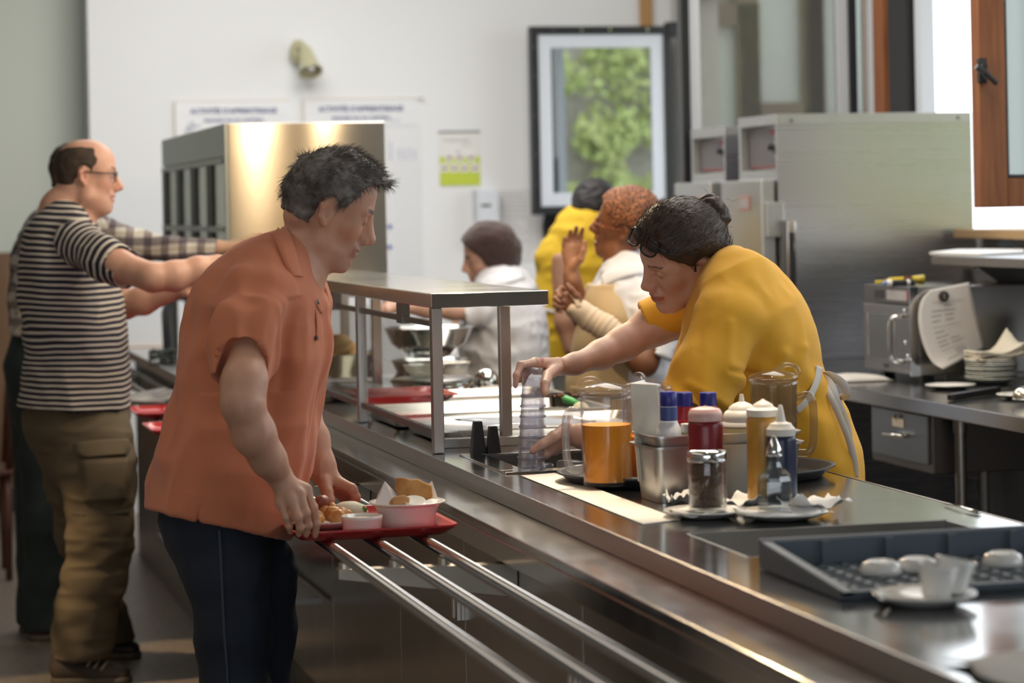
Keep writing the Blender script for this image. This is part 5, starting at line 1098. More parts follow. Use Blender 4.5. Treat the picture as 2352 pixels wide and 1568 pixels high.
class Fig:
    """a person: works in a frame of the room turned with the view (x right, y away, z up), origin under the body"""
    def __init__(s, name, label, D, px0, cat='person'):
        s.D = D; p = atD(px0, 600, D); s.o = np.array([p[0], p[1], 0.]); s.root = thing(name, label, cat, s.o, -PHI)
        s.R = np.array([VR, VL, VU])
    def L(s, px, py, dd=0.):
        return s.R@(atD(px, py, s.D+dd)-s.o)
    def W(s, P): return np.asarray(P)@s.R+s.o
    def r(s, px, dd=0.): return px*(s.D+dd)/FPX
    def chain(s, pts, k=.02, e2=(0, 1, 0), op=1, cap=1.):
        """pts: (px, py, dd, half width px, half depth m or None for round)"""
        C = [(s.L(p[0], p[1], p[2]), (s.r(p[3], p[2]), p[4] if p[4] is not None else s.r(p[3], p[2]))) for p in pts]
        if len(C) == 1: return [Prim(C[0][0], C[0][0], C[0][1], None, e2, k, op, cap)]
        return [Prim(C[i][0], C[i+1][0], C[i][1], C[i+1][1], e2, k, op, cap) for i in range(len(C)-1)]
    def hit(s, fld, px, py, near=-.5):
        """first point of a field met by the line of sight through a pixel (to sew buttons and pockets on cloth)"""
        a = s.L(px, py, near); d = s.L(px, py, near+1)-a; t = 0.
        for _ in range(160):
            q = fld((a+d*t)[None])[0]
            if q < .0008: break
            t += max(.0008, q*.6)
        p = a+d*t; e = .002; g = np.array([fld((p+v)[None])[0]-fld((p-v)[None])[0] for v in np.eye(3)*e]); return p, g/np.linalg.norm(g)
    def tor(s, pts, k=.035, cap=1.):
        """trunk from outlines: (py, left px, right px, dd, half depth)"""
        return s.chain([((a+b)/2, y, dd, (b-a)/2, h) for y, a, b, dd, h in pts], k=k, cap=cap)
    def sew(s, name, fld, A, B, mt, off=.004, th=.002, n=5, M=5, parent=None, lift=0.):
        """cloth strip between two pixel curves laid on the surface of a field"""
        A = qbez([(a[0], a[1], 0) for a in A], n); B = qbez([(b[0], b[1], 0) for b in B], n); V = []
        for a, b in zip(A, B):
            for k in range(M):
                t = k/(M-1); q = a+(b-a)*t; p, nn = s.hit(fld, q[0], q[1]); V.append(p+nn*(off+lift*4*t*(1-t)))
        V = np.array(V); Fq = np.array([(i*M+k, i*M+k+1, (i+1)*M+k+1, (i+1)*M+k) for i in range(len(A)-1) for k in range(M-1)]); V = relax(V, Fq, 1, .3)
        o = mesh_obj(name, s.W(V), [tuple(q) for q in Fq], mt, parent or s.root, smooth=True); m_ = o.modifiers.new('t', 'SOLIDIFY'); m_.thickness = th; m_.offset = 0; return o
    def mesh(s, name, fld, h, mt, relaxn=1, disp=None, paint=None, lo=None, hi=None, attr=None, parent=None):
        V, Q = polygonise(fld, h, lo, hi); V = relax(V, Q, relaxn)
        if disp is not None: N = vnormals(V, Q); V = V+N*disp(V, N)[:, None]
        pc = paint(V, vnormals(V, Q)) if paint is not None else None
        return mesh_obj(name, s.W(V), Q, mt, parent or s.root, smooth=True, paint=pc)
def rotm(yaw=0, pitch=0, roll=0):
    """face looks along +x; pitch>0 looks down, yaw>0 turns away from the camera (+y), roll>0 leans the crown away"""
    cy, sy, cp, sp, cr, sr = math.cos(yaw), math.sin(yaw), math.cos(pitch), math.sin(pitch), math.cos(roll), math.sin(roll)
    Y = np.array([[cy, -sy, 0], [sy, cy, 0], [0, 0, 1]]); P = np.array([[cp, 0, sp], [0, 1, 0], [-sp, 0, cp]]); R = np.array([[1, 0, 0], [0, cr, sr], [0, -sr, cr]])
    return Y@P@R
class Head:
    """head frame: x forward, y left/right, z up, origin between the ear canals"""
    def __init__(s, pos, R, sc=1., nose=1., jaw=1., chub=0., lips=1., brow=1., eye_open=.5, fem=0., mouth_open=0.):
        s.pos = np.array(pos, float); s.R = R; s.sc = sc; s.nose = nose; s.jaw = jaw; s.chub = chub; s.lips = lips; s.brow = brow; s.fem = fem; s.mo = mouth_open; s.eo = eye_open
    def T(s, p): return s.pos+s.R@(np.array(p, float)*s.sc)
    def inv(s, P): return ((P-s.pos)@s.R)/s.sc
    def prims(s):
        T = s.T; sc = s.sc; out = []
        def E(a, b, ra, rb=None, k=.012, op=1, e2=(0, 1, 0), cap=1.):
            f = lambda r: tuple(q*sc for q in (r if hasattr(r, '__len__') else (r, r))); out.append(Prim(T(a), T(b), f(ra), f(rb) if rb is not None else None, s.R@np.array(e2, float), k*sc, op, cap))
        c = s.chub
        E((-.004, 0, .050), (-.004, 0, .050), (.086, .075), k=.02, e2=(0, 1, 0)); E((-.022, 0, .043), (.018, 0, .046), (.070, .072), (.074, .068), k=.02)  # skull
        E((.040, 0, .055), (.046, 0, .035), (.050, .058), (.048, .060), k=.02)                    # forehead
        E((.040, 0, .010), (.046, 0, -.062), (.048, .058+c*.008), (.038, .046+c*.012), k=.02)       # mid face
        for q in (-1, 1):
            E((.0, q*.052, -.010), (.008, q*.046*s.jaw, -.062), (.022, .016), (.020+c*.006, .014+c*.008), k=.03)  # ramus
            E((.008, q*.044*s.jaw, -.066), (.066, q*.014, -.096), (.018+c*.008, .014+c*.006), (.018, .014), k=.022) # jaw line
            E((.056, q*.045, -.012), (.066, q*.034, -.022), (.019, .014), (.018, .014), k=.02)              # cheek bone
            E((.084, q*.012, .0305), (.074, q*.044, .029), (.0085*s.brow+.002, .009), (.007, .008), k=.014)    # brow ridge
            E((.0955, q*.030, .013), (.0935, q*.035, .012), (.0120, .0145), k=.013, op=-1)                         # eye socket
            E((.0755, q*.031, .012), (.0755, q*.031, .012), (.0128, .0128), k=.004)                              # eyeball
            # ear: rim, lobe, hollow
            ea = lambda x, y, z: (x, q*(.072+y), z)
            E(ea(-.010, .004, .018), ea(.006, .0, .026), (.006, .005), (.005, .0045), k=.006); E(ea(-.020, .009, .012), ea(-.008, .004, .030), .0052, .0052, k=.006)
            E(ea(-.020, .009, .014), ea(-.015, .006, -.012), .0052, .005, k=.006); E(ea(-.015, .006, -.012), ea(-.004, .0, -.024), .005, .0072, k=.006)
            E(ea(-.008, .0, .006), ea(-.006, .0, -.012), (.013, .006), (.010, .006), k=.008)
            E(ea(-.006, .0075, .006), ea(-.004, .0065, -.008), (.0065, .0042), (.005, .004), k=.004, op=-1)
            E((.098*1, q*.0095*1, -.030), (.104, q*.0100, -.029), (.0085, .006), k=.008)                             # nostril wing
            E((.094, q*.021, -.058), (.088, q*.026, -.064), (.0035, .003), k=.012, op=-1)                         # mouth corner
        n = s.nose; E((.079, 0, .026), (.089, 0, -.020), (.015, .0105), (.019, .0125), k=.010)
        E((.0895, 0, .026), (.1135*1+.006*(n-1), 0, -.020), (.0085, .0065), (.010*n, .0085*n), k=.011)              # nose bridge
        E((.113+.006*(n-1), 0, -.021), (.104, 0, -.030), (.0105*n, .0095*n), (.008, .008), k=.008)           # tip
        E((.085, 0, -.050), (.088, 0, -.060), (.014, .024), (.012, .022), k=.014)                             # muzzle
        E((.0975, 0, -.0520), (.0930, 0, -.0510), (.0058*s.lips, .017), (.004, .020), k=.005)                    # upper lip
        E((.0955, 0, -.0635-s.mo*.006), (.0915, 0, -.0640-s.mo*.006), (.0064*s.lips, .0145), (.004, .018), k=.005)              # lower lip
        E((.1035, 0, -.0575-s.mo*.003), (.094, 0, -.0575-s.mo*.003), (.0016+s.mo*.004, .020), (.0012+s.mo*.004, .022), k=.003, op=-1)
        E((.080, 0, -.094), (.084, 0, -.088), (.0155, .018), (.0125, .014), k=.016)                            # chin
        E((.02, 0, -.060), (.055, 0, -.085), (.03+c*.01, .034+c*.01), (.018+c*.012, .022+c*.01), k=.02)                            # under jaw
        E((-.050, 0, .0), (-.046, 0, -.030), (.03, .050), (.035, .05), k=.03)                                 # nape
        return out
    def colour(s, V, base, lip, red=.12, stubble=None, seed=1, brow=None, browz=.036, bt=.0045):
        """natural colouring of a face: lips, brows, eyes, blush of nose, ears and cheeks, stubble"""
        q = s.inv(V); c = np.tile(np.array(base), (len(V), 1)); c *= (1+.06*vnoise(q, 60, seed)[:, None]+.05*vnoise(q, 18, seed+1)[:, None])
        def mix(w, col):
            nonlocal c
            w = np.clip(w, 0, 1)[:, None]; c = c*(1-w)+np.array(col)*w
        g = lambda p, r: np.exp(-(((q-np.array(p))/np.array(r))**2).sum(1)); ay = np.abs(q[:, 1]); qa = q.copy(); qa[:, 1] = ay
        ga = lambda p, r: np.exp(-(((qa-np.array(p))/np.array(r))**2).sum(1))
        redc = np.array([base[0]*1.0, base[1]*.74, base[2]*.72])
        mix(red*2.6*ga((.062, .045, -.022), (.022, .02, .02)), redc); mix(red*4*g((.113, 0, -.025), (.018, .018, .016)), redc); mix(red*2.6*ga((-.010, .078, 0), (.025, .014, .03)), redc)
        if stubble is not None: mix(.45*np.clip(ga((.07, .01, -.085), (.05, .05, .035))+ga((.092, .01, -.045), (.02, .03, .010)), 0, 1), stubble)
        mix(((np.abs(q[:, 2]+.0575) < .0105-.22*ay+.0008) & (ay < .025) & (q[:, 0] > .084)).astype(float)*.85, lip)
        b = brow or (.08, .05, .035)
        mix(((ay > .013) & (ay < .052) & (np.abs(q[:, 2]-browz-.10*np.clip(ay-.035, -.02, 0)) < bt) & (q[:, 0] > .055)).astype(float)*.8, b)
        mix(ga((.086, .031, .006), (.010, .016, .003))*.7*(1-s.eo*.3), b)      # lashes
        if s.eo > .2: mix(((np.hypot((ay-.031)/.0125, (q[:, 2]-.0105)/(.0055*s.eo+.001)) < 1) & (q[:, 0] > .078)).astype(float), (.62, .58, .55)); mix(((np.hypot(ay-.031, q[:, 2]-.0105) < .0052*s.eo+.001) & (q[:, 0] > .078)).astype(float), (.05, .035, .03))
        return c
def hand_prims(f, w, kn, tips, thumb, sizes=None, k=.006, palm_t=.013, palm=None):
    """palm from wrist w to knuckles kn (4 points), fingers given as (mid, tip) lists, thumb as 3-4 points; all local points"""
    out = []; w = np.array(w, float); kn = [np.array(q, float) for q in kn]; sizes = sizes or [.0088, .0092, .0088, .0076]
    for i, q in enumerate(kn):
        out.append(Prim(w+(q-w)*.18, q, .014, .0115, k=.014))
        pts = [q]+[np.array(t, float) for t in tips[i]]
        for j in range(len(pts)-1):
            r0 = sizes[i]*(1.08-.10*j); r1 = sizes[i]*(1.0-.12*(j+1)); out.append(Prim(pts[j], pts[j+1], r0, r1, k=.004 if j else .006))
        for j in range(1, len(pts)-1): out.append(Prim(pts[j], pts[j], sizes[i]*(1.06-.08*j), k=.003))
    T = [np.array(t, float) for t in thumb]; rr = [.0155, .0128, .0110, .0088]
    for j in range(len(T)-1): out.append(Prim(T[j], T[j+1], rr[j], rr[j+1], k=.008 if j == 0 else .004))
    return out
def hair_strands(f, name, mt, roots, dirs, length, rad=.0006, seg=4, seed=0, droop=.2, parent=None, wav=.15):
    """thin tapered locks laid over the scalp as one mesh"""
    rn = np.random.RandomState(seed); n = len(roots); V = []; Q = []
    P = roots.copy(); D = dirs/np.linalg.norm(dirs, axis=1, keepdims=True); Ls = length*(.6+.7*rn.rand(n)); U = np.cross(D, rn.randn(n, 3)); U /= np.linalg.norm(U, axis=1, keepdims=True); Wv = np.cross(D, U)
    rings = []
    for j in range(seg+1):
        t = j/seg; r = rad*(1-t*.85); ring = [P+U*r*math.cos(a)+Wv*r*math.sin(a) for a in (0, 2.094, 4.189)]; rings.append(np.stack(ring, 1))
        D = D+np.array([0, 0, -droop/seg])+rn.randn(n, 3)*wav/seg; D /= np.linalg.norm(D, axis=1, keepdims=True); P = P+D*(Ls/seg)[:, None]
    A = np.stack(rings, 1).reshape(n, (seg+1)*3, 3); V = A.reshape(-1, 3); base = (np.arange(n)*(seg+1)*3)[:, None]
    fq = []
    for j in range(seg):
        for k in range(3): fq.append([j*3+k, j*3+(k+1) % 3, (j+1)*3+(k+1) % 3, (j+1)*3+k])
    Q = (base[:, :, None]+np.array(fq)[None]).reshape(-1, 4).astype(np.int32); return mesh_obj(name, f.W(V), Q, mt, parent or f.root, smooth=True)
def glasses(f, H, mt, lens, c=(.102, 0, .010), tilt=0., parent=None, w=.024, h=.017, name='glasses', r=.0014, arm=True):
    """spectacles in the frame of a head: two rims, bridge, temples, lenses"""
    ct, st = math.cos(tilt), math.sin(tilt); c = np.array(c)
    def T(x, y, z): return f.W(H.T(c+np.array([x*ct+z*st, y, -x*st+z*ct])))
    mb = MB(); ln = MB()
    for q in (-1, 1):
        P = [(-.010*abs(math.cos(a))*(1 if math.cos(a)*1 > 0 else .2), q*(.033+w*np.sign(math.cos(a))*abs(math.cos(a))**.7), h*np.sign(math.sin(a))*abs(math.sin(a))**.7) for a in np.linspace(0, math.tau, 25)[:-1]]
        P = [T(*p) for p in P]; mb.tube(P, r, 8, closed=True); ctr = np.mean(P, 0); V = [tuple(ctr)]+[tuple(p) for p in P]; ln.add(V, [(0, i+1, (i+1) % 24+1) for i in range(24)])
        if arm: mb.tube([T(-.006, q*(.033+w), h*.5), T(-.03, q*.074, h*.4), T(-.075, q*.078, h*.35), T(-.108, q*.077, h*.3), T(-.122, q*.075, -.012)], r*1.1, 8)
    mb.tube([T(0, -.010, h*.3), T(.003, 0, h*.5), T(0, .010, h*.3)], r, 8)
    g = mb.build(name, mt, parent or f.root, smooth=True); ln.build('lens', lens, g, smooth=True); return g
def cut_plane(p, n):
    p = np.array(p, float); n = np.array(n, float); n /= np.linalg.norm(n); return lambda P: (P-p)@n
def folds(V, specs, amp=1.):
    """long soft cloth folds: (frequency, direction squeeze xyz, amplitude, seed); ridged noise"""
    r = np.zeros(len(V))
    for f_, sq, a, sd in specs:
        q = V*np.array(sq); n = vnoise(q+.35*np.stack([vnoise(q, f_*.5, sd+5), vnoise(q, f_*.5, sd+6), vnoise(q, f_*.5, sd+7)], 1)/f_, f_, sd); r += a*(1-2*np.sqrt(n*n+.01))
    return r*amp
# ------------------------------------------------------------------ man in the orange shirt
SKIN = lambda name, r=.48: attr_mat(name, r, sss=.12, bump=(140, .12, (1, 1, 1)))
def disc(f, name, p, n, r, h, mt, parent=None):
    return MB().lathe([(0, -.001), (r, -.001), (r, h*.7), (r*.7, h), (0, h)], f.W(p), 16, axis=tuple(f.R.T@n)).build(name, mt, parent or f.root, auto=True)
def strip(f, name, A, B, mt, th=.0025, n=6, parent=None, bulge=0.):
    A = qbez([f.L(*p) for p in A], n); B = qbez([f.L(*p) for p in B], n); V = []; M = 4
    for a, b in zip(A, B):
        for k in range(M): t = k/(M-1); q = a+(b-a)*t; q = q+np.array([0, -1, 0])*bulge*4*t*(1-t); V.append(q)
    F_ = [(i*M+k, i*M+k+1, (i+1)*M+k+1, (i+1)*M+k) for i in range(len(A)-1) for k in range(M-1)]
    o = mesh_obj(name, f.W(V), F_, mt, parent or f.root, smooth=True); m_ = o.modifiers.new('t', 'SOLIDIFY'); m_.thickness = th; m_.offset = 0; return o
def make_hair(f, H, name, mt, hx, ext=.010, low=-.045, ear=True, noise=.004, nf=40, h=.003, extra=(), seed=3, grow=(0, 0, 0), parent=None, cap_cuts=()):
    sc = H.sc; T = H.T; P = [Prim(T((-.004+grow[0], 0, .050+grow[2])), T((-.004, 0, .050)), ((.086+ext)*sc, (.075+ext)*sc), e2=H.R@np.array([0, 1, 0]), k=.02),
        Prim(T((-.022, 0, .043)), T((.018, 0, .046+grow[2])), ((.070+ext)*sc, (.072+ext)*sc), ((.074+ext)*sc, (.068+ext)*sc), e2=H.R@np.array([0, 1, 0]), k=.02),
        Prim(T((.040, 0, .055)), T((.046, 0, .040)), ((.050+ext)*sc, (.058+ext)*sc), ((.048+ext)*sc, (.060+ext)*sc), e2=H.R@np.array([0, 1, 0]), k=.02),
        Prim(T((-.050, 0, .0)), T((-.047, 0, -.030)), ((.03+ext)*sc, (.050+ext)*sc), ((.033+ext)*sc, (.048+ext)*sc), e2=H.R@np.array([0, 1, 0]), k=.03)]+list(extra)
    zs, xs = zip(*sorted(hx))
    def cut(Pn):
        q = H.inv(Pn); x = q[:, 0]-np.interp(q[:, 2], zs, xs)+.006*vnoise(q, 70, seed); z = low-.12*np.clip(q[:, 0]+.03, -.1, 0)-q[:, 2]; r = np.maximum(x, z)
        if ear:
            e = np.stack([(q[:, 0]+.006)/.027, (np.abs(q[:, 1])-.084)/.026, (q[:, 2]-.000)/.037], 1); r = np.maximum(r, (1-np.linalg.norm(e, axis=1))*.022)
        return r*sc
    fld = Field((P, [cut]+list(cap_cuts)))
    V, Q = polygonise(fld, h); V = relax(V, Q, 2); N = vnormals(V, Q); V = V+N*(noise*vnoise(H.inv(V)*np.array([.5, 1, 1]), nf, seed)+noise*.5*vnoise(H.inv(V), nf*2.2, seed+1))[:, None]
    o = mesh_obj(name, f.W(V), Q, mt, parent or f.root, smooth=True); return o, V, N, Q
def jeans_mat(name, c1, c2): return mat(name, c1, .85, var=(c2, 5, (1, 1, .35)), bump=(420, .35, (1, 1, .3)))

def man_orange():
    f = Fig('person', 'man in an orange short-sleeved shirt and jeans bending over a red tray', 5.5, 540)
    R = rotm(.22, .40, -.08); sc = .985
    H = Head(f.L(746, 484, 0), R, sc, nose=1.1, jaw=1.0, lips=.9, brow=1.5, eye_open=.15)
    neck = f.chain([(716, 545, .01, 52, .055), (684, 590, .0, 62, .060), (650, 640, 0, 72, .075)], k=.03)+f.chain([(727, 590, .0, 20, .03), (700, 640, 0, 30, .035)], k=.03)
    core = f.chain([(640, 660, 0, 90, .15), (590, 800, 0, 120, .15), (560, 1000, 0, 120, .15), (520, 1120, 0, 115, .15)], k=.05)
    nearA = f.chain([(592, 690, -.17, 56, None), (560, 880, -.33, 47, None), (557, 930, -.35, 46, .046)], k=.03)+f.chain([(557, 930, -.35, 45, .044), (583, 995, -.33, 47, .044), (615, 1052, -.30, 38, .037), (640, 1090, -.275, 31, .027)], k=.02)
    farA = f.chain([(640, 700, .17, 55, None), (665, 880, .20, 46, None), (690, 950, .20, 44, None)], k=.03)+f.chain([(690, 950, .2, 42, .04), (716, 1010, .18, 38, .036), (738, 1070, .155, 30, .028), (746, 1092, .15, 29, .025)], k=.02)
    l = f.L
    handN = hand_prims(f, l(645, 1100, -.272), [l(704, 1124, -.262), l(688, 1135, -.285), l(668, 1147, -.298), l(645, 1154, -.295)],
        [[l(720, 1165, -.272), l(727, 1203, -.270), l(724, 1230, -.262)], [l(702, 1178, -.297), l(708, 1206, -.290), l(703, 1228, -.280)], [l(684, 1188, -.308), l(690, 1212, -.303), l(686, 1228, -.292)], [l(657, 1188, -.304), l(664, 1208, -.300), l(668, 1222, -.290)]],
        [l(660, 1105, -.245), l(684, 1140, -.232), l(708, 1172, -.228), l(724, 1196, -.230)], k=.006, sizes=[.0092, .0096, .0092, .0080])
    handF = hand_prims(f, l(748, 1094, .148), [l(808, 1122, .125), l(804, 1128, .148), l(797, 1133, .170), l(786, 1138, .19)],
        [[l(818, 1142, .128), l(808, 1160, .135), l(792, 1166, .137)], [l(816, 1146, .152), l(806, 1162, .157), l(795, 1168, .158)], [l(808, 1150, .175), l(800, 1164, .178), l(790, 1168, .178)], [l(794, 1152, .195), l(788, 1164, .196), l(780, 1168, .196)]],
        [l(745, 1105, .125), l(752, 1130, .108), l(757, 1148, .100), l(754, 1166, .098)], sizes=[.0094, .0096, .0092, .0082])
    fld = Field(H.prims(), neck+core, nearA+handN, farA+handF, k=.018)
    base = (.62, .34, .23)
    def paint(V, N):
        c = H.colour(V, base, (.44, .20, .155), red=.07, stubble=(.30, .20, .165), brow=(.06, .045, .04))
        q = H.inv(V); b = vnoise(V, 55, 4)*.5+.5; arm = (V[:, 2] < l(0, 860)[2]); c[arm] = c[arm]*(1-.12*b[arm, None])+np.array([.25, .16, .11])*.12*b[arm, None]; return c
    def vein(V, N):
        q = H.inv(V); face = np.clip(1-np.linalg.norm(q-np.array([.06, 0, -.02]), axis=1)/.11, 0, 1)
        arm = V[:, 2] < l(0, 900)[2]
        # wrinkles of forehead, eye corner and cheek fold; veins and tendons of forearm and hand
        w = -.0010*face*np.exp(-(((np.abs(q[:, 1])-.034)/.012)**2+((q[:, 0]-.085-.25*(q[:, 2]+.045))/.0035)**2)) - .0009*np.clip(1-2*np.abs(vnoise(q*np.array([1, .35, 3.2]), 30, 8)), 0, 1)*(q[:, 2] > .035)*face
        w += .0010*arm*np.clip(1-5*np.abs(vnoise(V*np.array([1, 1, .4]), 22, 9)), 0, 1)
        # sunken cheek
        return w-.0035*np.exp(-(((np.abs(q[:, 1])-.05)/.02)**2+((q[:, 0]-.055)/.022)**2+((q[:, 2]+.048)/.02)**2))
    body = f.mesh('body', fld, .0026, SKIN('skin_tan'), 1, vein, paint)
    # shirt
    tor = f.chain([(664, 590, 0, 62, .085), (628, 640, 0, 92, .165), (604, 705, 0, 146, .205), (589, 800, 0, 155, .20), (574, 900, 0, 156, .195), (551, 1000, 0, 161, .20), (529, 1080, 0, 156, .205), (509, 1170, 0, 160, .21), (490, 1260, 0, 166, .21), (472, 1350, 0, 170, .21)], k=.03)
    sh = f.chain([(640, 600, -.06, 50, None), (592, 668, -.165, 62, None)], k=.04)+f.chain([(650, 600, .06, 50, None), (640, 668, .165, 60, None)], k=.04)
    slN = f.chain([(590, 690, -.175, 70, .068), (566, 780, -.25, 74, .068), (546, 900, -.335, 64, .064)], k=.03); a0, a1 = l(500, 862, -.33), l(610, 885, -.33)
    nrm = np.cross(a1-a0, np.array([0, 1, -.35])); nrm = nrm if nrm[2] < 0 else -nrm; cutN = cut_plane(l(546, 872, -.33), nrm)
    inN = f.chain([(556, 835, -.315, 57, .056), (540, 940, -.36, 60, .06)], k=.005, op=-1)
    slF = f.chain([(650, 690, .17, 62, None), (668, 860, .20, 60, .055)], k=.03); cutF = cut_plane(l(668, 868, .2), (.1, 0, -1))
    h0, h1, h2 = l(346, 1168), l(650, 1236, -.08), l(450, 1196, -.2); hn = np.cross(h1-h0, h2-h0); hn = hn if hn[2] < 0 else -hn; hem = cut_plane(h0, hn)
    vneck = f.chain([(700, 560, 0, 62, .058), (712, 650, .0, 34, .030), (742, 690, 0, 8, .012)], k=.008, op=-1)
    inner = f.chain([(509, 1170, 0, 152, .204), (472, 1350, 0, 162, .204)], k=.004, op=-1)
    def slit(P):
        s0, s1 = l(468, 1128, -.2), l(452, 1215, -.2); t = np.clip((P[:, 2]-s1[2])/(s0[2]-s1[2]), 0, 1); xc = s1[0]+(s0[0]-s1[0])*t; return np.where((P[:, 2] < s0[2]) & (P[:, 1] < 0), (.0045*(1-t)-np.abs(P[:, 0]-xc)), -1.)
    sf = Field((tor+sh+vneck+inner, [hem, slit]), (slN+inN, [cutN]), (slF, [cutF]), k=.022)
    def sd(V, N):
        z = V[:, 2]; w = folds(V, [(11, (1, 1, .30), .0105, 11), (24, (1, 1, .28), .005, 12), (10, (.5, 1, 1.2), .007, 13)])
        sl = np.clip((-V[:, 1]-.17)/.1, 0, 1)*(z > l(0, 900)[2]); d = V@np.array([.8, .3, -.35]); w += sl*.004*np.sin(d*95+3*vnoise(V, 7, 3))
        c0 = l(655, 800, -.19); w += -.010*np.exp(-((V[:, 0]-c0[0]-.10*(V[:, 2]-c0[2]))/.012)**2)*((z > l(0, 900)[2]) & (z < l(0, 690)[2]) & (V[:, 1] < -.1))
        return w*(.35+.65*np.clip((l(0, 600)[2]-z)/.1, 0, 1))*(.25+.75*np.clip(-hem(V)/.05, 0, 1))*(1-.85*np.clip(sl*2, 0, 1)*np.exp(-(cutN(V)/.045)**2))
    M_OR = mat('orange_cotton', (.66, .225, .115), .85, sheen=.15, bump=(500, .25, (1, 1, 1)), var=((.60, .195, .095), 7, (1, 1, .5)))
    shirt = f.mesh('shirt', sf, .0045, M_OR, 2, sd)
    cf = Field((tor+sh, [hem]), (neck, []), k=.012)
    f.sew('collar', cf, [(650, 513), (663, 533), (672, 565), (681, 605), (690, 640)], [(622, 538), (632, 566), (643, 597), (652, 620), (662, 638)], M_OR, .007, .0035, lift=.004)
    f.sew('collar', cf, [(690, 640), (705, 662), (724, 682), (738, 712)], [(686, 645), (700, 672), (716, 696), (732, 722)], M_OR, .006, .003)
    f.sew('placket', sf, [(728, 690), (737, 760), (728, 860), (714, 950), (697, 1040), (672, 1140), (655, 1212)], [(716, 692), (722, 760), (710, 860), (697, 950), (680, 1040), (656, 1140), (640, 1208)], M_OR, .0045, .0015)
    pk = [(718, 802), (735, 806)]
    for px, py in ((727, 694), (724, 775), (700, 945), (684, 1030)):
        p, n = f.hit(sf, px-4, py); disc(f, 'shirt_button', p+n*.007, n, .0055, .002, mat('button_dark', (.06, .04, .035), .4))
    MB().tube([f.W(l(722, 640, .01)), f.W(l(728, 668, .005)), f.W(l(732, 690, -.005))], [.012, .010, .004], 10).build('undershirt', M_PAPER, f.root, smooth=True)
    # jeans
    jp = f.chain([(500, 1120, 0, 118, .165), (494, 1190, 0, 112, .165), (512, 1260, 0, 104, .150)], k=.04)
    n_ = f.chain([(512, 1240, -.08, 98, .09), (526, 1320, -.09, 90, .092), (533, 1440, -.10, 81, .085), (541, 1590, -.10, 71, .07), (535, 1700, -.10, 66, .064), (526, 1850, -.10, 60, .06), (520, 2070, -.10, 60, .062)], k=.03)
    r_ = f.chain([(560, 1240, .08, 92, .09), (594, 1320, .09, 78, .09), (600, 1440, .10, 70, .08), (598, 1590, .10, 64, .07), (592, 1850, .10, 56, .06), (590, 2050, .10, 56, .06)], k=.03)
    hemj = cut_plane(l(520, 2080, -.1), (0, 0, -1))
    jf = Field((jp+n_, [hemj]), (r_, [hemj]), k=.02)
    f.mesh('jeans', jf, .006, jeans_mat('dark_denim', (.010, .015, .027), (.026, .038, .062)), 2, lambda V, N: folds(V, [(9, (.6, .6, 1.3), .006, 21), (20, (.7, .7, 1.2), .0025, 22)]))
    strip(f, 'side_seam', [(500, 1215, -.20), (505, 1300, -.20), (512, 1450, -.20), (520, 1568, -.19), (522, 1800, -.175)], [(506, 1215, -.20), (511, 1300, -.20), (518, 1450, -.20), (526, 1568, -.19), (528, 1800, -.175)], mat('denim_seam', (.045, .06, .09), .8), .0012)
    for px, dd in ((545, -.10), (615, .10)):
        z0 = f.L(px, 2100, dd); x, y = z0[0]-.02, z0[1]; P = [Prim((x-.05, y, .05), (x+.06, y, .042), (.045, .042), (.042, .046), k=.03), Prim((x+.06, y, .04), (x+.15, y, .03), (.036, .045), (.026, .04), k=.02)]
        f.mesh('shoe', Field((P, [lambda Q_: .002-Q_[:, 2]])), .006, mat('black_leather', (.02, .018, .016), .4), 1)
    # hair
    MH = mat('grey_black_hair', (.075, .060, .052), .6, var=((.26, .24, .23), 26, (1, 2.5, 1)), bump=(220, .8, (1, 3, 1)))
    hx = [(-.05, -.035), (-.02, -.026), (-.010, .008), (.015, .016), (.032, .028), (.046, .046), (.056, .052), (.07, .046), (.082, .054), (.095, .075), (.105, .12), (.16, .14)]
    tuft = [Prim(H.T((.045, -.012, .108)), H.T((.094, -.02, .098)), (.020, .036), (.015, .030), e2=R@np.array([0, 1, 0]), k=.02), Prim(H.T((0, 0, .118)), H.T((.05, 0, .110)), (.022, .045), (.02, .04), e2=R@np.array([0, 1, 0]), k=.02)]
    o, V, N, Q = make_hair(f, H, 'hair', MH, hx, ext=.008, low=-.036, noise=.0045, nf=46, extra=tuft)
    rs = np.random.RandomState(5); q = H.inv(V); top = q[:, 2] > .0; idx = rs.choice(np.where(top)[0], 3600); B = R@np.array([.9, 0, .25])
    up = np.clip((q[idx, 2]-.05)/.07, 0, 1)[:, None]; D = N[idx]*(.08+.45*up)+(R@np.array([-.25, 0, -.6]))*(1-up)+(R@np.array([.65, -.1, .2]))*up+rs.randn(len(idx), 3)*.16
    hair_strands(f, 'hair_lock', MH, V[idx]-N[idx]*.002, D, .020, .0007, 4, 3, .2, parent=o)
    return f
man_orange()
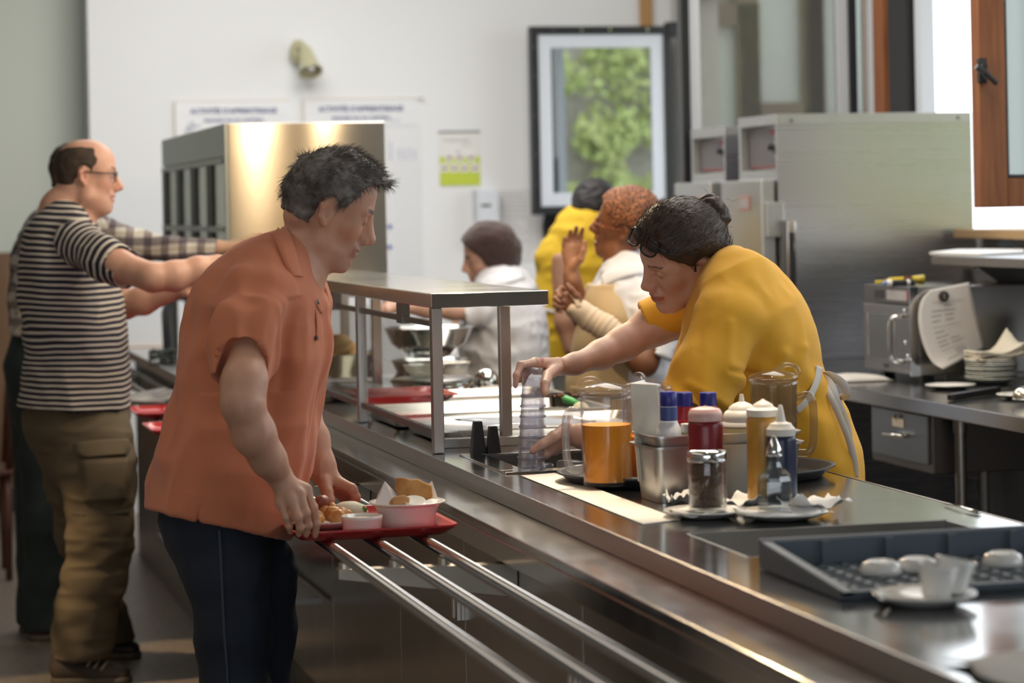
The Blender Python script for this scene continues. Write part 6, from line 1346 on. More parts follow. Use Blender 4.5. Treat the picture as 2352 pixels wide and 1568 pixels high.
# ------------------------------------------------------------------ man in the striped shirt
def cloth_attr(name, build, rough=.85, bump=(300, .2, (1, 1, 1))):
    m = mat(name, (.5, .5, .5), rough, bump=bump); n, l = nodes_of(m); a = n.new('ShaderNodeVertexColor'); a.layer_name = 'paint'; sp = n.new('ShaderNodeSeparateColor'); l.new(a.outputs[0], sp.inputs[0])
    l.new(build(n, l, sp), n['Principled BSDF'].inputs['Base Color']); return m
def mathn(n, l, op, a, b=None):
    m = n.new('ShaderNodeMath'); m.operation = op
    for i, v in enumerate((a, b)):
        if v is None: continue
        if isinstance(v, (int, float)): m.inputs[i].default_value = v
        else: l.new(v, m.inputs[i])
    return m.outputs[0]
def mixn(n, l, f, c1, c2):
    m = n.new('ShaderNodeMixRGB'); l.new(f, m.inputs[0])
    for i, v in ((1, c1), (2, c2)):
        if isinstance(v, tuple): m.inputs[i].default_value = (*v, 1)
        else: l.new(v, m.inputs[i])
    return m.outputs[0]
def stripes(n, l, sp):
    fr = mathn(n, l, 'FRACT', mathn(n, l, 'MULTIPLY', sp.outputs[0], 1/.0187)); return mixn(n, l, mathn(n, l, 'GREATER_THAN', fr, .645), (.018, .017, .032), (.66, .60, .52))
def plaid(n, l, sp):
    def band(s_, per, lo, hi): fr = mathn(n, l, 'FRACT', mathn(n, l, 'MULTIPLY', s_, 1/per)); return mathn(n, l, 'MULTIPLY', mathn(n, l, 'GREATER_THAN', fr, lo), mathn(n, l, 'LESS_THAN', fr, hi))
    u, v = sp.outputs[0], sp.outputs[1]; c = mixn(n, l, mathn(n, l, 'MULTIPLY', band(u, .062, 0, .45), .65), (.62, .58, .52), (.06, .03, .06)); 
    c = mixn(n, l, mathn(n, l, 'MULTIPLY', band(v, .062, 0, .45), .7), c, (.035, .02, .04)); c = mixn(n, l, mathn(n, l, 'MULTIPLY', band(v, .062, .68, .74), .6), c, (.25, .2, .05)); return c
def shoe(f, x0, x1, y, z0, mt, sole, name='shoe', w=.045, hgt=.075):
    """heel at x0, toe at x1 in the figure's frame"""
    s_ = 1 if x1 > x0 else -1; L_ = abs(x1-x0)
    P = [Prim((x0+s_*.045, y, z0+.045), (x0+s_*L_*.5, y, z0+.042), (.040, w*.85), (.036, w*.92), k=.02), Prim((x0+s_*L_*.5, y, z0+.040), (x1-s_*.035, y, z0+.030), (.034, w*.95), (.026, w*.85), k=.02), Prim((x0+s_*.05, y, z0+.05), (x0+s_*.055, y, z0+hgt+.02), (.045, .036), (.042, .034), k=.02)]
    o = f.mesh(name, Field((P, [lambda Q_: z0+.018-Q_[:, 2]])), .005, mt, 1)
    P2 = [Prim((x0+s_*.045, y, z0+.010), (x0+s_*L_*.5, y, z0+.010), (.040, w*.95), (.04, w*1.02), k=.01), Prim((x0+s_*L_*.5, y, z0+.01), (x1-s_*.035, y, z0+.012), (.036, w*1.02), (.032, w*.92), k=.01)]
    f.mesh('sole', Field((P2, [lambda Q_: z0+.001-Q_[:, 2], lambda Q_: Q_[:, 2]-z0-.024])), .005, sole, 1, parent=o); return o
def fist(f, cx, cy, dd, r, k=.01): return f.chain([(cx, cy, dd, r, None)], k=k)

def man_striped():
    f = Fig('person', 'balding man with glasses, navy and cream striped T-shirt and khaki cargo trousers', 8.4, 190); l = f.L
    R = rotm(.2, .09, .06); H = Head(l(195, 409, 0), R, .985, nose=1.15, chub=1.0, jaw=1.08, eye_open=.5, mouth_open=.3)
    neck = f.chain([(170, 450, 0, 42, .062), (146, 484, 0, 50, .072), (142, 520, 0, 60, .09)], k=.04)+f.chain([(222, 470, 0, 24, .045), (190, 494, 0, 26, .045)], k=.04)
    core = f.tor([(540, 80, 220, 0, .14), (700, 90, 250, 0, .14), (880, 90, 260, 0, .14)])
    nearA = f.chain([(178, 560, -.18, 42, None), (270, 610, -.32, 36, None), (350, 637, -.40, 33, .044)], k=.03)+f.chain([(350, 637, -.40, 31, .042), (400, 634, -.38, 34, .042), (455, 618, -.35, 28, .034), (500, 606, -.32, 22, .027)], k=.02)
    farA = f.chain([(200, 580, .17, 40, None), (285, 700, .12, 30, None), (330, 690, .08, 30, .036), (400, 668, .03, 22, .027)], k=.03)
    hN = hand_prims(f, l(505, 604, -.32), [l(536, 592, -.30), l(540, 600, -.32), l(540, 608, -.335), l(536, 616, -.345)], [[l(556, 594, -.29), l(568, 604, -.285)], [l(560, 604, -.315), l(570, 615, -.31)], [l(558, 612, -.335), l(566, 622, -.33)], [l(552, 622, -.345), l(560, 630, -.34)]], [l(512, 610, -.30), l(530, 622, -.285), l(545, 630, -.28)])
    hF = hand_prims(f, l(404, 667, .03), [l(432, 652, .02), l(437, 660, .0), l(437, 668, -.015), l(432, 675, -.03)], [[l(456, 650, .0), l(468, 656, -.02), l(460, 662, -.035)], [l(460, 659, -.02), l(470, 664, -.035), l(458, 668, -.045)], [l(458, 667, -.03), l(466, 672, -.045), l(454, 674, -.052)], [l(450, 675, -.04), l(458, 679, -.05), l(447, 680, -.055)]], [l(412, 655, .0), l(440, 648, -.02), l(466, 648, -.03), l(474, 650, -.03)])
    base = (.64, .36, .26)
    def paint(V, N): return H.colour(V, base, (.50, .18, .15), red=.22, brow=(.10, .07, .05), stubble=(.48, .33, .27))
    body = f.mesh('body', Field(H.prims(), neck+core, nearA+hN, farA+hF, k=.018), .0032, SKIN('skin_fair_pink'), 1, None, paint)
    tor = f.tor([(508, 118, 190, 0, .12), (545, 68, 222, 0, .19), (600, 56, 246, 0, .215), (660, 52, 262, 0, .21), (725, 60, 278, 0, .205), (790, 67, 287, 0, .20), (860, 64, 289, 0, .205), (930, 54, 290, 0, .21), (1000, 52, 292, 0, .21)])
    sh = f.chain([(150, 500, -.06, 34, None), (172, 540, -.16, 46, None)], k=.04)+f.chain([(150, 500, .06, 34, None), (180, 540, .16, 44, None)], k=.04)
    sl = f.chain([(176, 556, -.18, 50, None), (240, 592, -.28, 47, .064), (330, 640, -.38, 42, .058)], k=.03); ax = l(330, 640, -.38)-l(190, 560, -.19); ax /= np.linalg.norm(ax); a_ = cut_plane(l(288, 617, -.345), ax+np.array([.12, 0, .10]))
    inn = f.chain([(275, 607, -.33, 39, None), (360, 655, -.41, 40, None)], k=.004, op=-1)
    slF = f.chain([(200, 560, .17, 46, None), (250, 650, .14, 42, None)], k=.03)
    hem = cut_plane(l(55, 929), np.cross(l(290, 937)-l(55, 929), [0, 1, 0])*(-1)); hn = np.cross(l(290, 937)-l(55, 929), [0, 1, 0]); hem = cut_plane(l(55, 929), hn if hn[2] < 0 else -hn)
    nk = f.chain([(170, 440, 0, 45, .066), (150, 494, 0, 50, .075)], k=.006, op=-1)
    SL = Field((sl+inn, [a_])); TR = Field((tor+sh+nk, [hem])); sf = Field((tor+sh+nk, [hem]), (sl+inn, [a_]), (slF, []), k=.02)
    def sd(V, N):
        w = folds(V, [(10, (1, 1, .5), .006, 31), (22, (.6, .6, 1.3), .0028, 32)]); d = V@np.array([.7, .2, .9]); w += .004*np.sin(d*60+2.5*vnoise(V, 6, 3))*(V[:, 2] < l(0, 640)[2])*np.clip((V[:, 0]+.14)/-.06+1, 0, 1); return w*.9
    def sp(V, N):
        u = V[:, 2]+.010*vnoise(V, 5, 41)+.006*vnoise(V, 12, 42)-.05*V[:, 1]*0; t = ((V-l(176, 556, -.18))@ax)*.74+.004*vnoise(V, 9, 43)
        w = (SL(V) < TR(V)-.002) & (V[:, 1] < -.1); c = np.zeros((len(V), 3)); c[:, 0] = np.where(w, t+1., u+1.); return c
    f.mesh('striped_shirt', sf, .0045, cloth_attr('striped_cotton', stripes), 2, sd, sp)
    # trousers
    K = mat('khaki_cloth', (.135, .100, .058), .85, bump=(300, .3, (1, 1, 1)), var=((.105, .080, .046), 4, (1, 1, .6)))
    pel = f.tor([(900, 66, 282, 0, .16), (960, 66, 288, 0, .17), (1020, 88, 298, 0, .165)], k=.04)
    n_ = f.chain([(214, 1010, -.07, 86, .10), (218, 1070, -.09, 84, .105), (226, 1130, -.09, 76, .095), (232, 1190, -.09, 70, .085), (230, 1250, -.09, 72, .08), (214, 1330, -.08, 70, .08), (200, 1400, -.07, 66, .078), (188, 1470, -.06, 64, .076), (184, 1530, -.06, 66, .076)], k=.03)
    r_ = f.chain([(150, 1000, .09, 60, .10), (160, 1120, .14, 50, .08), (180, 1230, .22, 46, .07), (225, 1350, .32, 44, .066), (258, 1450, .40, 42, .062), (262, 1480, .41, 42, .062)], k=.03)
    r2_ = []
    pf = Field((pel+n_, [cut_plane(l(185, 1508, -.06), (.05, 0, -1))]), (r_, [cut_plane(l(262, 1470, .4), (0, 0, -1))]), k=.03)
    f.mesh('cargo_trousers', pf, .0055, K, 2, lambda V, N: folds(V, [(8, (.8, .8, 1.2), .009, 51), (18, (.5, .5, 1.6), .0045, 52)]))
    f.sew('cargo_pocket', pf, [(186, 1055), (190, 1110), (194, 1152)], [(290, 1050), (288, 1105), (286, 1148)], K, .012, .006, n=4, M=7, lift=.004)
    f.sew('pocket_flap', pf, [(170, 1018), (174, 1042), (196, 1054)], [(288, 1010), (292, 1032), (286, 1046)], K, .019, .005, n=4, M=7, lift=.003)
    f.sew('knee_zip', pf, [(168, 1176), (235, 1178), (300, 1170)], [(168, 1182), (235, 1184), (300, 1176)], mat('zip_khaki', (.09, .07, .04), .7), .006, .004, n=5, M=3)
    SH = mat('brown_suede', (.055, .038, .026), .7); SO = mat('shoe_sole', (.09, .075, .055), .7)
    a = l(112, 1540, -.06); b = l(306, 1540, -.06); s1_ = shoe(f, a[0], b[0], a[1], 0., SH, SO)
    for k in range(3): q = l(205+k*16, 1527, -.06); MB().tube([f.W((q[0], a[1]-.046, .062-.006*k)), f.W((q[0]+.012, a[1]-.028, .080-.007*k)), f.W((q[0]+.018, a[1], .088-.008*k))], .0035, 6).build('lace', mat('lace_beige', (.4, .33, .24), .7), s1_, smooth=True)
    a = l(205, 1490, .40); b = l(328, 1500, .40); shoe(f, a[0]-.06, b[0], a[1], 0., mat('dark_shoe', (.02, .018, .016), .5), SO)
    MHs = mat('brown_short_hair', (.075, .052, .036), .8, var=((.045, .03, .02), 30, (1, 1, 1)), bump=(260, .5, (1, 1, 1)))
    hx = [(-.05, -.04), (-.03, -.034), (-.015, -.02), (-.005, .012), (.03, .022), (.05, .030), (.075, .026), (.10, .018), (.14, .010)]
    def bald(P): q = H.inv(P); return .026+.08*np.clip(.05-q[:, 0], 0, .2)*.3-np.abs(q[:, 1])+np.clip(.085-q[:, 2], -.02, 1)*-3
    make_hair(f, H, 'hair', MHs, hx, ext=.0045, low=-.035, noise=.002, nf=60, cap_cuts=[bald], seed=6)
    glasses(f, H, mat('dark_frame', (.02, .025, .035), .35), thin_clear('spectacle_lens', (.9, .92, .93), .1), w=.024, h=.014, r=.0019)
man_striped()

def man_plaid():
    f = Fig('person', 'man in a plaid shirt mostly hidden behind the striped T-shirt, arm stretched forward', 9.3, 110); l = f.L
    R = rotm(.1, .1, 0); H = Head(l(172, 408, 0), R, .96)
    arm = f.chain([(330, 577, -.08, 24, None), (440, 571, -.12, 20, None), (500, 569, -.12, 16, .026), (560, 567, -.12, 14, .022)], k=.02)
    hp = hand_prims(f, l(562, 566, -.12), [l(588, 552, -.10), l(592, 558, -.12), l(592, 565, -.135), l(588, 572, -.15)], [[l(604, 544, -.09), l(614, 542, -.08)], [l(610, 548, -.12), l(622, 548, -.12)], [l(610, 560, -.14), l(620, 564, -.14)], [l(604, 573, -.15), l(614, 578, -.15)]], [l(570, 556, -.10), l(584, 546, -.085), l(598, 540, -.08)])
    core = f.chain([(155, 470, 0, 38, .06), (140, 530, 0, 60, .12), (118, 700, 0, 60, .12)], k=.04)
    f.mesh('body', Field(H.prims(), core, arm+hp, k=.02), .004, SKIN('skin_plaid_man'), 1, None, lambda V, N: H.colour(V, (.55, .33, .22), (.4, .15, .12)))
    MB().tube(qbez([f.W(l(578, 552, -.12)), f.W(l(574, 562, -.155)), f.W(l(572, 574, -.14)), f.W(l(576, 578, -.10)), f.W(l(582, 562, -.08)), f.W(l(578, 552, -.12))], 5), .003, 8).build('wrist_watch', mat('watch_gold', (.6, .42, .15), .3, .8), f.root, smooth=True)
    tor = f.tor([(492, 108, 190, 0, .13), (545, 58, 214, 0, .20), (600, 36, 214, 0, .21), (690, 29, 210, 0, .20), (760, 32, 206, 0, .20), (800, 34, 204, 0, .2)])
    sl = f.chain([(190, 520, -.10, 40, None), (300, 558, -.12, 31, None), (400, 573, -.13, 25, None), (500, 571, -.12, 19, None)], k=.03)
    sf = Field((tor, [cut_plane(l(60, 765), (0, 0, -1))]), (sl, [cut_plane(l(497, 571, -.12), (1, 0, 0))]), k=.02); o_ = l(190, 520, -.1)
    def sp(V, N):
        arm_ = V[:, 0] > l(255, 0)[0]; c = np.zeros((len(V), 3)); c[:, 0] = np.where(arm_, V[:, 0], V[:, 2])+1+.006*vnoise(V, 9, 3); c[:, 1] = np.where(arm_, V[:, 2]-.2*V[:, 1], V[:, 0]+.8*V[:, 1])+1+.006*vnoise(V, 9, 5); return c
    f.mesh('plaid_shirt', sf, .005, cloth_attr('plaid_cotton', plaid), 2, lambda V, N: folds(V, [(11, (1, 1, .5), .006, 61), (24, (1, 1, 1), .004, 62)]), sp)
    pel = f.tor([(740, 38, 190, 0, .15), (840, 18, 190, 0, .165), (930, 22, 180, 0, .16)], k=.04)
    n_ = f.chain([(112, 930, -.07, 66, .10), (110, 1050, -.08, 62, .09), (112, 1200, -.08, 56, .075), (108, 1330, -.08, 52, .068), (104, 1450, -.08, 48, .06)], k=.03)
    r_ = f.chain([(84, 930, .08, 60, .10), (86, 1100, .10, 50, .08), (84, 1300, .10, 42, .07), (78, 1450, .10, 40, .06)], k=.03)
    hc = cut_plane(l(80, 1440), (0, 0, -1)); f.mesh('jeans', Field((pel+n_, [hc]), (r_, [hc]), k=.02), .006, jeans_mat('green_black_denim', (.016, .026, .026), (.024, .036, .036)), 2, lambda V, N: folds(V, [(8, (.7, .7, 1.2), .006, 71)]))
    BR = mat('brown_leather', (.10, .045, .022), .5); a = l(62, 1470, -.09); shoe(f, a[0], a[0]+.24, a[1], 0., BR, mat('shoe_sole', (.09, .075, .055), .7)); a = l(40, 1460, .1); shoe(f, a[0], a[0]+.25, a[1], 0., BR, mat('shoe_sole', (.09, .075, .055), .7))
    make_hair(f, H, 'hair', mat('brown_short_hair'), [(-.05, -.03), (0, .0), (.05, .04), (.08, .06), (.14, .1)], ext=.004)
man_plaid()

# ------------------------------------------------------------------ woman in the white coat
def woman_white():
    f = Fig('person', 'woman in a white kitchen coat and brown hair bonnet reaching over the food', 10.0, 1155); l = f.L
    R = rotm(math.pi+.10, .24, .25); H = Head(l(1125, 591, 0), R, .95, nose=.95, jaw=.92, lips=1.1, eye_open=.5, mouth_open=.6)
    neck = f.chain([(1128, 620, 0, 26, .045), (1142, 655, 0, 34, .06)], k=.03); core = f.tor([(680, 1100, 1210, 0, .12), (850, 1100, 1220, 0, .12)])
    arm = f.chain([(1130, 695, -.17, 26, None), (1085, 716, -.2, 22, None), (1040, 714, -.22, 18, .028), (980, 710, -.24, 18, .028), (915, 705, -.25, 13, .022)], k=.03)
    hp = hand_prims(f, l(913, 705, -.25), [l(890, 700, -.24), l(888, 704, -.255), l(888, 709, -.27), l(891, 714, -.28)], [[l(878, 702, -.235), l(874, 710, -.235)], [l(876, 707, -.255), l(873, 714, -.255)], [l(877, 713, -.27), l(875, 719, -.27)], [l(881, 718, -.28), l(880, 723, -.28)]], [l(905, 697, -.235), l(893, 692, -.22), l(884, 694, -.21)])
    arm2 = f.chain([(1110, 760, .0, 24, None), (1070, 742, .02, 15, .022)], k=.02)
    hp2 = hand_prims(f, l(1072, 742, .02), [l(1056, 732, .01), l(1053, 737, .0), l(1052, 743, -.01), l(1054, 749, -.02)], [[l(1046, 733, .0), l(1042, 740, -.01)], [l(1043, 738, -.01), l(1041, 745, -.015)], [l(1043, 745, -.02), l(1043, 751, -.02)], [l(1046, 751, -.025), l(1048, 756, -.025)]], [l(1066, 733, .0), l(1054, 727, -.01), l(1046, 728, -.015)])
    f.mesh('body', Field(H.prims(), neck+core, arm+hp, arm2+hp2, k=.016), .0035, SKIN('skin_light'), 1, None, lambda V, N: H.colour(V, (.66, .40, .30), (.50, .16, .15), red=.15, brow=(.06, .035, .03)))
    M_BON = mat('brown_bonnet_net', (.055, .026, .024), .85, bump=(260, .9, (1, 1, 1)), sheen=.3, var=((.035, .016, .016), 60, (1, 1, 1)))
    q = H.R@np.array([0, 1, 0]); ex = [Prim(H.T((-.055, 0, .050)), H.T((-.085, .0, .015)), (.070, .072), (.050, .062), e2=q, k=.04), Prim(H.T((.0, 0, .075)), H.T((.03, 0, .07)), (.068, .072), (.055, .066), e2=q, k=.03), Prim(H.T((-.01, .045, .0)), H.T((-.05, .05, -.02)), (.05, .035), e2=q, k=.03), Prim(H.T((-.04, .0, .01)), H.T((-.075, .0, -.035)), (.055, .065), (.04, .055), e2=q, k=.03)]
    make_hair(f, H, 'hair_bonnet', M_BON, [(-.07, -.02), (-.045, .015), (.0, .030), (.04, .048), (.06, .062), (.08, .080), (.10, .10), (.16, .11)], ext=.013, low=-.065, ear=False, noise=.002, nf=30, extra=ex, seed=12)
    tor = f.tor([(652, 1104, 1200, 0, .12), (672, 1090, 1222, 0, .17), (715, 1070, 1240, 0, .20), (760, 1062, 1250, 0, .20), (815, 1064, 1253, 0, .19), (870, 1078, 1250, 0, .19), (920, 1082, 1268, 0, .20), (1050, 1080, 1290, 0, .21), (1180, 1085, 1290, 0, .21)])
    sl = f.chain([(1145, 690, -.13, 40, None), (1100, 712, -.19, 31, .052), (1060, 722, -.21, 26, .045)], k=.03)
    sf = Field((tor, [cut_plane(l(1180, 1130), (0, 0, -1))]), (sl, [cut_plane(l(1068, 718, -.2), (-1, 0, -.15))]), k=.025)
    MW = mat('white_cotton', (.78, .79, .84), .85, bump=(300, .2, (1, 1, 1)))
    f.mesh('white_coat', sf, .005, MW, 2, lambda V, N: folds(V, [(10, (.8, .8, 1), .009, 81), (22, (1, 1, 1), .004, 82)]))
    f.sew('coat_collar', Field(tor, neck, k=.01), [(1100, 646), (1125, 634), (1160, 630), (1200, 624)], [(1112, 668), (1140, 660), (1172, 652), (1206, 640)], MW, .006, .003)
    f.mesh('trousers', Field((f.chain([(1180, 1080, 0, 85, .15), (1180, 1400, 0, 60, .12)], k=.03), [lambda P: .02-P[:, 2]])), .01, mat('grey_trousers', (.12, .12, .13), .85), 1)
woman_white()

def person_yellow_back():
    f = Fig('person', 'black-haired person in mustard yellow seen from behind, below the opened black window', 10.6, 1345); l = f.L
    R = rotm(1.1, .15, 0); H = Head(l(1365, 485, 0), R, .95)
    neck = f.chain([(1365, 510, 0, 34, .05), (1360, 545, 0, 42, .06)], k=.03); core = f.tor([(600, 1280, 1420, 0, .1), (780, 1270, 1400, 0, .1)])
    arm = f.chain([(1290, 600, -.1, 26, None), (1298, 740, -.16, 22, None), (1312, 800, -.18, 18, .03)], k=.03)
    f.mesh('body', Field(H.prims(), neck+core, arm, k=.02), .005, SKIN('skin_brown_back'), 1, None, lambda V, N: H.colour(V, (.30, .15, .09), (.25, .08, .07)))
    MH = mat('black_hair', (.012, .010, .012), .6, bump=(120, .8, (1, 1, 1)))
    q = H.R@np.array([0, 1, 0]); ex = [Prim(H.T((-.05, 0, .0)), H.T((-.05, 0, -.04)), (.05, .065), (.04, .05), e2=q, k=.03)]
    make_hair(f, H, 'hair', MH, [(-.08, .0), (0, .03), (.05, .05), (.08, .08), (.16, .1)], ext=.014, low=-.08, ear=False, noise=.004, extra=ex)
    tor = f.tor([(522, 1312, 1412, 0, .10), (545, 1270, 1440, 0, .14), (600, 1236, 1462, 0, .15), (680, 1228, 1465, 0, .15), (770, 1236, 1440, 0, .15), (830, 1244, 1430, 0, .15), (860, 1246, 1430, 0, .15)])
    f.mesh('yellow_shirt', Field((tor, [cut_plane(l(1300, 824), (0, 0, -1))]), k=.02), .006, mat('mustard_cotton', (.62, .40, .02), .85), 2, lambda V, N: folds(V, [(9, (.7, .7, 1), .009, 91), (20, (1, 1, 1), .004, 92)]))
    f.sew('apron_tie', Field(tor), [(1244, 702), (1280, 712), (1330, 724)], [(1244, 709), (1280, 720), (1330, 732)], M_NAPKIN, .01, .003)
    f.mesh('trousers', Field((f.chain([(1335, 800, 0, 85, .13), (1330, 1000, 0, 70, .12), (1325, 1350, 0, 56, .1)], k=.03), [lambda P: .02-P[:, 2]])), .01, mat('olive_grey_trousers', (.17, .17, .15), .85), 1)
person_yellow_back()

# ------------------------------------------------------------------ woman with the hair net and the wrist brace
def woman_hairnet():
    f = Fig('person', 'woman in copper hair net, beige apron and wrist brace raising one hand', 8.6, 1430); l = f.L
    R = rotm(math.pi-.22, -.20, .22); H = Head(l(1438, 524, 0), R, .965, nose=1.2, jaw=.98, lips=1.5, eye_open=.3, chub=.5, mouth_open=1.0)
    neck = f.chain([(1418, 580, 0, 34, .05), (1430, 615, 0, 40, .06), (1440, 655, 0, 50, .08)], k=.03); core = f.tor([(700, 1370, 1500, 0, .12), (950, 1350, 1490, 0, .13)])
    upA = f.chain([(1420, 700, .10, 34, None), (1362, 800, .04, 28, None)], k=.03)+f.chain([(1362, 800, .04, 27, None), (1338, 720, -.02, 26, .034), (1316, 650, -.05, 19, .024), (1312, 628, -.05, 19, .023)], k=.02)
    hp = hand_prims(f, l(1312, 626, -.05), [l(1297, 578, -.05), l(1306, 570, -.055), l(1317, 566, -.055), l(1329, 566, -.05)],
        [[l(1295, 560, -.06), l(1297, 546, -.07)], [l(1307, 548, -.06), l(1311, 530, -.075)], [l(1321, 542, -.06), l(1324, 522, -.075)], [l(1334, 544, -.055), l(1338, 525, -.065)]], [l(1318, 612, -.065), l(1334, 594, -.08), l(1340, 574, -.085), l(1342, 556, -.085)], sizes=[.0078, .0086, .009, .0085])
    upB = f.chain([(1492, 710, -.16, 40, None), (1502, 770, -.24, 36, None), (1478, 832, -.28, 33, None)], k=.03)+f.chain([(1478, 832, -.28, 32, None), (1420, 785, -.27, 27, .036), (1350, 728, -.25, 20, .027), (1335, 716, -.245, 19, .025)], k=.02)
    hb = hand_prims(f, l(1336, 716, -.245), [l(1312, 668, -.24), l(1302, 680, -.255), l(1298, 694, -.26), l(1302, 708, -.255)],
        [[l(1290, 662, -.25), l(1279, 672, -.265), l(1288, 682, -.285)], [l(1284, 676, -.265), l(1275, 686, -.28), l(1286, 694, -.295)], [l(1284, 692, -.27), l(1275, 700, -.285), l(1286, 706, -.295)], [l(1290, 706, -.265), l(1281, 712, -.28), l(1290, 717, -.288)]], [l(1330, 700, -.26), l(1324, 680, -.275), l(1312, 665, -.275), l(1304, 655, -.27)])
    base = (.235, .095, .045)
    def paint(V, N):
        c = H.colour(V, base, (.22, .06, .05), red=.06, brow=(.03, .02, .015)); palm = np.clip(1-np.linalg.norm(V-l(1314, 590, -.08), axis=1)/.085, 0, 1)[:, None]*np.clip(-N[:, 1:2]*1.5, 0, 1); pc = np.clip(palm*2.2, 0, 1); return c*(1-pc)+np.array([.48, .24, .14])*pc
    f.mesh('body', Field(H.prims(), neck+core, upA+hp, upB+hb, k=.016), .003, SKIN('skin_deep_brown', .4), 1, None, paint)
    # hair net: mesh of copper threads over dark hair
    m = mat('copper_hair_net', (.06, .02, .012), .6, bump=(90, .5, (1, 1, 1))); n, ln_ = nodes_of(m); tc = n.new('ShaderNodeTexCoord'); v = n.new('ShaderNodeTexVoronoi'); v.feature = 'DISTANCE_TO_EDGE'; v.inputs['Scale'].default_value = 95
    mpn = n.new('ShaderNodeMapping'); mpn.inputs['Scale'].default_value = (.8, .8, 1.35); ln_.new(tc.outputs['Object'], mpn.inputs[0]); ln_.new(mpn.outputs[0], v.inputs['Vector'])
    ln_.new(mixn(n, ln_, mathn(n, ln_, 'LESS_THAN', v.outputs['Distance'], .085), (.022, .009, .007), (.42, .15, .055)), n['Principled BSDF'].inputs['Base Color'])
    q = H.R@np.array([0, 1, 0]); ex = [Prim(H.T((-.055, 0, .065)), H.T((-.085, 0, .060)), (.068, .068), (.052, .055), e2=q, k=.04), Prim(H.T((.0, 0, .085)), H.T((.03, 0, .080)), (.060, .066), (.048, .056), e2=q, k=.03)]
    make_hair(f, H, 'hair_net', m, [(-.05, -.01), (-.02, .012), (.02, .022), (.045, .045), (.065, .060), (.08, .078), (.10, .10), (.16, .12)], ext=.012, low=-.035, noise=.0025, nf=34, extra=ex, seed=15)
    glasses(f, H, mat('copper_frame', (.40, .13, .08), .3, .6), thin_clear('spectacle_lens2', (.85, .86, .87), .2), w=.023, h=.017, r=.0015, c=(.106, 0, .006))
    tor = f.tor([(628, 1398, 1500, 0, .11), (660, 1372, 1528, 0, .17), (720, 1350, 1540, 0, .19), (800, 1330, 1542, 0, .19), (880, 1318, 1536, 0, .19), (1000, 1318, 1530, 0, .20), (1200, 1320, 1530, 0, .20)])
    slN = f.chain([(1490, 690, -.14, 50, None), (1510, 760, -.23, 46, None), (1500, 830, -.27, 42, None)], k=.03); slF = f.chain([(1420, 680, .13, 44, None), (1385, 760, .08, 42, None)], k=.03)
    MW = mat('white_cotton', (.78, .79, .84), .85)
    f.mesh('white_blouse', Field((tor, [cut_plane(l(1400, 1180), (0, 0, -1))]), (slN+f.chain([(1496, 800, -.26, 38, None), (1480, 870, -.3, 36, None)], op=-1, k=.004), [cut_plane(l(1498, 806, -.26), (-.5, 0, -1))]), (slF, [cut_plane(l(1392, 742, .09), (-.4, 0, -1))]), k=.02), .005, MW, 2, lambda V, N: folds(V, [(11, (1, 1, .6), .007, 101), (24, (1, 1, 1), .004, 102)]))
    f.sew('blouse_collar', Field(tor, neck, k=.01), [(1386, 636), (1400, 622), (1430, 610), (1460, 606)], [(1392, 662), (1412, 652), (1442, 640), (1478, 634)], MW, .008, .003, lift=.004)
    ap = f.tor([(668, 1350, 1500, 0, .16), (720, 1336, 1500, 0, .19), (800, 1318, 1500, 0, .20), (880, 1308, 1500, 0, .205), (1000, 1306, 1500, 0, .21), (1180, 1306, 1500, 0, .21)])
    MA = mat('beige_apron_cloth', (.56, .42, .24), .85, bump=(300, .2, (1, 1, 1)))
    def apc(P): t = np.clip((l(0, 655)[2]-P[:, 2])/.25, 0, 1.2); return P[:, 0]-(l(1418, 700)[0]+.05*t)
    f.mesh('apron', Field((ap, [apc, cut_plane(l(1380, 652), (0, 0, 1)), cut_plane(l(1380, 1150), (0, 0, -1))])), .005, MA, 2, lambda V, N: folds(V, [(9, (1, 1, .5), .006, 111)]))
    f.sew('waist_band', Field(ap), [(1312, 886), (1380, 890), (1450, 888)], [(1312, 905), (1380, 908), (1450, 906)], MA, .008, .004)
    MBc = mat('beige_brace', (.70, .55, .40), .8)
    br = f.chain([(1310, 708, -.255, 18, .04), (1334, 716, -.25, 27, .042), (1352, 730, -.25, 28, .040), (1390, 752, -.262, 30, .042), (1428, 782, -.27, 29, .043)], k=.01); bd = l(1428, 782, -.27)-l(1334, 716, -.25); bd /= np.linalg.norm(bd)
    bc0 = cut_plane(l(1303, 712, -.255), -bd); bc1 = cut_plane(l(1432, 785, -.27), bd)
    f.mesh('wrist_brace', Field((br+f.chain([(1300, 690, -.25, 17, .03), (1322, 706, -.25, 20, .03)], k=.004, op=-1), [bc0, bc1])), .003, MBc, 1, lambda V, N: .0028*np.abs(np.sin((V-l(1350, 728, -.25))@bd*170))*(((V-l(1350, 728, -.25))@bd) > 0)-.001)
    strip(f, 'brace_strap', [(1308, 676, -.275), (1318, 690, -.285), (1324, 706, -.292)], [(1318, 672, -.272), (1328, 686, -.282), (1336, 702, -.290)], MBc, .003)
    f.mesh('trousers', Field((f.chain([(1420, 1100, 0, 90, .16), (1420, 1500, 0, 66, .12)], k=.03), [lambda P: .02-P[:, 2]])), .01, mat('grey_trousers', (.12, .12, .13), .85), 1)
woman_hairnet()

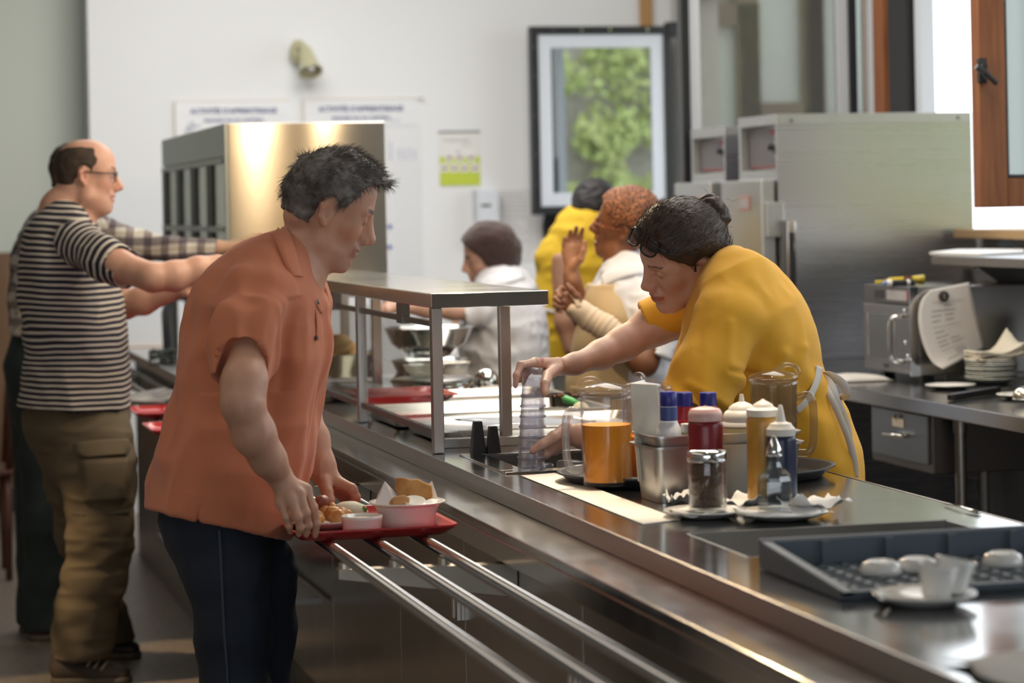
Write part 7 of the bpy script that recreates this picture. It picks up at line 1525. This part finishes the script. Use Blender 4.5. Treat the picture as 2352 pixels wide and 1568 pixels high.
# ------------------------------------------------------------------ young woman in yellow, leaning over the counter
def woman_yellow():
    f = Fig('person', 'young woman in a bright yellow T-shirt leaning over to grip the cup stack', 6.15, 1720); l = f.L
    R = rotm(math.pi+.32, .42, .40); H = Head(l(1571, 592, 0), R, 1.02, nose=.85, jaw=.86, lips=1.3, eye_open=.0, fem=1, brow=.45)
    neck = f.chain([(1600, 640, .02, 50, .052), (1650, 640, .03, 58, .060), (1690, 655, .03, 70, .08)], k=.03); core = f.chain([(1700, 700, 0, 90, .13), (1780, 850, 0, 90, .13), (1846, 1000, 0, 76, .12)], k=.05)
    farA = f.chain([(1600, 720, .17, 50, None), (1500, 748, .19, 42, None), (1430, 790, .16, 37, .040)], k=.03)+f.chain([(1430, 790, .16, 37, .040), (1380, 815, .12, 32, .036), (1320, 836, .05, 23, .026), (1288, 842, .02, 21, .022)], k=.02)
    cd = 5.97-6.15   # depth of the cup stack
    hF = hand_prims(f, l(1292, 840, .02), [l(1228, 832, -.12), l(1222, 836, -.10), l(1222, 842, -.08), l(1230, 848, -.06)],
        [[l(1196, 838, -.215), l(1186, 862, -.235), l(1184, 886, -.235)], [l(1200, 838, -.17), l(1188, 858, -.175), l(1184, 878, -.175)], [l(1206, 842, -.12), l(1196, 858, -.12), l(1194, 874, -.125)], [l(1214, 852, -.09), l(1205, 866, -.09), l(1202, 880, -.10)]], [l(1280, 845, -.03), l(1258, 862, -.13), l(1252, 882, -.205), l(1252, 902, -.225)], sizes=[.0092, .0094, .009, .008])
    nearA = f.chain([(1640, 850, -.20, 60, None), (1560, 960, -.26, 46, None), (1470, 1035, -.30, 38, None)], k=.03)+f.chain([(1470, 1035, -.29, 36, None), (1400, 1020, -.24, 34, .036), (1340, 1002, -.20, 26, .028), (1312, 996, -.18, 23, .024)], k=.02)
    hN = hand_prims(f, l(1316, 994, -.175), [l(1272, 1000, -.15), l(1268, 1012, -.155), l(1270, 1024, -.16), l(1276, 1034, -.165)],
        [[l(1250, 1012, -.14), l(1232, 1022, -.135)], [l(1246, 1026, -.15), l(1226, 1036, -.15)], [l(1250, 1038, -.16), l(1232, 1046, -.165)], [l(1256, 1046, -.17), l(1240, 1054, -.175)]], [l(1300, 985, -.20), l(1272, 1004, -.235), l(1246, 1020, -.245), l(1224, 1034, -.245)], sizes=[.0088, .009, .0088, .0078])
    base = (.70, .44, .34)
    def paint(V, N): return H.colour(V, base, (.50, .15, .14), red=.16, brow=(.13, .075, .05), bt=.0028)
    f.mesh('body', Field(H.prims(), (neck+core, [lambda P: np.minimum(.93-P[:, 2], 2.08-f.W(P)[:, 0])]), farA+hF, nearA+hN, k=.016), .0028, SKIN('skin_rosy'), 1, None, paint)
    # hair gathered in a bun
    MH = mat('dark_brown_hair', (.030, .017, .012), .45, var=((.055, .030, .020), 22, (1, 1, 1)), bump=(190, .9, (1, 1, 1))); q = H.R@np.array([0, 1, 0])
    hx = [(-.06, -.06), (-.03, -.04), (-.012, -.02), (.005, .010), (.03, .030), (.05, .050), (.064, .066), (.075, .080), (.09, .10), (.16, .11)]
    ex = [Prim(H.T((-.055, 0, .03)), H.T((-.06, 0, .0)), (.05, .062), e2=q, k=.03)]
    o, V, N, Q = make_hair(f, H, 'hair', MH, hx, ext=.014, low=-.045, noise=.002, nf=40, extra=ex, seed=18, grow=(-.006, 0, .006), h=.0028)
    bc = l(1634, 496, .01); bun = [Prim(bc+np.array(v), bc+np.array(w_), r_, k=.012) for v, w_, r_ in (((-.01, 0, .01), (.012, .0, .0), .032), ((.004, -.012, -.02), (.0, .01, .02), .030), ((-.022, 0, -.012), (-.03, 0, -.03), .024), ((.014, 0, -.026), (.01, .01, -.034), .020), ((-.035, 0, .010), (-.02, 0, .02), .020))]
    bo = f.mesh('hair_bun', Field(bun), .003, MH, 1, lambda V, N: .004*np.sin(55*np.linalg.norm(V-bc, axis=1)+6*vnoise(V, 30, 3))+.004*vnoise(V, 70, 5), parent=o)
    rs = np.random.RandomState(7); idx = rs.choice(len(V), 2600); tg = bc-V[idx]; tg /= np.linalg.norm(tg, axis=1, keepdims=True); tg = tg-N[idx]*(tg*N[idx]).sum(1, keepdims=True); D = tg+N[idx]*.05+rs.randn(len(idx), 3)*.05
    hair_strands(f, 'hair_strand', MH, V[idx]-N[idx]*.0005, D, .030, .0006, 4, 3, -.0, parent=o, wav=.08)
    pts = bc+rs.randn(240, 3)*.018; hair_strands(f, 'loose_strand', MH, pts, rs.randn(240, 3), .030, .0005, 5, 4, .1, parent=bo, wav=1.2)
    nb = H.T((-.03, .07, -.05))+rs.randn(26, 3)*.012; hair_strands(f, 'stray_strand', MH, nb, rs.randn(26, 3)*.4+np.array([.6, -.3, -.6]), .06, .0005, 6, 5, .3, parent=o, wav=.5)
    MB().lathe([(.0025, 0), (.0035, .002), (0, .004)], f.W(H.T((-.004, .084, -.026))), 10, axis=tuple(f.R.T@q)).build('ear_stud', M_CHROME, f.root, smooth=True)
    glasses(f, H, mat('black_acetate', (.012, .012, .014), .25), thin_clear('pushed_up_lens', (.55, .56, .60), .35), c=(.094, 0, .094), tilt=-.75, w=.027, h=.019, r=.0026)
    # T-shirt
    MY = mat('yellow_cotton', (.92, .475, .035), .82, sheen=.15, bump=(420, .2, (1, 1, 1)))
    tor = f.chain([(1662, 628, .02, 62, .09), (1690, 672, 0, 96, .19), (1716, 730, 0, 122, .215), (1744, 800, 0, 126, .20), (1770, 870, 0, 112, .185), (1800, 930, 0, 104, .18), (1838, 990, 0, 108, .18), (1872, 1060, 0, 98, .17), (1890, 1130, 0, 84, .16), (1896, 1230, 0, 82, .15)], k=.035)
    fr = f.tor([(760, 1572, 1760, 0, .15), (860, 1548, 1800, 0, .165), (960, 1575, 1860, 0, .17), (1040, 1680, 1880, 0, .16)], k=.05)
    sh = f.chain([(1690, 640, -.10, 56, None), (1672, 720, -.19, 66, None)], k=.05)+f.chain([(1650, 650, .10, 50, None), (1610, 700, .17, 54, None)], k=.05)
    slF = f.chain([(1610, 710, .17, 56, None), (1540, 728, .19, 52, None), (1470, 745, .19, 50, None)], k=.03); cF = cut_plane(l(1480, 733, .19), (-1, 0, -.35)); inF = f.chain([(1500, 745, .19, 44, None), (1430, 765, .18, 44, None)], op=-1, k=.004)
    slN = f.chain([(1668, 740, -.20, 76, None), (1620, 860, -.24, 76, None), (1580, 940, -.27, 70, None)], k=.04); cN = cut_plane(l(1588, 925, -.26), (-.6, 0, -1)); inN = f.chain([(1596, 900, -.26, 62, None), (1560, 990, -.28, 62, None)], op=-1, k=.004)
    nk = f.chain([(1585, 640, .01, 46, .05), (1625, 640, .02, 50, .058)], op=-1, k=.006)
    hem = cut_plane(l(1870, 1180), (0, 0, -1))
    def edge(P): W_ = f.W(P); return np.minimum(.912-W_[:, 2], 2.045-W_[:, 0])
    sf = Field((tor+fr+sh+nk, [hem, edge]), (slF+inF, [cF]), (slN+inN, [cN]), k=.025)
    e0 = l(1700, 560, -.1)
    def sd(V, N):
        z = V[:, 2]; w = folds(V, [(8, (1, 1, .7), .007, 121), (18, (1, 1, .7), .003, 122)])*.7
        for (ax_, ay_, bx, by, a_, s_) in ((1655, 730, 1648, 830, .004, .012), (1650, 832, 1740, 852, -.006, .006), (1780, 800, 1750, 870, .007, .012), (1825, 790, 1800, 880, .006, .012), (1560, 860, 1640, 905, .006, .012), (1600, 690, 1585, 790, -.003, .014)):
            A = l(ax_, ay_, 0)[[0, 2]]; B = l(bx, by, 0)[[0, 2]]; d = B-A; q_ = V[:, [0, 2]]-A; t = np.clip(q_@d/(d@d), 0, 1); dist = np.linalg.norm(q_-t[:, None]*d, axis=1); w += a_*np.exp(-(dist/s_)**2)*(V[:, 1] < 0)
        d = V@np.array([.75, 0, .66]); w += .005*np.sin(d*85+3*vnoise(V, 6, 9))*np.clip((l(0, 830)[2]-z)/.08, 0, 1)*np.clip((z-l(0, 1000)[2])/.05, 0, 1)
        return w
    f.mesh('yellow_shirt', sf, .0042, MY, 2, sd)
    cf = Field(tor+sh, neck, k=.01); ring = []
    for k in range(28):
        a_ = k/28*math.tau; c_ = np.array(l(1628, 642, .02)); u_ = np.array(l(1646, 565, .02))-c_; v_ = np.array([0, .066, 0]); ring.append(f.W(c_+u_*math.cos(a_)*.98+v_*math.sin(a_)))
    MB().tube(ring, .0055, 8, closed=True).build('shirt_collar', MY, f.root, smooth=True)
    # apron waistband, bow and hanging ties
    MT = mat('ivory_tie', (.74, .70, .64), .85)
    def ribbon(pts, w, th=.0016, name='apron_tie'):
        C = [np.array(l(*p)) for p in pts]; C = [np.array(c) for c in qbez([tuple(c) for c in C], 6)]; V = []
        for i, c in enumerate(C):
            t = C[min(i+1, len(C)-1)]-C[max(i-1, 0)]; s_ = np.cross(t, [0, 1, .25]); s_ /= np.linalg.norm(s_)+1e-9; V += [c-s_*w/2, c+s_*w/2]
        o_ = mesh_obj(name, f.W(V), [(2*i, 2*i+1, 2*i+3, 2*i+2) for i in range(len(C)-1)], MT, f.root, smooth=True); m_ = o_.modifiers.new('t', 'SOLIDIFY'); m_.thickness = th; m_.offset = 0
    f.sew('waistband', sf, [(1868, 838), (1864, 868), (1856, 892), (1840, 920), (1820, 938)], [(1882, 846), (1878, 874), (1868, 902), (1852, 930), (1832, 950)], MT, .008, .003)
    ribbon([(1882, 862, -.05), (1905, 862, -.10), (1935, 880, -.12), (1945, 905, -.11), (1930, 915, -.08)], .020); ribbon([(1882, 862, -.06), (1900, 880, -.11), (1912, 905, -.13), (1918, 930, -.13), (1924, 950, -.12)], .028)
    ribbon([(1884, 868, -.06), (1905, 905, -.14), (1930, 960, -.15), (1950, 1010, -.15), (1962, 1060, -.14), (1964, 1096, -.13)], .016); ribbon([(1890, 872, -.05), (1925, 920, -.10), (1948, 980, -.10), (1956, 1040, -.09), (1962, 1090, -.08)], .012)
    MB().lathe([(0, -.012), (.012, -.008), (.016, 0), (.012, .009), (0, .012)], f.W(l(1884, 864, -.07)), 14, axis=(0, 1, .3)).build('apron_knot', MT, f.root, smooth=True)
    f.mesh('trousers', Field((f.chain([(1900, 1120, 0, 80, .14), (1900, 1500, 0, 66, .12), (1895, 1900, 0, 56, .11)], k=.03), [lambda P: .02-P[:, 2]])), .01, mat('tan_trousers', (.24, .18, .11), .85), 1)
woman_yellow()
# ------------------------------------------------------------------ hall side: chair at the left edge, dark bag below the opened window
c = atD(8, 900, 10.9); ch = thing('wooden_chair', 'dark reddish wooden chair at the left edge of the frame', 'chair', (float(c[0])-.18, float(c[1]), 0)); x, y = float(c[0])-.18, float(c[1])
MC = mat('chair_wood', (.10, .035, .02), .4)
MB().box((x-.21, y-.21, .43), (x+.21, y+.21, .455)).build('seat', MC, ch, bevel=.008)
for dx in (-.18, .18):
    for dy in (-.18, .18): MB().tube([(x+dx, y+dy, 0), (x+dx, y+dy, .43)], [.014, .018], 10).build('leg', MC, ch, smooth=True)
for dy in (-.18, .18): MB().tube([(x+.19, y+dy, .45), (x+.205, y+dy, .7), (x+.225, y+dy, .92)], .017, 10).build('back_post', MC, ch, smooth=True)
mb = MB().prism([(-.18, .70), (.18, .70), (.18, .90), (0, .93), (-.18, .90)], .015, (x+.215, y, 0), (0, 1, 0), (0, 0, 1)); mb.build('backrest', MC, ch, bevel=.005)
a = atY(1236, 484, YB); b = atY(1330, 566, YB)
bg = MB().lathe([(0, 0), (.06, .0), (.085, .05), (.09, .11), (.08, .17), (.05, .19), (0, .19)], ((a[0]+b[0])/2, YB-.06, b[2]), 20, sx=1.15, sy=.6).build('hanging_bag', mat('black_bag', (.02, .02, .024), .6), smooth=True); tag(bg, 'black bag hanging on the wall below the opened black window', 'bag')
# things standing on the counters rest a hair above the sheet metal
for o in list(SC.objects):
    if o.parent is None and 'category' in o.keys() and o['category'] not in ('counter', 'table', 'person', 'tray rail') and abs(o.location.z-.9) < 1e-4: o.location.z += .0008
